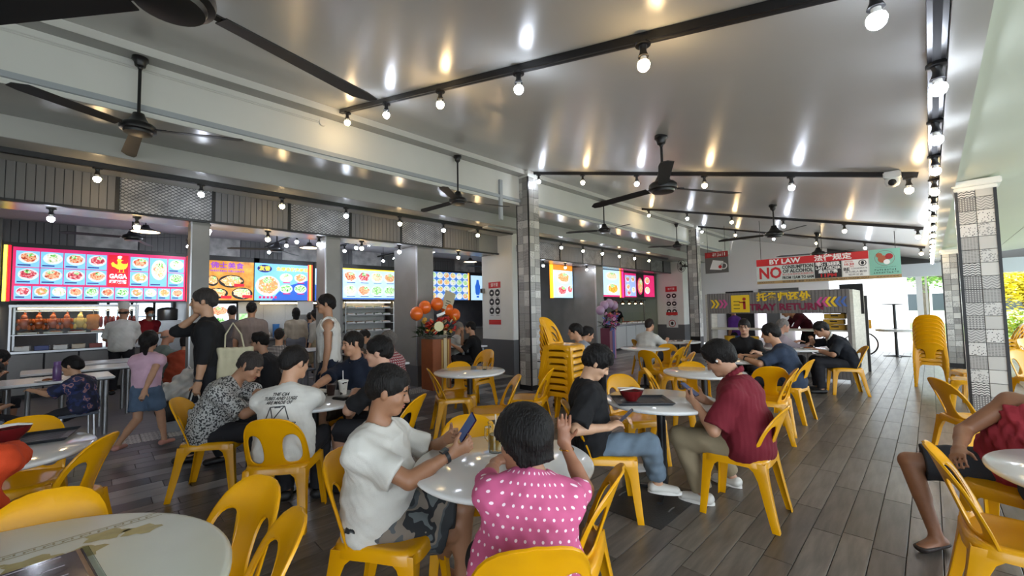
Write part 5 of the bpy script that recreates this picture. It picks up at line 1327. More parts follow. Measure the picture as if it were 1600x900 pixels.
# --- blue noodle board
e, f = board('blue noodle menu board with fish ball bowls', XS, 2.95, 4.28, 1.89, 2.86, G_blue)
face_poly(f, 'wave', G_dblue, x, [(3.35, 1.89), (4.28, 1.89), (4.28, 2.45), (3.8, 2.3), (3.5, 2.1)])
dish(f, x+.002, 3.26, 2.27, .29, .27, FOODS[4]); face_poly(f, 'brand_oval', G_ink, x+.002, ellipse_pts(3.18, 2.72, .17, .10)); text('友香', .13, G_yel, f, (x+.007, 3.18, 2.72), RXP, bold=.004)
text('鱼圆香菇肉脞面', .11, G_yel, f, (x+.004, 3.86, 2.72), RXP, bold=.003, width=.80)
for i in range(2):
    for j in range(2): dish(f, x+.003, 3.70+.36*i, 2.50-.30*j, .16, .12, FOODS[(7, 1, 4, 1)[i*2+j]]); face_poly(f, 'price_tag', G_pink, x+.006, rect(3.62+.36*i, 3.80+.36*i, 2.355-.30*j, 2.38-.30*j))
for q_ in range(5): face_poly(f, 'dish_name', G_pink, x+.004, rect(3.05+.09*q_, 3.11+.09*q_, 1.94, 2.0))
for yy, c, lb in ((4.32, 'd8442a', 'first'), (4.36, 'ffd24a', 'second'), (4.40, 'd8442a', 'third')):
    o = MB().tube([(0, 0, 0), (0, 0, 1.0)], .02, 10).build('neon_strip', emat('neon '+c, c, 2.0), None, (XS+.02, yy-.05, 1.88)); tag(o, '%s upright orange neon strip beside the blue noodle board' % lb, 'neon light', 'neon strips of the stalls')
e, f = board('narrow blue menu board half hidden by a pillar', XS, 4.45, 5.12, 1.89, 2.80, G_lb)
face_poly(f, 'wave', G_dblue, x, [(4.45, 1.89), (5.12, 1.89), (5.12, 2.1), (4.7, 2.2), (4.45, 2.35)]); dish(f, x+.003, 4.86, 2.35, .2, .2, FOODS[2])
# --- pale blue stir-fry board
e, f = board('pale blue menu board with two rows of stir-fry dishes', XS, 5.23, 6.98, 1.93, 2.86, G_lb)
face_poly(f, 'header_band', G_yel, x, rect(5.23, 6.98, 2.82, 2.86)); face_poly(f, 'footer_band', G_dblue, x, rect(5.23, 6.98, 1.93, 1.97))
for j in range(2):
    for i in range(4):
        dish(f, x+.003, 5.47+.43*i, 2.61-.42*j, .205, .17, FOODS[(0, 3, 2, 4, 7, 6, 1, 1)[j*4+i]]); face_poly(f, 'dish_name', G_ink, x+.003, rect(5.36+.43*i, 5.62+.43*i, 2.425-.42*j, 2.445-.42*j))
# --- bowls board and sign beside it
e, f = board('menu board with a grid of round rice bowls', XS, 8.30, 10.02, 1.92, 2.92, G('bowl blue', '4f7fc8'))
for j in range(4):
    for i in range(6): dish(f, x+.002, 8.44+.285*i, 2.80-.245*j, .135, .115, FOODS[(1, 7, 4, 5, 7, 1)[(i+j) % 6]])
o = MB().tube([(0, 0, 0), (0, 0, 1.0)], .03, 10).build('neon_strip', emat('neon f08a28', 'f08a28', 2.0), None, (XS, 10.02, 1.93)); tag(o, 'single orange neon strip beside the rice bowl board', 'neon light', 'neon strips of the stalls')
e, f = board('light blue sign board with a dark blue bottle figure', XS, 10.14, 11.0, 1.92, 2.86, G_lb)
face_poly(f, 'bottle_figure', G_dblue, x, [(10.36, 2.2), (10.40, 2.12), (10.54, 2.12), (10.58, 2.2), (10.60, 2.45), (10.54, 2.58), (10.52, 2.70), (10.42, 2.70), (10.40, 2.58), (10.34, 2.45)]); face_poly(f, 'figure_base', G_dblue, x, rect(10.41, 10.53, 2.02, 2.09))
# --- boards of the farther stalls, nearer to the walkway
XF = -8.3
x = XF+.002
e, f = board('tall orange and blue menu board past the tiled column', XF, 10.15, 11.15, 1.88, 2.92, G_lb)
face_poly(f, 'header_band', G_or, x, rect(10.15, 11.15, 2.75, 2.92)); dish(f, x+.002, 10.68, 2.52, .34, .2, FOODS[4]); dish(f, x+.002, 10.6, 2.1, .25, .17, FOODS[3]); dish(f, x+.002, 11.0, 2.15, .14, .13, FOODS[3])
o = MB().box(-.03, .03, -.05, .05, 0, 1.05).build('neon_strip', emat('neon amber', 'ffa01e', 2.2), None, (XF-.02, 10.10, 1.87)); tag(o, 'broad amber neon strip left of the orange and blue board', 'neon light', 'neon strips of the stalls')
XF = -7.95; x = XF+.002
e, f = board('menu board with a plate of orange curry', XF, 12.25, 13.5, 1.92, 2.86, G_lb)
dish(f, x+.002, 13.0, 2.66, .42, .15, FOODS[2]); dish(f, x+.002, 13.05, 2.2, .40, .20, G('curry', 'f08c10', 'ffc84a', 'e05a10', scale=12)); face_poly(f, 'footer_band', G_pink, x, rect(12.25, 13.5, 1.92, 1.98))
for yy, c, lb in ((13.56, 'ffb040', 'amber'), (13.66, 'e03a2a', 'scarlet'), (13.78, 'e8207a', 'magenta')):
    o = MB().tube([(0, 0, 0), (0, 0, .96)], .03, 10).build('neon_strip', emat('neon '+c, c, 2.0), None, (XF-.01, yy-.02, 1.90)); tag(o, '%s neon strip between the far menu boards' % lb, 'neon light', 'neon strips of the stalls')
e, f = board('magenta-framed menu board of mixed rice dishes', XF, 13.86, 14.72, 1.92, 2.82, G_pink)
face_poly(f, 'menu_cell', G('periwinkle', '9ab0e8'), x, rect(13.90, 14.68, 1.96, 2.74))
for i, (a, b_) in enumerate(((14.08, 2.58), (14.46, 2.6), (14.1, 2.3), (14.5, 2.2), (14.15, 2.08))): dish(f, x+.004, a, b_, .14, .11, FOODS[(3, 0, 6, 2, 3)[i]])
e, f = board('black menu board with a red ringed dish', XF, 14.76, 15.3, 1.94, 2.80, G_black)
dish(f, x+.002, 15.02, 2.35, .22, .33, FOODS[4], G_pink)
e, f = board('last pink menu board by the far pillar', XF, 15.34, 16.2, 1.94, 2.80, G_pink)
dish(f, x+.002, 15.6, 2.58, .2, .14, FOODS[6]); dish(f, x+.002, 15.6, 2.2, .2, .14, FOODS[2])
# dark slatted panels above the boards
hp_ = sbox('wall_board_panels', mat('ribbed board', '5e5d68', .5), 'ribbed panels above the menu boards', -12.46, -12.38, -4.8, 16.6, 2.98, 3.42)
for k in range(14):
    y0 = -2.2+.97*k
    if k % 2: slat_panel(hp_, -12.38, y0, y0+.95, 2.98, 3.42, 9)
    else: MB().box(-12.38, -12.37, y0, y0+.95, 2.98, 3.42).build('marbled_panel', M_marble, hp_)
# interior partitions
sbox('wall_partition', M_grey, 'grey partition between the roast stall and the western stall', -15.0, -12.25, 1.66, 1.86, 0, 3.42)
sbox('wall_partition', M_grey, 'grey partition beside the blue stall', -15.0, -12.25, 5.13, 5.22, 0, 3.42)
sbox('wall_partition', M_grey, 'grey partition beside the stir-fry stall', -15.0, -12.25, 7.05, 8.25, 0, 3.42)
sbox('wall_partition', M_grey, 'grey partition at the left end of the roast stall', -15.0, -12.25, -1.45, -1.22, 0, 3.42)
sbox('wall_partition', M_grey, 'pale partition behind the chair stack side stalls', -12.2, -8.4, 11.3, 11.42, 0, 3.42)
sbox('wall_partition', mat('dark kitchen wall', '3a3a3e', .5), 'dark kitchen wall behind the far food counter', -10.6, -10.4, 11.5, 16.5, 0, 3.4)

# ================================================================== counters and food
M_counter = mat('grey laminate counter', '6e6a66', .35, noise=.2, nscale=3)
M_glass = bpy.data.materials.new('clear glass'); M_glass.use_nodes = True
_b = M_glass.node_tree.nodes['Principled BSDF']; _b.inputs['Transmission Weight'].default_value = 1; _b.inputs['Roughness'].default_value = .02; _b.inputs['Base Color'].default_value = (.95, 1, .98, 1); _b.inputs['IOR'].default_value = 1.1
M_tubeL = emat('fluorescent tube', 'ffe2b0', 16.0)
def counter(label, x0, x1, y0, y1, h=.9, panels=4, m=None):
    e = empty('food_counter', ((x0+x1)/2, (y0+y1)/2, 0)); tag(e, label, 'counter', 'stall counters')
    off = Vector((-(x0+x1)/2, -(y0+y1)/2, 0))
    def pt(nm, mm, *b): o = MB().box(*b).build(nm, mm, e); o.location = off; return o
    pt('carcass', M_blackm, x0, x1-.03, y0+.01, y1-.01, 0, h-.04); pt('worktop', M_steel, x0-.02, x1+.04, y0, y1, h-.04, h)
    w = (y1-y0)/panels
    for i in range(panels): pt('front_panel', m or M_counter, x1-.03, x1-.01, y0+i*w+.015, y0+(i+1)*w-.015, .08, h-.06)
    return e
counter('steel-topped counter of the roast meat stall', -12.95, -12.25, -1.1, .78)
counter('counter of the yellow western stall', -13.0, -12.3, 1.95, 2.95); counter('counter of the blue noodle stall with stacked dishes', -13.0, -12.3, 3.0, 5.0)
counter('low counter under the stir-fry display', -13.0, -12.2, 5.3, 6.95, .72); counter('counter under the rice bowl board', -13.0, -12.3, 8.3, 11.0)
counter('food counter with a white lattice front', -8.6, -7.95, 12.5, 16.0, .92, 5, pattern_mat('lattice front', 'plain', 'b9bbbb'))
# roast display case
e = empty('display_case', (-12.6, -.2, .9)); tag(e, 'lit glass display case full of hanging roast meats', 'display case')
def pt(nm, mm, *b):
    o = MB().box(*b).build(nm, mm, e); o.location = (12.6, .2, -.9); return o
for yy in (-1.08, .72):
    for xx in (-12.9, -12.28): pt('post', M_steel, xx-.015, xx+.015, yy-.015, yy+.015, .9, 1.78)
pt('roof_panel', M_steel, -12.93, -12.25, -1.1, .74, 1.74, 1.79); pt('shelf', M_steel, -12.9, -12.28, -1.07, .71, 1.20, 1.215); pt('glass_pane', M_glass, -12.262, -12.256, -1.06, .70, 1.22, 1.74)
pt('hanging_rail', M_steel, -12.56, -12.54, -1.06, .70, 1.66, 1.68); o = pt('light_tube', M_tubeL, -12.42, -12.39, -1.0, .64, 1.70, 1.725)
M_duck = mat('roast skin', 'c0602a', .25, noise=.5, nscale=10, col2='7a2c12', coat=.4); M_pale = mat('steamed chicken skin', 'd9bf7a', .3, noise=.2, nscale=10, coat=.3); M_pork = mat('crisp pork slab', 'b5742c', .45, noise=.4, nscale=14); M_char = mat('char siew', '7c1f16', .3, noise=.4, nscale=14, coat=.3)
def roast(y, kind, label):
    m = {'duck': M_duck, 'chicken': M_pale, 'pork': M_pork, 'char': M_char}[kind]
    e = empty('roast_meat', (-12.5, y, 1.45)); tag(e, label, 'roast meat', 'roast meats hanging in the display case')
    b = MB()
    if kind in ('duck', 'chicken'):
        b.ball((0, 0, -.02), .095, 14, 10, .8, .9, 1.25); b.ball((.02, .0, .10), .05, 10, 8, .8, .9, 1.2); b.tube([(.01, 0, .10), (.015, .01, .19)], .02, 8)
        b.ball((.05, -.07, -.10), .035, 8, 6, .9, .9, 1.6); b.ball((.05, .07, -.10), .035, 8, 6, .9, .9, 1.6); b.ball((.055, -.075, .02), .028, 8, 6, 1, 1, 1.8); b.ball((.055, .075, .02), .028, 8, 6, 1, 1, 1.8)
    elif kind == 'pork': b.bbox(-.03, .03, -.10, .10, -.17, .14, .02)
    else:
        for q in (-.07, 0, .07): b.ball((random.uniform(-.02, .02), q, -.02), .04, 8, 8, .8, .8, 3.2)
    b.build('meat', m, e, smooth=True); MB().tube([(0, 0, .13), (0, 0, .20), (-.04, 0, .225)], .006, 6).build('hook', M_steel, e)
rd = random.Random(2)
for i, (kd, lb) in enumerate((('duck', 'first roast duck from the left in the display'), ('duck', 'second roast duck from the left in the display'), ('duck', 'third roast duck from the left in the display'), ('duck', 'fourth roast duck, next to the pale chicken'), ('chicken', 'pale yellow steamed chicken between duck and pork'), ('pork', 'golden slab of crisp roast pork'), ('char', 'first rack of red barbecued pork strips'), ('char', 'second rack of red barbecued pork strips'), ('char', 'last rack of red barbecued pork strips'))):
    roast(-.92+.19*i, kd, lb)
M_tubc = [mat('food tub '+c, c, .4) for c in ('d8d6d0', '2c3a7a', 'c9b9a0', '8a2e22')]
M_foodc = [mat('tub food '+c, c, .6, noise=.4, nscale=30) for c in ('8a4a20', '4a2a1a', 'b98a30', '3f6a2a', 'a0301c', 'cfae8a')]
def tub(x, y, z, w, l, m, fm, label, group, h=.09):
    e = empty('food_tub', (x, y, z)); tag(e, label, 'food tub', group)
    b = MB(); b.box(-w/2, w/2, -l/2, l/2, 0, .008)
    for a in ((-w/2, -w/2+.008, -l/2, l/2), (w/2-.008, w/2, -l/2, l/2), (-w/2, w/2, -l/2, -l/2+.008), (-w/2, w/2, l/2-.008, l/2)): b.box(*a, 0, h)
    b.build('tub', m, e); f_ = MB(); rn_ = random.Random(y*77+x)
    for k in range(7): f_.ball((rn_.uniform(-.3, .3)*w, rn_.uniform(-.33, .33)*l, h*.75), min(w, l)*.22, 8, 6, 1, 1, .6)
    f_.build('food', fm, e, smooth=True)
for i in range(7): tub(-12.4, -.92+.25*i, .9, .2, .2, M_tubc[(0, 1, 0, 2, 3, 3, 0)[i]], M_foodc[(5, 1, 0, 2, 4, 0, 5)[i]], '%s food tub on the front edge of the roast counter' % ORD[i], 'tubs on the roast counter')
for i in range(5): tub(-12.5, -.86+.33*i, 1.215, .3, .26, M_tubc[0], M_foodc[(1, 0, 4, 4, 0)[i]], '%s tray on the lower shelf of the roast display' % ORD[i], 'trays in the roast display', .04)
# kitchen behind the roast stall
w1 = sbox('window_1', mat('window frame white', 'c9d2d8', .4), 'bright kitchen window with a white grid behind the roast stall', -14.99, -14.95, .1, 1.6, .75, 1.92)
G_win = emat('daylit pane', 'e6f2ff', 2.2)
for i in range(4):
    for j in range(3): MB().box(-14.95, -14.94, .14+.36*i, .47+.36*i, .79+.375*j, 1.13+.375*j).build('pane', G_win, w1)
for i in range(3): MB().tube([(-14.9, .3+.45*i, .8), (-14.9, .3+.45*i, 1.9)], .03, 8).build('blind_cord', M_black, w1)
o = empty('stock_pot', (-13.6, 1.35, 1.42)); tag(o, 'big steel stock pot in the roast stall kitchen', 'pot'); MB().lathe([(.2, 0), (.21, .02), (.21, .26), (.22, .27)], 24).build('body', M_steel, o, smooth=True); MB().lathe([(.22, .27), (.1, .32), (.02, .33)], 24).build('lid', M_steel, o, smooth=True)
o = MB().bbox(-13.8, -13.3, 1.12, 1.6, 0, 1.42, .01).build('steel_cabinet', M_steel); tag(o, 'tall steel kitchen cabinet under the stock pot', 'cabinet'); MB().box(-13.3, -13.285, 1.15, 1.57, .1, 1.3).build('door', M_steel, o)
# stir-fry display: open shelves of vegetables and ingredients
e = empty('display_shelf', (-12.6, 6.1, .72)); tag(e, 'open steel display shelves of vegetables under the stir-fry board', 'display shelf')
for yy in (5.33, 6.9):
    for xx in (-12.9, -12.3): o = MB().box(xx-.015, xx+.015, yy-.015, yy+.015, .72, 1.86).build('post', M_steel, e); o.location = (12.6, -6.1, -.72)
for z in (.95, 1.2, 1.45, 1.66): o = MB().box(-12.92, -12.28, 5.32, 6.92, z-.012, z).build('shelf', M_steel, e); o.location = (12.6, -6.1, -.72)
o = MB().box(-12.94, -12.92, 5.32, 6.92, .72, 1.88).build('back_panel', M_white, e); o.location = (12.6, -6.1, -.72)
o = MB().box(-12.45, -12.42, 5.36, 6.86, 1.83, 1.85).build('light_tube', M_tubeL, e); o.location = (12.6, -6.1, -.72)
for j, z in enumerate((.95, 1.2, 1.45, 1.66)):
    for i in range(5): tub(-12.45, 5.52+.29*i, z, .24, .25, M_tubc[0], M_foodc[(3, 3, 5, 3, 2)[(i+j) % 5] if j > 1 else (5, 2, 0, 5, 3)[(i+j) % 5]], '%s ingredient tray on %s display shelf' % (ORD[i], ('the lowest', 'the second', 'the third', 'the top')[j]), 'ingredient trays on the display shelves', .05)
# noodle stall clutter
M_pl = [mat('plastic '+c, c, .35) for c in ('d94b3a', 'e8e4da', '3b7dc4', '3fa35a', '26262a', 'c9c9cc')]
for i in range(9):
    y = 3.12+.2*i; h = (.30, .18, .36, .22, .28, .4, .2, .32, .24)[i]
    o = MB().lathe([(.05, 0), (.06, .01), (.062, h*.7), (.03, h*.86), (.03, h), (.0, h)] if i % 2 else [(.075, 0), (.08, h*.5), (.085, h), (.07, h)], 14).build('container', M_pl[i % 6], None, (-12.5, y, .9), smooth=True); tag(o, '%s bottle or tub along the blue noodle counter' % ORD[i], 'container', 'containers on the noodle counter')
for j in range(4):
    for k in range(3):
        o = MB().lathe([(.05, 0), (.09, .03), (.11, .05), (.105, .05), (.06, .012)], 16).build('bowl', M_pl[(1, 4, 1)[k]], None, (-12.75, 3.3+.32*j, .9+.045*k), smooth=True); tag(o, '%s bowl of stack %s at the back of the noodle counter' % (ORD[k], ('one', 'two', 'three', 'four')[j]), 'bowl', 'stacked bowls on the noodle counter')
o = MB().box(-12.36, -12.33, 4.0, 4.42, 1.5, 1.88).build('notice', M_white); tag(o, 'small white paper notice taped above the noodle counter', 'notice'); 
MB().box(-12.37, -12.36, 3.1, 5.0, 1.80, 1.83).build('light_tube', M_tubeL); bpy.data.objects['light_tube'].name = 'light_tube'
for o in bpy.data.objects:
    if o.name.startswith('light_tube') and o.parent is None: tag(o, 'bright tube lamp under the blue noodle board', 'tube lamp')
MB_o = MB().bbox(-14.7, -14.2, 3.0, 4.9, 0, 1.9, .01).build('steel_cabinet', M_steel); tag(MB_o, 'steel cabinet at the back of the noodle stall', 'cabinet')
for i in range(3): MB().box(-14.2, -14.19, 3.05+.6*i, 3.6+.6*i, .1, 1.8).build('door', M_steel, MB_o)
# western stall picture panels below its board
o = MB().box(-12.29, -12.27, 1.95, 2.55, .90, 1.80).build('picture_panel', G_white); tag(o, 'lit picture panel of ice desserts below the yellow board', 'picture panel'); dish(o, -12.268, 2.2, 1.62, .2, .13, FOODS[6]); dish(o, -12.268, 2.2, 1.33, .2, .13, FOODS[1])
o = MB().box(-12.29, -12.27, 2.62, 2.94, .90, 1.55).build('picture_panel', G('leaf green', '7fd068', 'e8f8d8', scale=12)); tag(o, 'lit green picture panel between the queueing men', 'picture panel')
# far food counter: trays of food under heat lamps, green board, menu stand
for i in range(8): tub(-8.25, 12.75+.4*i, .92, .34, .34, M_tubc[0], M_foodc[i % 6], '%s dish tray on the far food counter' % ORD[i], 'dish trays on the far food counter', .06)
e = empty('sneeze_guard', (-8.3, 14.2, .92)); tag(e, 'glass guard with a lamp rail over the far food counter', 'glass guard')
o = MB().box(-7.98, -7.97, 12.55, 15.9, .98, 1.35).build('glass_pane', M_glass, e); o.location = (8.3, -14.2, -.92)
o = MB().box(-8.3, -8.24, 12.5, 16, 1.80, 1.84).build('lamp_rail', M_black, e); o.location = (8.3, -14.2, -.92)
for yy in (12.55, 15.9): o = MB().box(-8.3, -8.26, yy-.02, yy+.02, .92, 1.84).build('post', M_steel, e); o.location = (8.3, -14.2, -.92)
for i in range(7):
    q = empty('heat_lamp', (-8.27, 12.8+.48*i, 1.80)); tag(q, '%s heat lamp over the far food counter' % ORD[i], 'heat lamp', 'heat lamps over the far food counter')
    MB().lathe([(.02, 0), (.03, -.03), (.10, -.10), (.105, -.11)], 16, cap=False).build('shade', mat('copper shade', '6a3a22', .35, metal=.5), q, smooth=True); MB().ball((0, 0, -.09), .05, 10, 8).build('bulb', emat('heat lamp glow', 'ffe0b0', 14), q, smooth=True)
o = MB().box(-10.38, -10.34, 14.1, 15.7, .95, 1.7).build('leaf_board', G('leaf wall', '2f7a30', '9fd890', 'e8f4d8', scale=9, s=.8)); tag(o, 'lit board of green leaves behind the far food counter', 'picture panel')
person('masked cook in black behind the far food counter', (-9.4, 13.1), -20, sit=False, s=.98, res=.018, fingers=False, face_parts=False, shirt=dict(m=CL_black, sleeve=.9), pants=dict(m=CL_dark), hair=WH, hands=((.15, .4, 1.0), (-.15, .4, 1.0)))
person('cook in black at the right end of the far food counter', (-9.4, 15.6), -40, sit=False, s=.98, res=.018, fingers=False, face_parts=False, shirt=dict(m=CL_black, sleeve=.9), pants=dict(m=CL_dark), hair=WH, hands=((.15, .4, 1.0), (-.15, .4, 1.0)))
# interior light rails with bulbs, small fans and pendant lamps
def rail_in(lb, a, b, n):
    tr = track('interior light rail '+lb, a, b, w=.04, h=.04, group='light rails inside the stall hall')
    for t_ in (.1, .9):
        q_ = Vector(a).lerp(Vector(b), t_)-Vector(a); MB().tube([tuple(q_), (q_.x, q_.y, 3.42-a[2])], .006, 6).build('hanger', M_black, tr)
    for i in range(n):
        t = (i+.5)/n; bulb(tuple(Vector(a).lerp(Vector(b), t)-Vector((0, 0, .04))), 'c', '%s bulb on the interior rail %s' % (ORD[i], lb), 'bulbs on the interior rails')
rail_in('left of the yellow board', (-8.2, 1.45, 3.2), (-11.6, 1.45, 3.2), 6); rail_in('left of the stir-fry board', (-8.4, 4.3, 3.2), (-11.6, 4.3, 3.2), 5)
rail_in('left of the rice bowl board', (-8.4, 6.0, 3.2), (-11.6, 6.0, 3.2), 5); rail_in('beyond the blue noodle board', (-9.0, 3.0, 3.2), (-11.6, 3.0, 3.2), 4)
for x_, y_, lb in ((-10.3, .5, 'before the red menu board'), (-10.3, 2.9, 'before the blue noodle board'), (-10.4, 9.3, 'before the rice bowl board'), (-10.4, 6.6, 'before the stir-fry board')): fan(x_, y_, 3.419, 2.98, 20+y_*40, 'small black ceiling fan inside the hall '+lb)
for x_, y_, lb in ((-9.4, .62, 'in front of the red menu board'), (-9.6, 3.35, 'in front of the blue noodle board'), (-9.6, 7.9, 'near the rice bowl board')):
    q = empty('pendant_lamp', (x_, y_, 3.419)); tag(q, 'black cone pendant lamp '+lb, 'pendant lamp', 'black pendant lamps inside the hall')
    MB().tube([(0, 0, 0), (0, 0, -.36)], .008, 6).build('cord', M_black, q); MB().lathe([(.04, -.34), (.06, -.39), (.21, -.45), (.215, -.46), (.20, -.455)], 24, cap=False).build('shade', M_black, q, smooth=True); MB().lathe([(.19, -.456), (.001, -.456)], 24, cap=False).build('diffuser', emat('pendant glow', 'ffe6c0', 3.0), q)
# square tables and stools of the hall
M_stool = mat('slate stool top', '4a515c', .4); M_ltop = mat('white laminate', 'd6d8da', .25)
def sq_table(x, y, rz, label, w=.7, l=.7):
    e = empty('square_table', (x, y, 0), math.radians(rz)); tag(e, label, 'table', 'white tables of the stall hall')
    MB().bbox(-w/2, w/2, -l/2, l/2, .72, .75, .008).build('tabletop', M_ltop, e); MB().box(-w/2+.004, w/2-.004, -l/2+.004, l/2-.004, .705, .72).build('edge', M_black, e)
    for sx in (-1, 1):
        for sy in (-1, 1): MB().tube([(sx*(w/2-.08), sy*(l/2-.08), 0), (sx*(w/2-.08), sy*(l/2-.08), .71)], .028, 12).build('leg', M_steel, e, smooth=True)
def stool(x, y, rz, label):
    e = empty('square_stool', (x, y, 0), math.radians(rz)); tag(e, label, 'stool', 'square stools of the stall hall')
    MB().bbox(-.17, .17, -.17, .17, .41, .44, .008).build('seat', M_stool, e)
    for sx in (-1, 1):
        for sy in (-1, 1): MB().tube([(sx*.14, sy*.14, 0), (sx*.13, sy*.13, .415)], .014, 8).build('leg', M_steel, e, smooth=True)
sq_table(-8.0, -.28, 4, 'long white table with water bottles at the left edge', .75, 1.0)
stool(-7.02, -.10, 10, 'stool under the boy in navy'); stool(-8.5, -1.0, 0, 'stool of the leaning diner at the left edge'); stool(-7.2, -.80, 0, 'stool under the striped child')
sq_table(-9.3, -.1, 4, 'second white table behind the one with bottles', .7, 1.2); sq_table(-10.4, .1, 4, 'white table nearest the roast counter', .6, 1.0)
for px_, D_, lb in ((480, 9.2, 'beside the standing women'), (574, 8.1, 'of the man in dark eating'), (726, 9.35, 'between the old man and the man in black'), (886, 6.6, 'before the man facing the grey tee'), (305, 7.6, 'behind the man on the phone'), (590, 6.5, 'behind the man with white back print')):
    q = cam_pt(px_, D_); sq_table(q[0], q[1], 0, 'small white table '+lb)
for px_, D_, lb in ((478, 8.3, 'in front of the standing women'), (258, 7.8, 'under the bald man'), (287, 6.95, 'under the rust red tee'), (437, 7.2, 'under the plaid shirt'), (418, 6.0, 'under the man in glasses by the walkway'), (553, 7.6, 'under the man in dark eating'), (610, 5.6, 'under the check shirt'), (712, 9.6, 'under the old man'), (738, 9.0, 'under the man resting his chin'), (900, 6.9, 'under the man facing the grey tee'), (1008, 8.9, 'under the man in white at the far table'), (1207, 8.0, 'under the lilac grey shirt'), (1160, 7.0, 'under the man in glasses')):
    q = cam_pt(px_, D_); stool(q[0], q[1], 12, 'square stool '+lb)
# ================================================================== signs and notices
M_ply = mat('printed vinyl grey', 'c6cdc6', .5); M_red = mat('print red', 'c02226', .5); M_wht = mat('print white', 'e8e8e4', .5); M_ink = mat('print black', '1e1e20', .5); M_tan = mat('print tan', 'a8895a', .5); M_teal = mat('print teal', '7fb8a4', .5)
M_redd = mat('print dark red', 'a01c22', .5); M_yelp = mat('print yellow', 'e8c020', .5); M_plum = mat('print plum', '7a1238', .5); M_brn = mat('print brown', 'a5583a', .5); M_pinkp = mat('print pink', 'c8508a', .5); M_bluep = mat('print blue', '4a6ab0', .5)
RNY = (math.pi/2, 0, 0)     # lettering facing -Y
def yrect(parent, nm, m, x0, x1, z0, z1, y, t=.003):
    return MB().box(x0, x1, y-t, y, z0, z1).build(nm, m, parent)
def glyphs(parent, m, x0, x1, zc, h, y, n, seed):
    """a row of small block strokes for print too fine to read"""
    rg_ = random.Random(seed); b = MB(); w = (x1-x0)/n
    for k in range(n):
        cx = x0+(k+.5)*w
        for q in range(3):
            if rg_.random() < .55: a_ = cx+rg_.uniform(-.25, .25)*w; b.box(a_-.07*w, a_+.07*w, y-.001, y, zc-h*.45, zc+h*.45)
            else: z_ = zc+rg_.uniform(-.4, .4)*h; b.box(cx-.38*w, cx+.38*w, y-.001, y, z_-.07*h, z_+.07*h)
    return b.build('print', m, parent)
YB = 11.4
e = empty('banner', (-1.65, YB, 2.0)); tag(e, 'wide banner reading BY LAW NO consumption of alcohol', 'banner')
sh_ = yrect(e, 'vinyl_sheet', M_ply, -1.30, 1.27, .03, .62, 0, .006)
def on(fn, *a, **k): o = fn(*a, **k); return o
yrect(sh_, 'red_header', M_red, -1.30, .78, .455, .62, -.0065); text('BY LAW', .155, M_wht, sh_, (-.72, -.011, .537), RNY, bold=.005, width=.62); text('法律规定', .14, M_wht, sh_, (.18, -.011, .537), RNY, bold=.004, width=.66)
text('NO', .36, M_red, sh_, (-1.02, -.008, .27), RNY, bold=.012, width=.46); text('CONSUMPTION', .11, M_ink, sh_, (-.47, -.008, .395), RNY, bold=.004, width=.60); text('OF ALCOHOL', .11, M_ink, sh_, (-.47, -.008, .30), RNY, bold=.004, width=.58)
text('禁止在本场所饮用酒精饮料', .055, M_red, sh_, (-.47, -.008, .225), RNY, width=.60); text('FROM 12AM TO 6AM', .085, M_ink, sh_, (-.47, -.008, .15), RNY, bold=.003, width=.60)
yrect(sh_, 'black_panel', M_ink, -.15, .33, .10, .455, -.0065); text('啤酒BEER', .105, M_wht, sh_, (.09, -.011, .40), RNY, bold=.004, width=.44); text('LAST ORDER', .085, M_wht, sh_, (.09, -.011, .315), RNY, bold=.003, width=.44); text('最后销售', .08, M_wht, sh_, (.09, -.011, .235), RNY, bold=.003, width=.34); text('11PM', .10, M_red, sh_, (.09, -.011, .15), RNY, bold=.004, width=.28)
yrect(sh_, 'white_panel', M_wht, .35, .77, .10, .45, -.0065); text('AFTER', .055, M_red, sh_, (.455, -.011, .415), RNY, width=.15); text('10.30', .06, M_red, sh_, (.455, -.011, .36), RNY, bold=.002, width=.16); text('PM', .05, M_red, sh_, (.50, -.011, .31), RNY); text('BE', .09, M_ink, sh_, (.41, -.011, .255), RNY, bold=.003, width=.10); text('CONSIDERATE', .04, M_ink, sh_, (.62, -.011, .265), RNY, width=.26)
text('请为他人着想', .05, M_ink, sh_, (.56, -.011, .195), RNY, width=.36); text('轻声交谈', .045, M_ink, sh_, (.56, -.011, .135), RNY, width=.24)
def ring(parent, nm, m, cx, cz, r0, r1, y, n=24):
    b = MB()
    for k in range(n):
        a0, a1 = 2*math.pi*k/n, 2*math.pi*(k+1)/n
        b.add([(cx+r*math.cos(a), y, cz+r*math.sin(a)) for r, a in ((r0, a0), (r1, a0), (r1, a1), (r0, a1))], [(0, 1, 2, 3)])
    return b.build(nm, m, parent)
def disc(parent, nm, m, cx, cz, r, y, sx=1, sz=1, n=20):
    return MB().add([(cx+r*sx*math.cos(2*math.pi*k/n), y, cz+r*sz*math.sin(2*math.pi*k/n)) for k in range(n)], [tuple(range(n))]).build(nm, m, parent)
ring(sh_, 'ban_ring', M_ink, .68, .375, .05, .065, -.012); disc(sh_, 'ban_symbol', M_ink, .68, .375, .034, -.0115, .8, 1.1)
yrect(sh_, 'teal_panel', M_teal, .79, 1.27, .10, .625, -.0065); glyphs(sh_, M_ink, .86, 1.2, .20, .035, -.0105, 9, 2); glyphs(sh_, M_ink, .84, 1.24, .145, .035, -.0105, 10, 3); glyphs(sh_, M_ink, .88, 1.2, .255, .012, -.0105, 14, 4)
for cx, cz, r, m in ((1.0, .42, .075, M_brn), (1.10, .47, .06, M_redd), (.95, .50, .05, M_brn), (1.06, .36, .05, M_wht)): disc(sh_, 'cartoon_shape', m, cx, cz, r, -.011-.0003*cx)
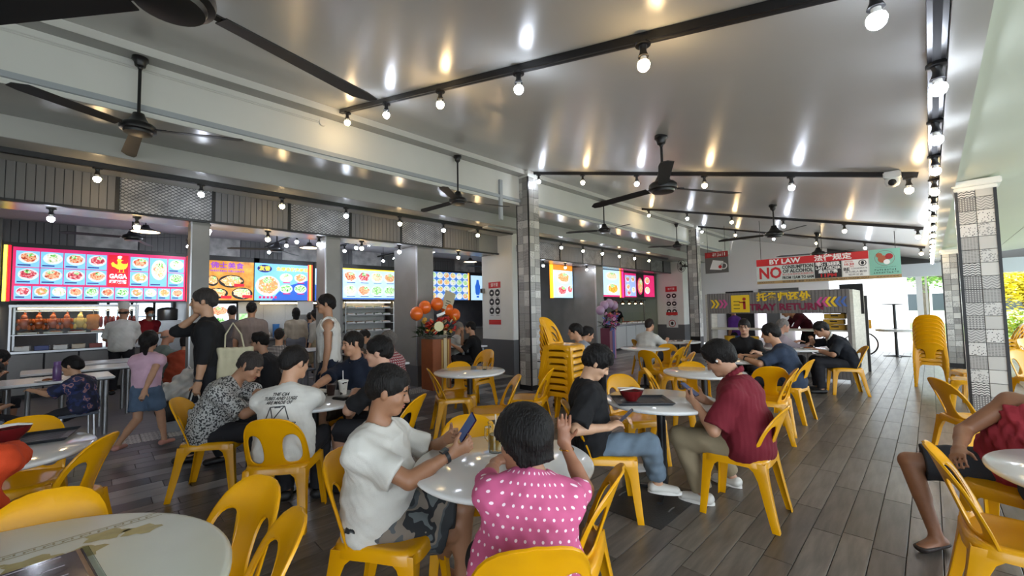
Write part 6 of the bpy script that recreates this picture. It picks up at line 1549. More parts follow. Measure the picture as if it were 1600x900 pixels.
ring(sh_, 'cartoon_ring', M_plum, 1.03, .44, .15, .155, -.0105)
yrect(sh_, 'tan_footer', M_tan, -1.30, 1.27, .03, .095, -.0065); text('请归还托盘  谢谢  PLEASE RETURN YOUR TRAY THANK YOU!', .05, M_ink, sh_, (0, -.011, .062), RNY, width=1.55); text('>>>>>>>', .06, M_ink, sh_, (-1.1, -.011, .062), RNY, width=.32, name='chevrons'); text('<<<<<<<', .06, M_ink, sh_, (1.06, -.011, .062), RNY, width=.34, name='chevrons')
for x_ in (-1.2, 0, 1.2): MB().tube([(x_, 0, .62), (x_, 0, roof_z(-1.65+x_)-2.0)], .006, 6).build('hanging_wire', M_black, e)
# hanging poster
e = empty('poster', (-4.51, 13.3, 2.52)); tag(e, 'square grey poster with a tilted mug hung by the far column', 'poster')
p_ = yrect(e, 'print', mat('poster grey', '5e5c5a', .5), -.33, .33, 0, .64, 0, .02); yrect(p_, 'red_band', M_redd, -.33, .33, .47, .64, -.021); glyphs(p_, M_wht, -.12, .28, .555, .11, -.0245, 6, 1); disc(p_, 'red_dot', M_red, -.22, .55, .06, -.0255)
b = MB().add([(-.20, -.022, .12), (.14, -.022, .08), (.20, -.022, .34), (-.10, -.022, .40)], [(0, 1, 2, 3)]).build('mug_picture', M_wht, p_); ring(p_, 'mug_handle', M_wht, .20, .2, .07, .1, -.022); disc(p_, 'label_spot', M_red, .1, .18, .05, -.024)
for x_ in (-.25, .25): MB().tube([(x_, 0, .64), (x_, 0, roof_z(-4.51)-2.52)], .006, 6).build('hanging_wire', M_black, e)
# tray return station
YT = 10.42; XL, XR = -3.78, -1.11
M_slt = mat('grey wood slats', '7c7672', .6, noise=.4, nscale=5, stretch=(12, 1, .4)); M_wood = mat('whitewashed boards', 'c9c4b8', .6, noise=.2, nscale=3, stretch=(1, 1, 8))
e = empty('tray_return_station', ((XL+XR)/2, YT, 0)); tag(e, 'tray return counter with a slatted sign and shelves', 'tray counter')
hw = (XR-XL)/2
def tp(nm, m, *b): return MB().box(*b).build(nm, m, e)
sg = tp('sign_panel', M_slt, -hw, hw, -.02, .03, 1.345, 1.815)
ws = 2*hw/44
sm = MB().box(-ws*.40, ws*.40, -.012, 0, 1.35, 1.81).mesh('slat'); sm.materials.append(M_slt)
for i in range(44): link('slat', sm, None, sg, (-hw+(i+.5)*ws, -.02, 0))
for xx in (-hw+.03, hw-.03): tp('post', M_slt, xx-.03, xx+.03, -.02, .05, 0, 1.345)
tp('shelf', M_wood, -hw, hw, 0, .55, .97, 1.0); tp('lower_shelf', M_wood, -hw, hw, 0, .55, .55, .57)
lp = tp('lower_panel', M_slt, -hw, hw, -.005, .02, .04, .52)
sm2 = MB().box(-ws*.40, ws*.40, -.012, 0, .04, .52).mesh('slat'); sm2.materials.append(M_slt)
for i in range(44): link('slat', sm2, None, lp, (-hw+(i+.5)*ws, -.006, 0))
tp('side_panel', M_wood, hw, hw+.05, 0, 1.95, 0, 1.80); tp('side_panel', M_wood, -hw-.05, -hw, 0, .6, 0, 1.80); tp('black_board', M_blackm, hw-.30, hw+.10, 1.2, 1.24, 1.30, 1.95)
tp('edge_post', M_black, hw+.05, hw+.10, 1.88, 1.95, 0, 1.70)
text('托盘归还处', .19, M_yelp, sg, (.22, -.036, 1.69), RNY, bold=.008, width=1.0); text('TRAY RETURN', .19, M_plum, sg, (.25, -.036, 1.475), RNY, bold=.008, width=1.35)
ic = yrect(sg, 'icon_plate', M_yelp, -.80, -.42, 1.37, 1.76, -.034, .006); yrect(ic, 'icon_person', M_redd, -.55, -.50, 1.44, 1.62, -.041); disc(ic, 'icon_head', M_redd, -.525, 1.67, .035, -.0445); yrect(ic, 'icon_arm', M_redd, -.63, -.50, 1.585, 1.61, -.041)
for j in range(3): yrect(ic, 'icon_rack', M_ink, -.75, -.62, 1.45+.08*j, 1.465+.08*j, -.041)
for x_, m_, t_ in ((-1.15, M_yelp, '»'), (-.97, M_pinkp, '»'), (.72+.18, M_pinkp, '«'), (1.04, M_yelp, '«'), (1.2, M_bluep, '«')): text(t_, .42, m_, sg, (x_*1.0, -.036, 1.60), RNY, bold=.004, name='chevrons')
for i in range(4):
    o = empty('plastic_crate', (XR-.28-.02*(i % 2), YT+.3, 1.0+.11*i)); tag(o, '%s yellow crate from the bottom on the tray return shelf' % ORD[i], 'crate', 'yellow crates on the tray return')
    b = MB()
    for bx in ((-.17, .17, -.12, -.11), (-.17, .17, .11, .12), (-.17, -.16, -.12, .12), (.16, .17, -.12, .12)): b.box(*bx, 0, .10)
    b.box(-.17, .17, -.12, .12, 0, .008); b.build('shell', mat('crate yellow', 'c99a20', .5), o); MB().box(-.06, .06, -.126, -.12, .05, .075).build('handle', M_blackm, o)
for i, (x_, c) in enumerate(((-3.4, 'c99a20'), (-3.15, '2c5aa0'), (-2.9, 'd9a520'))):
    o = MB().lathe([(.09, 0), (.10, .02), (.115, .24), (.12, .25)], 16).build('bucket', mat('bucket '+c, c, .45), None, (x_, YT+.25, .57), smooth=True); tag(o, '%s small bucket on the lower tray return shelf' % ('amber', 'blue', 'golden')[i], 'bucket', 'buckets on the tray return')
# notices on pillars
def notice(x0, x1, z0, z1, y, label, extra=False):
    e = empty('notice_sheet', ((x0+x1)/2, y, z0)); tag(e, label, 'notice'); w = (x1-x0)/2; h = z1-z0
    s_ = yrect(e, 'sheet', mat('notice paper', 'd2d3d0', .5), -w, w, 0, h, 0); yrect(s_, 'red_header', M_red, -w, w, h*.87, h, -.003); text('请不要', .1, M_wht, s_, (0, -.0075, h*.935), RNY, width=w*1.2)
    for j in range(3):
        for i in (-1, 1): d = disc(s_, 'black_roundel', M_ink, i*w*.48, h*(.77-.19*j), w*.40, -.0045); disc(d, 'roundel_symbol', M_wht, i*w*.48, h*(.77-.19*j), w*.16, -.006, 1.2, .7); yrect(s_, 'caption', M_ink, i*w*.48-w*.25, i*w*.48+w*.25, h*(.665-.19*j), h*(.675-.19*j), -.003)
    yrect(s_, 'red_footer', M_red, -w, w, h*.10 if not extra else h*.30, h*.20 if not extra else h*.37, -.003)
    if extra: ring(s_, 'smoking_ring', M_redd, 0, h*.10, w*.5, w*.62, -.0045); disc(s_, 'smoking_symbol', M_ink, 0, h*.10, w*.3, -.0045, .8, 1)
notice(-7.74, -7.31, 1.06, 2.21, 6.947, 'pillar notice with six black roundels between red bands on the near pillar')
notice(-7.62, -7.15, .70, 2.35, 16.495, 'far pillar notice with six roundels and a no smoking ring', True)
o = empty('wall_speaker', (-7.92, 6.92, 1.95)); tag(o, 'small grey box fixed on the edge of the white pillar', 'wall box'); MB().bbox(-.05, .05, -.06, .03, 0, .12, .008).build('housing', M_grey, o); MB().box(-.035, .035, -.064, -.06, .02, .1).build('grille', M_blackm, o)
# wall fan on the far pillar
o = empty('wall_fan', (-5.51, 14.9, 3.02)); tag(o, 'black wire wall fan beside the far tiled column', 'wall fan')
o.location = (-6.7, 16.2, 3.1); o.rotation_euler = (0, 0, -.5)
for r_ in (.24, .16, .08): MB().tube([(r_*math.cos(2*math.pi*k/24), -.12, r_*math.sin(2*math.pi*k/24)) for k in range(25)], .008, 6, cap=False).build('cage_ring', M_black, o)
for k in range(12): a_ = math.pi*2*k/12; MB().tube([(.04*math.cos(a_), -.14, .04*math.sin(a_)), (.24*math.cos(a_), -.10, .24*math.sin(a_))], .004, 5).build('cage_wire', M_black, o)
for k in range(3): MB().add([(math.cos(2.1*k+q)*r_, -.09+.02*q, math.sin(2.1*k+q)*r_) for q, r_ in ((0, .03), (-.4, .2), (.4, .2))], [(0, 1, 2)]).build('blade', M_fanb, o)
MB().tube([(0, -.1, 0), (0, .12, 0), (0, .3, -.05)], .035, 10).build('motor_arm', M_black, o, smooth=True)
# security camera at the gutter end of the second light rail
o = empty('security_camera', (-.22, 5.9, roof_z(-.22)-.02)); tag(o, 'white dome security camera under the canopy edge', 'security camera'); MB().bbox(-.07, .07, -.07, .07, -.07, 0, .01).build('bracket', M_white, o); MB().lathe([(.06, -.07), (.062, -.11), (.05, -.14), (.02, -.155)], 18).build('dome', M_white, o, smooth=True); MB().ball((0, -.045, -.115), .035, 12, 8).build('lens', M_blackm, o, smooth=True)

# ================================================================== congratulatory flower stands
M_balo = mat('orange balloon', 'e2661a', .25, coat=.3); M_ball = mat('lilac balloon', 'a98aa6', .3, coat=.3)
def flowers(parent, cols, c, r, n, seed, name='flower_head', z=1.0):
    rn_ = random.Random(seed)
    me = {}
    for k in range(n):
        col = cols[k % len(cols)]
        if col not in me:
            b = MB()
            for j in range(6):
                a_ = 2*math.pi*j/6; b.ball((.024*math.cos(a_), .024*math.sin(a_), 0), .022, 6, 5, 1, 1, .5)
            b.ball((0, 0, .008), .012, 6, 5); me[col] = b.mesh(name, True); me[col].materials.append(mat('petal '+col, col, .6))
        o = link(name, me[col], None, parent, (c[0]+rn_.uniform(-1, 1)*r[0], c[1]+rn_.uniform(-1, 1)*r[1], c[2]+rn_.uniform(-1, 1)*r[2])); o.rotation_euler = (rn_.uniform(-.6, .8), rn_.uniform(.2, 1.4), rn_.uniform(0, 6)); q = rn_.uniform(.8, 1.5); o.scale = (q, q, q)
def leaves(parent, c, r, n, seed, m, L=.22):
    rn_ = random.Random(seed); b = MB()
    for k in range(n):
        a_ = rn_.uniform(0, 6.28); el_ = rn_.uniform(-.3, .9); d = Vector((math.cos(a_)*math.cos(el_), math.sin(a_)*math.cos(el_), math.sin(el_))); p0 = Vector(c)+Vector((rn_.uniform(-1, 1)*r, rn_.uniform(-1, 1)*r, rn_.uniform(-.5, .5)*r)); s_ = d.cross(Vector((0, 0, 1))).normalized()*.022
        b.add([p0, p0+d*L*.5+s_, p0+d*L-Vector((0, 0, .03)), p0+d*L*.5-s_], [(0, 1, 2, 3)])
    b.build('leaves', m, parent, kind='stuff')
M_leaf = mat('florist leaf', '1f3a1c', .5)
def balloon(x, y, z, r, m, label, group):
    e = empty('balloon', (x, y, z)); tag(e, label, 'balloon', group)
    MB().ball((0, 0, 0), r, 18, 12, 1, 1, 1.08).build('skin', m, e, smooth=True); MB().lathe([(.012, -r*1.13), (.004, -r*1.06)], 8).build('knot', m, e)
x0, y0 = -7.0, 4.86
e = empty('flower_stand', (x0, y0, 0)); tag(e, 'flower stand with an orange box, red gerberas and a beige ribbon', 'flower stand')
MB().bbox(-.2, .2, -.22, .22, 0, .98, .008).build('box', mat('orange board', '8f4a1c', .5, noise=.15), e)
for i in range(4): MB().box(.2, .208, -.02+.05*i, .015+.05*i, .02, .96).build('gold_strip', mat('gold strip', 'b5904a', .4), e)
MB().lathe([(.22, .98), (.25, 1.02), (.24, 1.06)], 20).build('tray', mat('florist tray', '6a665c', .6), e)
flowers(e, ['b02a1c', 'c43a22', 'a82018', 'd9a840', 'e0d6b0'], (.10, .02, 1.26), (.16, .30, .14), 60, 3); leaves(e, (0, -.1, 1.1), .22, 130, 4, M_leaf, .25)
MB().box(.22, .228, .02, .09, .2, 1.14).build('ribbon', mat('beige ribbon', 'cdbb94', .6), e)
def on_plane(px, py, X):
    d = CF+CR*((px-800)/FPX)-CU*((py-450)/FPX); t = X/d.x; return Vector((X, d.y*t, CAM_H+d.z*t))-Vector((x0, y0, 0))
o = disc(e, 'label_disc', mat('cream disc', 'd9cfa0', .5), 0, 0, .11, 0, 1.0, .85); o.rotation_euler = (0, 0, math.pi/2); o.location = on_plane(686, 510, x0+.36)
o = MB().box(-.004, .004, -.13, .13, -.19, .19).build('congratulation_card', mat('beige card', 'b8ad90', .5), e); o.rotation_euler = (-.30, 0, 0); o.location = on_plane(701, 470, x0+.05)
for k_ in range(3): MB().box(.004, .006, -.06, .06, -.02-.05*k_, -.005-.05*k_).build('card_line', M_ink, o)
MB().tube([(0, -.02, -.19), (0, -.15, -.55)], .008, 6).build('card_stick', M_tan, o)
o = MB().box(-.003, .003, -.10, .10, -.025, .025).build('name_slip', M_wht, e); o.rotation_euler = (.3, 0, 0); o.location = on_plane(689, 491, x0+.33)
for i, (px, py) in enumerate(((651, 490), (664, 480), (683, 475), (699, 483), (710, 492))):
    d = CF+CR*((px-800)/FPX)-CU*((py-450)/FPX); t = (x0+.02-.05*(i % 2))/d.x; balloon(d.x*t, d.y*t, CAM_H+d.z*t, .125, M_balo, '%s orange balloon from the left on the flower stand' % ORD[i], 'orange balloons on the flower stand')
x0, y0 = -6.95, 11.05
e = empty('flower_stand', (x0, y0, 0)); tag(e, 'flower stand with mauve and blue panels and a pink bouquet', 'flower stand')
MB().bbox(-.16, .16, -.17, .17, 0, .92, .008).build('box', mat('mauve board', '6e3346', .5), e); MB().box(.16, .168, -.02, .10, .02, .9).build('blue_panel', mat('royal blue board', '2b2f7a', .5), e); MB().box(.16, .167, .10, .16, .02, .9).build('pink_panel', mat('dusty pink', 'a86a88', .5), e)
flowers(e, ['b05a9a', '6a3a6e', '5a6ea8', 'c890b0', 'a83a5a', 'c87a4a'], (.08, .08, 1.12), (.14, .26, .24), 60, 8); leaves(e, (0, -.05, 1.0), .15, 60, 9, M_leaf, .2)
for i, (px, py) in enumerate(((938, 485), (944, 477), (952, 474), (959, 477))):
    d = CF+CR*((px-800)/FPX)-CU*((py-450)/FPX); t = (x0+.05)/d.x; balloon(d.x*t, d.y*t, CAM_H+d.z*t, .13, M_ball, '%s lilac balloon from the left on the far flower stand' % ORD[i], 'lilac balloons on the far flower stand')

# ================================================================== things on tables and in hands
M_trayb = mat('black food tray', '22262c', .4); M_bowlr = mat('red melamine bowl', '6e1a1c', .3, coat=.3); M_bin = mat('bowl inside', '3a1512', .4); M_spoon = mat('white spoon', 'e6e2d8', .3)
def food_tray(x, y, z, rz, label, bowl_label):
    e = empty('food_tray', (x, y, z), math.radians(rz)); tag(e, label, 'tray')
    b = MB(); w, l = .225, .165; b.bbox(-w+.015, w-.015, -l+.015, l-.015, 0, .006, .003); b.build('base', M_trayb, e)
    r_ = MB(); 
    P0 = [(-w+.02, -l+.02), (w-.02, -l+.02), (w-.02, l-.02), (-w+.02, l-.02)]; P1 = [(-w, -l), (w, -l), (w, l), (-w, l)]
    for k in range(4):
        a_, c_ = k, (k+1) % 4; r_.add([(*P0[a_], .004), (*P0[c_], .004), (*P1[c_], .022), (*P1[a_], .022), (*P0[a_], .0), (*P0[c_], .0), (*P1[c_], .018), (*P1[a_], .018)], [(0, 1, 2, 3), (7, 6, 5, 4), (3, 2, 6, 7)])
    r_.build('rim', M_trayb, e)
    for i in range(9): MB().box(-.17, .17, -.12+.03*i-.002, -.12+.03*i+.002, .006, .0075).build('rib', M_trayb, e)
    a_ = math.radians(rz); bx, by = -.075, .02
    q = empty('noodle_bowl', (x+bx*math.cos(a_)-by*math.sin(a_), y+bx*math.sin(a_)+by*math.cos(a_), z+.0065), a_); tag(q, bowl_label, 'bowl')
    MB().lathe([(.045, 0), (.05, .012), (.085, .05), (.10, .085), (.102, .09), (.096, .088), (.08, .05), (.04, .02), (.002, .018)], 32).build('body', M_bowlr, q, smooth=True)
    MB().lathe([(.088, .068), (.001, .066)], 24, cap=False).build('soup', M_bin, q)
    for s_ in (-1, 1): MB().tube([(-.10, .055*s_, .094), (.03, .09*s_*.1+.03, .097), (.10, -.01, .094)], .006, 8).build('utensil', M_spoon, q)
food_tray(-1.73, 3.22, .745, 42, 'black ribbed food tray on the table beside the young man', 'dark red bowl with spoons resting on the black tray')
food_tray(-4.12, -.28, .745, 80, 'black food tray on the table at the left edge', 'dark red bowl on the tray at the left edge')
# glass mug of tea
M_glass2 = M_glass.copy(); M_glass2.name = 'thick glass'; M_glass2.node_tree.nodes['Principled BSDF'].inputs['IOR'].default_value = 1.45
mg = at_z(775, 704, .75)
e = empty('glass_mug', (mg.x, mg.y, .745)); e.scale = (1.08, 1.08, 1.28); tag(e, 'glass mug half full of amber tea with a straw', 'mug')
MB().lathe([(.037, 0), (.040, .008), (.0395, .10), (.041, .125), (.0375, .125), (.036, .10), (.035, .014), (.001, .012)], 28).build('glass', M_glass2, e, smooth=True)
MB().lathe([(.001, .013), (.0345, .014), (.0350, .075), (.001, .075)], 24, cap=False).build('tea', mat('amber tea', 'b8861c', .1, trans=.4), e, smooth=True)
MB().tube([(-.037, -.005, .10), (-.065, -.01, .095), (-.068, -.01, .05), (-.038, -.005, .03)], .006, 8).build('handle', M_glass2, e, smooth=True); MB().tube([(.01, .0, .02), (-.012, .01, .155)], .004, 8).build('straw', mat('clear straw', 'b8a890', .3), e)
# phones
def phone(c, d, up, label, col='1a1420', scr='2a3a5a'):
    d, up = Vector(d).normalized(), Vector(up); n = d.cross(up).normalized(); up = n.cross(d)
    M = Matrix((( n.x, d.x, up.x, c[0]), (n.y, d.y, up.y, c[1]), (n.z, d.z, up.z, c[2]), (0, 0, 0, 1)))
    b = MB().bbox(-.037, .037, -.076, .076, -.0045, .0045, .004).xf(M)
    b.v = [tuple(Vector(v)-Vector(c)) for v in b.v]
    e = empty('smartphone', c); tag(e, label, 'phone'); b.build('body', mat('phone '+col, col, .25), e, smooth=True)
    s_ = MB().add([(-.033, -.071, .0052), (.033, -.071, .0052), (.033, .071, .0052), (-.033, .071, .0052)], [(0, 1, 2, 3)]).xf(M); s_.v = [tuple(Vector(v)-Vector(c)) for v in s_.v]; s_.build('screen', emat('screen '+scr, scr, .5), e)
def hand_mid(J, i, f=.09):
    e_, w_ = J['arms'][i]; d = nv(w_-e_); return J['world'](w_+d*f)
h1 = (hand_mid(J1, 0)+hand_mid(J1, 1))/2
phone(h1+V((.03, .02, .055)), (.45, .25, .75), (-.15, -.9, .4), 'dark smartphone held up by the man in white tee', '3a1f3f')
h3 = (hand_mid(J3, 0)+hand_mid(J3, 1))/2; phone(h3+V((.02, .02, .04)), (.5, .4, .6), (-.6, -.4, .6), 'black smartphone in the lap of the young man in black')
h4 = (hand_mid(J4, 0)+hand_mid(J4, 1))/2; phone(h4+V((-.02, 0, .03)), (-.7, .0, .5), (.5, 0, .8), 'silver-edged smartphone held by the man in maroon', '5a4a50')
h10 = hand_mid(J10, 0, .07); phone(h10+V((.0, .0, .02)), (-.2, .1, 1), (.2, -.9, .1), 'black smartphone at the ear of the man in black')
# drinks at the table of four men
def cup(x, y, label, m, h=.12, straw=True, lid=True):
    e = empty('paper_cup', (x, y, .745)); tag(e, label, 'cup'); MB().lathe([(.030, 0), (.043, h), (.046, h+.004), (.041, h+.004)], 20).build('body', m, e, smooth=True)
    if lid: MB().lathe([(.047, h), (.047, h+.012), (.03, h+.016), (.001, h+.016)], 20, cap=False).build('lid', M_wht, e, smooth=True)
    if straw: MB().tube([(0, 0, h*.5), (-.03, .01, h+.1)], .004, 8).build('straw', M_wht, e)
M_cupw = blotch_mat('printed paper cup', ['e4e0d8', 'e4e0d8', '2a2624'], 22, .5, [0, .4, .60])
cup(-4.02, 1.72, 'tall printed paper cup with a straw on the men\'s table', M_cupw); cup(-4.06, 1.62, 'shorter glass of dark iced drink beside the paper cup', mat('dark cola', '2b1512', .15), .10, False, False)
cup(-4.28, 1.32, 'small white cup behind the man in white slogan tee', M_wht, .07, False, False)
o = MB().bbox(-.07, .07, -.045, .045, 0, .05, .015).build('snack_packet', M_cupw, None, (-4.16, 1.58, .745), .4, smooth=True); tag(o, 'crumpled printed snack packet on the men\'s table', 'packet'); MB().box(-.085, -.07, -.04, .04, .02, .03).build('crimped_end', M_cupw, o)
o = MB().bbox(-.10, .06, -.05, .05, 0, .02, .008).build('phone_case', M_blackm, None, (-3.78, 1.62, .745), .3); tag(o, 'black pouch lying near the table edge by the drinks', 'pouch'); MB().box(-.08, .04, -.03, .03, .02, .023).build('flap', M_black, o)
g3 = at_z(757, 577, .75)
e = empty('drinking_glass', (g3.x, g3.y, .745)); tag(e, 'empty drinking glass on the table by the white pillar', 'glass'); MB().lathe([(.03, 0), (.038, .10), (.036, .10), (.028, .006), (.001, .006)], 20).build('body', M_glass, e, smooth=True); MB().lathe([(.03, .0), (.03, .006)], 20).build('base', M_glass, e)
# plates
def plate(x, y, label, fm, z=.745):
    e = empty('dinner_plate', (x, y, z)); tag(e, label, 'plate', 'plates of food'); MB().lathe([(.05, 0), (.08, .006), (.12, .018), (.118, .02), (.07, .01), (.001, .009)], 28).build('dish', M_wht, e, smooth=True); b = MB(); rn_ = random.Random(x)
    for k in range(8): b.ball((rn_.uniform(-.05, .05), rn_.uniform(-.05, .05), .018), .03, 8, 6, 1, 1, .6)
    b.build('food', fm, e, smooth=True)
plate(-2.15, 6.95, 'plate of noodles before the man in glasses', M_foodc[5]); plate(-1.85, 6.6, 'second plate nearer the stocky man in slate blue', M_foodc[2]); plate(-1.55, 8.85, 'plate in front of the man bending over his food', M_foodc[0]); plate(-4.0, 9.3, 'dark plate at the farthest round table', M_foodc[1]); plate(-7.72, -.35, 'plate of food on the table with water bottles', M_foodc[0], .75)
# laminated menu on the cream table
e = empty('laminated_menu', (-1.875, -.19, .746), math.radians(98)); tag(e, 'laminated photo menu lying on the cream table', 'menu'); MB().box(-.21, .21, -.15, .15, 0, .003).build('sheet', mat('laminate dark plum', '4a4048', .12, coat=.5), e); MB().box(.205, .225, -.15, .15, .0, .006).build('clear_edge', M_glass, e); MB().box(.195, .205, -.15, .15, .003, .0036).build('brown_border', mat('menu border', '7a5a40', .3), e)
for i in range(5):
    for j in range(4): MB().add([(-.165+.075*i+.030*math.cos(2*math.pi*k/12), -.115+.075*j+.018*math.sin(2*math.pi*k/12), .0034) for k in range(12)], [tuple(range(12))]).build('dish_photo', mat('menu dish %d' % ((i+j) % 3), ('3a2a30', '5a3a38', '2e2a33')[(i+j) % 3], .15), e); 
for i in range(5):
    for j in range(4): MB().box(-.19+.075*i, -.14+.075*i, -.092+.075*j, -.087+.075*j, .003, .0036).build('dish_name', mat('menu caption', 'a8a0a8', .2), e)
# bottles on the hall table
for x_, y_, c, lb in ((-7.75, -.12, '3f6a9a', 'blue water bottle standing on the table near the boy'), (-7.66, -.28, '6a4a80', 'purple-capped tumbler next to the blue water bottle')):
    e = empty('water_bottle', (x_, y_, .75)); tag(e, lb, 'bottle'); MB().lathe([(.035, 0), (.04, .01), (.04, .16), (.03, .19)], 18).build('body', mat('bottle '+c, c, .3, trans=.3), e, smooth=True); MB().lathe([(.034, .19), (.034, .235), (.02, .24)], 18).build('cap', mat('cap '+c, c, .4), e, smooth=True)
# brown handbag on the empty chair
a_ = CH_BAG.rotation_euler.z; q = CH_BAG.location
M_bag = mat('brown leather', '2e201a', .45, noise=.3, nscale=8, bump=.1)
e = empty('handbag', (q.x+.06*math.sin(a_), q.y-.06*math.cos(a_), .452), a_); tag(e, 'dark brown handbag lying on the seat of an empty chair', 'handbag')
F_ = Field(); F_.rc((-.10, 0, .08), (.10, 0, .08), .075, .075, .05, (0, 0, 1), 1.2); F_.rc((-.08, 0, .16), (.08, 0, .16), .05, .05, .05); F_.cut((0, 0, .004), (0, 0, -1)); F_.noise(.006, 30, 1); link('body', F_.mesh('body', .01), M_bag, e)
MB().tube([(-.09, 0, .17), (-.07, .02, .28), (.07, .02, .28), (.09, 0, .17)], .008, 8).build('strap', M_bag, e, smooth=True); MB().tube([(.05, -.06, .14), (.06, -.07, .05)], .004, 6).build('zip', M_steel, e)
# tote and plastic bag of the man on the phone
s_ = J10['sh'][1]
def lw(p): return J10['world'](np.array(p))
e = empty('tote_bag', lw((-.13, -.24, 1.0))); tag(e, 'cream canvas tote bag hanging from the shoulder of the phone man', 'tote bag'); e.rotation_euler = (0, 0, J10['body'].rotation_euler.z); e.scale = (.8, .78, .95)
M_tote = cloth('cream canvas', 'b8b195'); F_ = Field(); F_.rc((0, -.16, .18), (0, .16, .18), .03, .03, .03); F_.rc((0, -.15, -.12), (0, .15, -.12), .045, .045, .08); F_.rc((0, -.15, .03), (0, .15, .03), .05, .05, .12, (0, 0, 1), 2.2); F_.cut((0, 0, .19), (0, 0, 1)); F_.noise(.006, 22, 3); link('body', F_.mesh('body', .012), M_tote, e)
MB().tube([(0, -.10, .17), (.02, -.06, .33), (.05, .04, .46), (.03, .12, .33), (0, .12, .17)], .010, 8).build('strap', M_tote, e, smooth=True)
e = empty('plastic_bag', J10['world'](J10['arms'][1][1]+np.array([0, .02, -.32]))); tag(e, 'white plastic carrier bag in the hand of the phone man', 'plastic bag'); M_pb = mat('translucent plastic', 'c6c4be', .35, trans=.25)
F_ = Field(); F_.rc((0, 0, -.02), (0, 0, .06), .09, .07, .05, (0, 1, 0), 1.3); F_.noise(.014, 38, 5); link('body', F_.mesh('body', .011), M_pb, e); MB().tube([(0, -.05, .1), (0, -.02, .24), (0, .02, .24), (0, .05, .1)], .008, 6).build('handle', M_pb, e, smooth=True)
q = cam_pt(283, 5.75)
e = empty('plastic_bag', (q[0], q[1], .44)); tag(e, 'white plastic bag draped on the stool behind the phone man', 'plastic bag'); F_ = Field(); F_.rc((0, 0, .1), (.05, .1, .28), .15, .08, .06); F_.rc((0, -.1, .05), (0, .1, .05), .12, .12, .06); F_.noise(.018, 30, 6); link('body', F_.mesh('body', .012), M_pb, e); MB().tube([(.0, .05, .3), (.02, .1, .4), (.05, .15, .3)], .01, 6).build('handle', M_pb, e)
e = empty('backpack', (q[0], q[1], .0)); tag(e, 'black backpack under the white plastic bag', 'backpack'); F_ = Field(); F_.rc((0, -.1, .28), (0, .12, .28), .15, .15, .06); F_.noise(.006, 20, 7); F_.cut((0, 0, .43), (0, 0, 1)); link('body', F_.mesh('body', .012), M_blackm, e); MB().box(-.14, .14, -.14, .14, 0, .14).build('stool_base', M_steel, e)
# hat and mask
H_ = J15['H']; F_ = Field(); F_.rc(H_(0, -.02, .085), H_(0, -.02, .20), .085, .088, .02); F_.cut(H_(0, -.02, .21), H_(0, 0, 1)-H_(0, 0, 0)); o = link('cook_hat', F_.mesh('cook_hat', .012), CL_white, J15['body'])
H_ = J16['H']; F_ = Field(); F_.el(H_(0, .055, -.055), (.062, .062, .055), .02); link('face_mask', F_.mesh('face_mask', .01), mat('blue mask', '9ab0bc', .7), J16['body'])
# ring, bracelet, print on shirts
e_, w_ = J2['arms'][0]
o = MB().tube([w_-nv(w_-e_)*.03+np.array((math.cos(t)*.031, math.sin(t)*.031, .002*math.cos(3*t))) for t in np.linspace(0, 6.28, 17)], .003, 6, cap=False).build('bracelet', mat('gold', 'c9a040', .25, metal=1), J2['body'])
H_ = J2['H']
for q_ in (1, -1): MB().ball(tuple(H_(q_*.082, .0, -.048)), .006, 8, 6).build('earring', mat('gold', 'c9a040', .25, metal=1), J2['body'], smooth=True)
H_ = J4['H']
for q_ in (1, -1): MB().ball(tuple(H_(q_*.084, .004, -.014)), .010, 8, 6).build('earbud', M_wht, J4['body'], smooth=True)
def wrap_text(J, lines, m, size, back=True, tilt=.25):
    """lettering laid just off the back of a shirt, bent to its curve"""
    bvh_o = [c for c in J['body'].children if c.name.startswith('shirt')][0]
    from mathutils.bvhtree import BVHTree
    me = bvh_o.data; bv = BVHTree.FromPolygons([v.co[:] for v in me.vertices], [p_.vertices[:] for p_ in me.polygons])
    lat, fwd, u1, ch = (Vector(J[k]) for k in ('lat', 'fwd', 'u1', 'chest'))
    for txt, z, wd in lines:
        if isinstance(txt, str):
            t_ = text_mesh(txt, size, ext=0, bold=.001, shear=tilt).copy(); vs = [v.co.copy() for v in t_.vertices]; xs = [v.x for v in vs]; k = wd/(max(xs)-min(xs)); fs = [p_.vertices[:] for p_ in t_.polygons]
            P2 = [(v.x*k, v.y) for v in vs]
        else: P2, fs = txt
        out = []
        for a_, b_ in P2:
            o_ = ch+lat*a_+u1*(z+b_)-fwd*.45
            hit = bv.ray_cast(o_, fwd); out.append((hit[0]-fwd*.004) if hit[0] else o_+fwd*.33)
        me2 = bpy.data.meshes.new('shirt_print'); me2.from_pydata([v[:] for v in out], [], fs); link('shirt_print', me2, m, J['body'])
def seg2(pts, w):
    P2, fs = [], []
    for (a0, b0), (a1, b1) in pts:
        for j in range(4):
            t0, t1 = j/4, (j+1)/4; xa, ya, xb, yb_ = a0+(a1-a0)*t0, b0+(b1-b0)*t0, a0+(a1-a0)*t1, b0+(b1-b0)*t1; L = math.hypot(a1-a0, b1-b0); nx, ny = -(b1-b0)/L*w/2, (a1-a0)/L*w/2
            n = len(P2); P2 += [(xa+nx, ya+ny), (xa-nx, ya-ny), (xb-nx, yb_-ny), (xb+nx, yb_+ny)]; fs.append((n, n+1, n+2, n+3))
    return P2, fs
frame = [((-.09, -.05), (-.05, .04)), ((-.05, .04), (.045, .045)), ((.045, .045), (-.035, -.05)), ((-.035, -.05), (-.05, .04)), ((-.09, -.05), (-.035, -.05)), ((.045, .045), (.07, -.05)), ((-.02, .035), (.02, .037))]
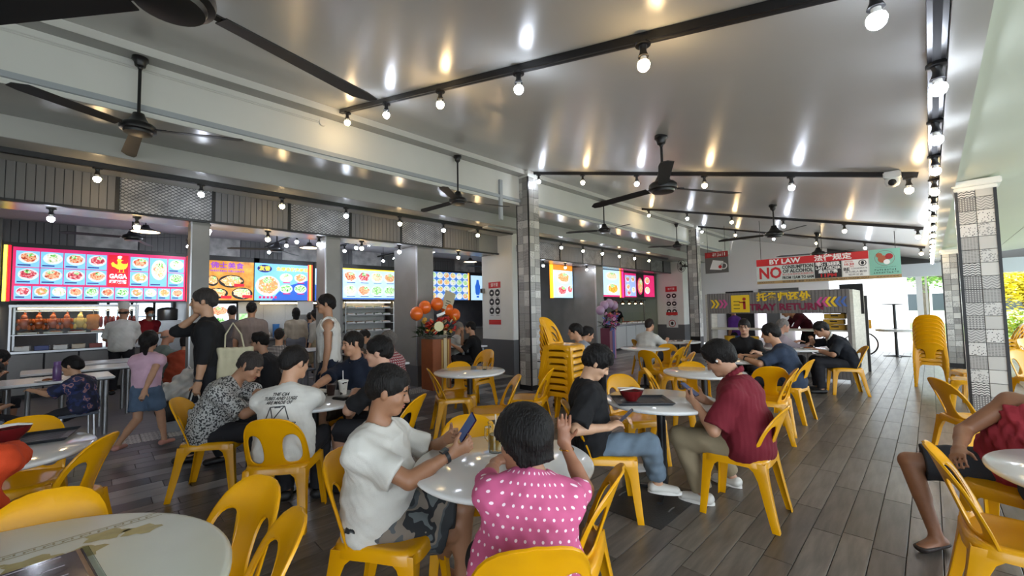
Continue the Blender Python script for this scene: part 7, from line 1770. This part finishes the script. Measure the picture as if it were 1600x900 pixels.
wrap_text(J5, [('THE C64', .065, .11), ('TUBES AND LUGS', .035, .22), ('ARE MADE OF', .005, .18), (seg2(frame, .007), -.065, 0), ('IDE CARBON FIBER.', -.145, .24), ('MAKING', -.175, .10)], M_ink, .032)
rg_ = random.Random(4); st_ = []
for row in range(3):
    for k in range(7):
        cx = -.10+.033*k; cz = .06-.045*row; st_ += [((cx-.010, cz-.014), (cx-.010, cz+.014)), ((cx-.010, cz+rg_.uniform(-.012, .012)), (cx+.012, cz+rg_.uniform(-.012, .012)))]
wrap_text(J8, [(seg2(st_, .006), 0, 0)], mat('print pale', 'a8a8a8', .6), .04, tilt=0)
# ================================================================== outside
M_pave = mat('pink paving', 'c0aea6', .7, noise=.15, nscale=2); M_grass = mat('lawn', '7c9a58', .9, noise=.3, nscale=3); M_road = mat('pale road', 'a9aaa8', .8)
sbox('ground_road', M_road, 'pale concrete ground outside', -60, 80, -60, 90, -.4, -.12)
sbox('ground_lawn', M_grass, 'sunlit lawn beyond the outside walkway', 7.2, 60, 9, 90, -.3, -.1)
sbox('ground_verge', M_grass, 'green verge beyond the bright exit', -1.5, 7.2, 25, 60, -.3, -.09)
pv = sbox('pavement_end', M_grout, 'pinkish paving beyond the far end of the hall', -6, 3.2, 17.6, 24, -.09, -.012)
_pt = plank_meshes(.6, .6, [M_pave])[0]; _pt.name = 'paver'
for i in range(15):
    for j in range(10): link('paver', _pt, None, pv, (-5.7+.6*i, 17.9+.6*j, -.002))
sbox('pavement_side', M_road, 'pale walkway outside the columns', 3.2, 5.2, -9, 30, -.2, -.03)
sbox('wall_outside', mat('bright rendered wall', 'dfe6ea', .6), 'bright white wall outside the far end', -9, -.62, 22, 22.3, 0, 6)
sbox('beam_exit', mat('exit beam paint', 'c4cdd4', .5), 'pale beam over the bright exit', -2.5, 4, 17.95, 18.2, 2.32, 2.72)
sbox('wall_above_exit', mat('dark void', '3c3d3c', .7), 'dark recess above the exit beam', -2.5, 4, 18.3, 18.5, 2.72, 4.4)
fr = sbox('door_1', mat('white door frame', 'dfe4e8', .4), 'white door frame post at the bright exit', -.30, -.16, 18.0, 18.12, 0, 2.32)
MB().box(-.10, -.05, 18.0, 18.1, 0, 2.32).build('door_leaf_edge', M_white, fr)
# upside-down table stacked on another outside
e = empty('round_table', (-.75, 16.25, 0), .3); tag(e, 'round table at the bright exit carrying an upturned one', 'table', 'round white dining tables')
link('tabletop', _tt, None, e, (0, 0, .745)); link('pole', _pole, None, e)
for k in range(4): link('foot', _ft, None, e, rz=k*math.pi/2)
e = empty('round_table', (-.75, 16.25, 1.495), .9); tag(e, 'upturned round table with its feet in the air at the exit', 'table', 'round white dining tables')
e.rotation_euler = (math.pi, 0, .5); link('tabletop', _tt, None, e, (0, 0, .745)); link('pole', _pole, None, e)
for k in range(4): link('foot', _ft, None, e, rz=k*math.pi/2)
# bicycle with a yellow crate
e = empty('bicycle', (-1.45, 15.9, 0), .15); tag(e, 'bicycle parked behind the tray counter with a yellow basket', 'bicycle')
for x_ in (-1.02, 0): MB().tube([(x_+.33*math.cos(t), 0, .35+.33*math.sin(t)) for t in np.linspace(0, 2*math.pi, 33)], .02, 8, cap=False).build('tyre', M_blackm, e, smooth=True)
for x_ in (-1.02, 0):
    for k in range(8): a_ = math.pi*k/8; MB().tube([(x_+.32*math.cos(a_), 0, .35+.32*math.sin(a_)), (x_-.32*math.cos(a_), 0, .35-.32*math.sin(a_))], .003, 4).build('spoke', M_steel, e)
fr_ = MB()
for a_, b_ in (((-1.02, 0, .35), (-.62, 0, .33)), ((-.62, 0, .33), (-.78, 0, .85)), ((-.74, 0, .78), (-.14, 0, .80)), ((-.62, 0, .33), (-.12, 0, .72)), ((-1.02, 0, .35), (-.76, 0, .75)), ((0, 0, .35), (-.15, 0, .95))): fr_.tube([a_, b_], .018, 8)
fr_.build('frame', M_steel, e, smooth=True); MB().tube([(-.2, -.25, 1.0), (-.14, 0, .97), (-.2, .25, 1.0)], .013, 8).build('handlebar', M_black, e); MB().bbox(-.9, -.66, -.07, .07, .86, .92, .02).build('saddle', M_blackm, e); MB().bbox(-.12, .20, -.17, .17, .80, 1.05, .01).build('basket', M_yel, e); MB().bbox(-.14, .1, .02, .3, .2, .75, .01).build('pannier', mat('yellow pannier', 'e8c41c', .5), e)
# outside tables and chairs on the right
round_table(1.45, 8.6, 'white table outside beyond the bold patterned column'); chair(1.05, 9.3, -50, 'yellow chair behind the outside white table'); chair(1.25, 7.75, 80, 'yellow chair in front of the outside white table'); chair(2.1, 8.9, 190, 'yellow chair right of the outside white table')
round_table(1.9, 11.6, 'second white table farther outside on the right'); chair(1.4, 12.1, -40, 'yellow chair left of the farther outside table'); chair(2.4, 12.2, 230, 'yellow chair right of the farther outside table')
for k in range(4): chair(1.1, 14.2, 180, '%s chair from the floor in the small outside yellow stack' % ORD[k], z=.08*k, group='stacked yellow chairs outside')
# railing
e = empty('railing', (3.3, 14, 0)); tag(e, 'pale metal railing along the outside walkway', 'railing'); M_rail = mat('pale railing', 'c9d0d2', .4)
for i in range(14): MB().tube([(0, -6+1.2*i, -.1), (0, -6+1.2*i, 1.0)], .025, 8).build('post', M_rail, e)
for z in (.35, .68, 1.0): MB().tube([(0, -6.4, z), (0, 10, z)], .022, 8).build('rail', M_rail, e)
# trees, shrubs and a house
def tree(x, y, h, r, label, c1, c2, n=2600, trunk=True, seed=1, sq=.8, leaf=.16, cz=None):
    e = empty('tree', (x, y, -.1)); tag(e, label, 'tree', 'trees outside'); rn_ = random.Random(seed)
    cz = cz or h-r*sq*.8
    if trunk:
        t_ = MB(); t_.tube([(0, 0, 0), (.1, .05, h*.3), (-.05, .1, h*.6), (.1, 0, cz)], [.2*h/7, .16*h/7, .12*h/7, .06*h/7], 8)
        for k in range(5): a_ = k*1.26; t_.tube([(0, .05, h*.35+.06*k*h), (math.cos(a_)*r*.4, math.sin(a_)*r*.4, cz-.1*r), (math.cos(a_)*r*.7, math.sin(a_)*r*.7, cz+.25*r)], [.08*h/7, .05*h/7, .02*h/7], 6)
        t_.build('trunk', mat('tree bark', '5a5044', .9, noise=.3, nscale=6), e, smooth=True)
    lob = [(rn_.uniform(-.6, .6)*r, rn_.uniform(-.6, .6)*r, cz+rn_.uniform(-.5, .6)*r*sq, rn_.uniform(.35, .6)*r) for _ in range(11)]
    for ci, c in enumerate((c1, c2)):
        b = MB(); vs, fs = [], []
        for k in range(n//2):
            lx, ly, lz, lr = lob[rn_.randrange(len(lob))]
            u, v = rn_.uniform(-1, 1), rn_.uniform(0, 6.283); q = math.sqrt(1-u*u); rad = lr*rn_.uniform(.7, 1.05)
            p = Vector((lx+rad*q*math.cos(v), ly+rad*q*math.sin(v), lz+rad*u*.8)); d = Vector((rn_.uniform(-1, 1), rn_.uniform(-1, 1), rn_.uniform(-.4, .4))).normalized(); s2 = d.cross(Vector((rn_.uniform(-1, 1), rn_.uniform(-1, 1), 1))).normalized(); L = leaf*rn_.uniform(.7, 1.3)
            i0 = len(vs); vs += [p, p+d*L*.5+s2*L*.3, p+d*L, p+d*L*.5-s2*L*.3]; fs.append((i0, i0+1, i0+2, i0+3))
        b.add(vs, fs); b.build('foliage', mat('leaves '+c, c, .6), e, kind='stuff')
tree(.75, 30, 6, 2.0, 'spreading green tree beyond the exit', '4f7a2c', '83a84a', seed=2, cz=3.2); tree(-.3, 37, 8, 2.8, 'farther green tree behind the exit door frame', '4c6e30', '7a9a50', seed=3, cz=4.5)
tree(2.45, 24.5, 3.4, 1.3, 'bright yellow-green tree right of the bold patterned column', 'c2b418', 'dfd24a', seed=4, cz=2.0, n=3400); tree(2.2, 20.0, 1.6, .7, 'low yellow-green shrub right of the column', 'b5b61e', '8fae2a', trunk=False, seed=5, cz=.7, leaf=.12)
tree(4.6, 32, 8.0, 3.2, 'dense dark green tree at the right edge', '2c4a22', '47702c', seed=6, cz=3.6, n=3600); tree(2.6, 40, 10, 4.2, 'tall dark tree far behind the yellow one', '2a4424', '3f6030', seed=7, cz=5.5, n=3600); tree(8.0, 42, 9, 4, 'distant green tree between the columns', '57803a', '7fa552', seed=8, cz=4.5)
for k, (x_, y_) in enumerate(((4.6, 15.2), (4.7, 12.6), (4.9, 10.4), (4.3, 20.5))): tree(x_+1.4, y_, 1.3, .7, '%s low hedge shrub along the outside walkway' % ORD[k], '4d7a2c', '86b34a', trunk=False, seed=20+k, cz=.5, leaf=.11, n=1500)
e = empty('house', (1.6, 48, -.1)); tag(e, 'white house far beyond the trees', 'house'); MB().box(-4, 4, -2, 2, 0, 6).build('wall', M_white, e); MB().add([(-4.5, -2.5, 6), (4.5, -2.5, 6), (4.5, 2.5, 6), (-4.5, 2.5, 6), (-3, 0, 8), (3, 0, 8)], [(0, 1, 5, 4), (1, 2, 5), (2, 3, 4, 5), (3, 0, 4), (0, 3, 2, 1)]).build('roof', mat('house roof', '7a6a60', .8), e)
for i in range(4):
    for j in range(2): MB().box(-3.3+1.8*i, -2.3+1.8*i, -2.05, -2, 1+2.4*j, 2.3+2.4*j).build('window', mat('house window', '3a4248', .3), e)
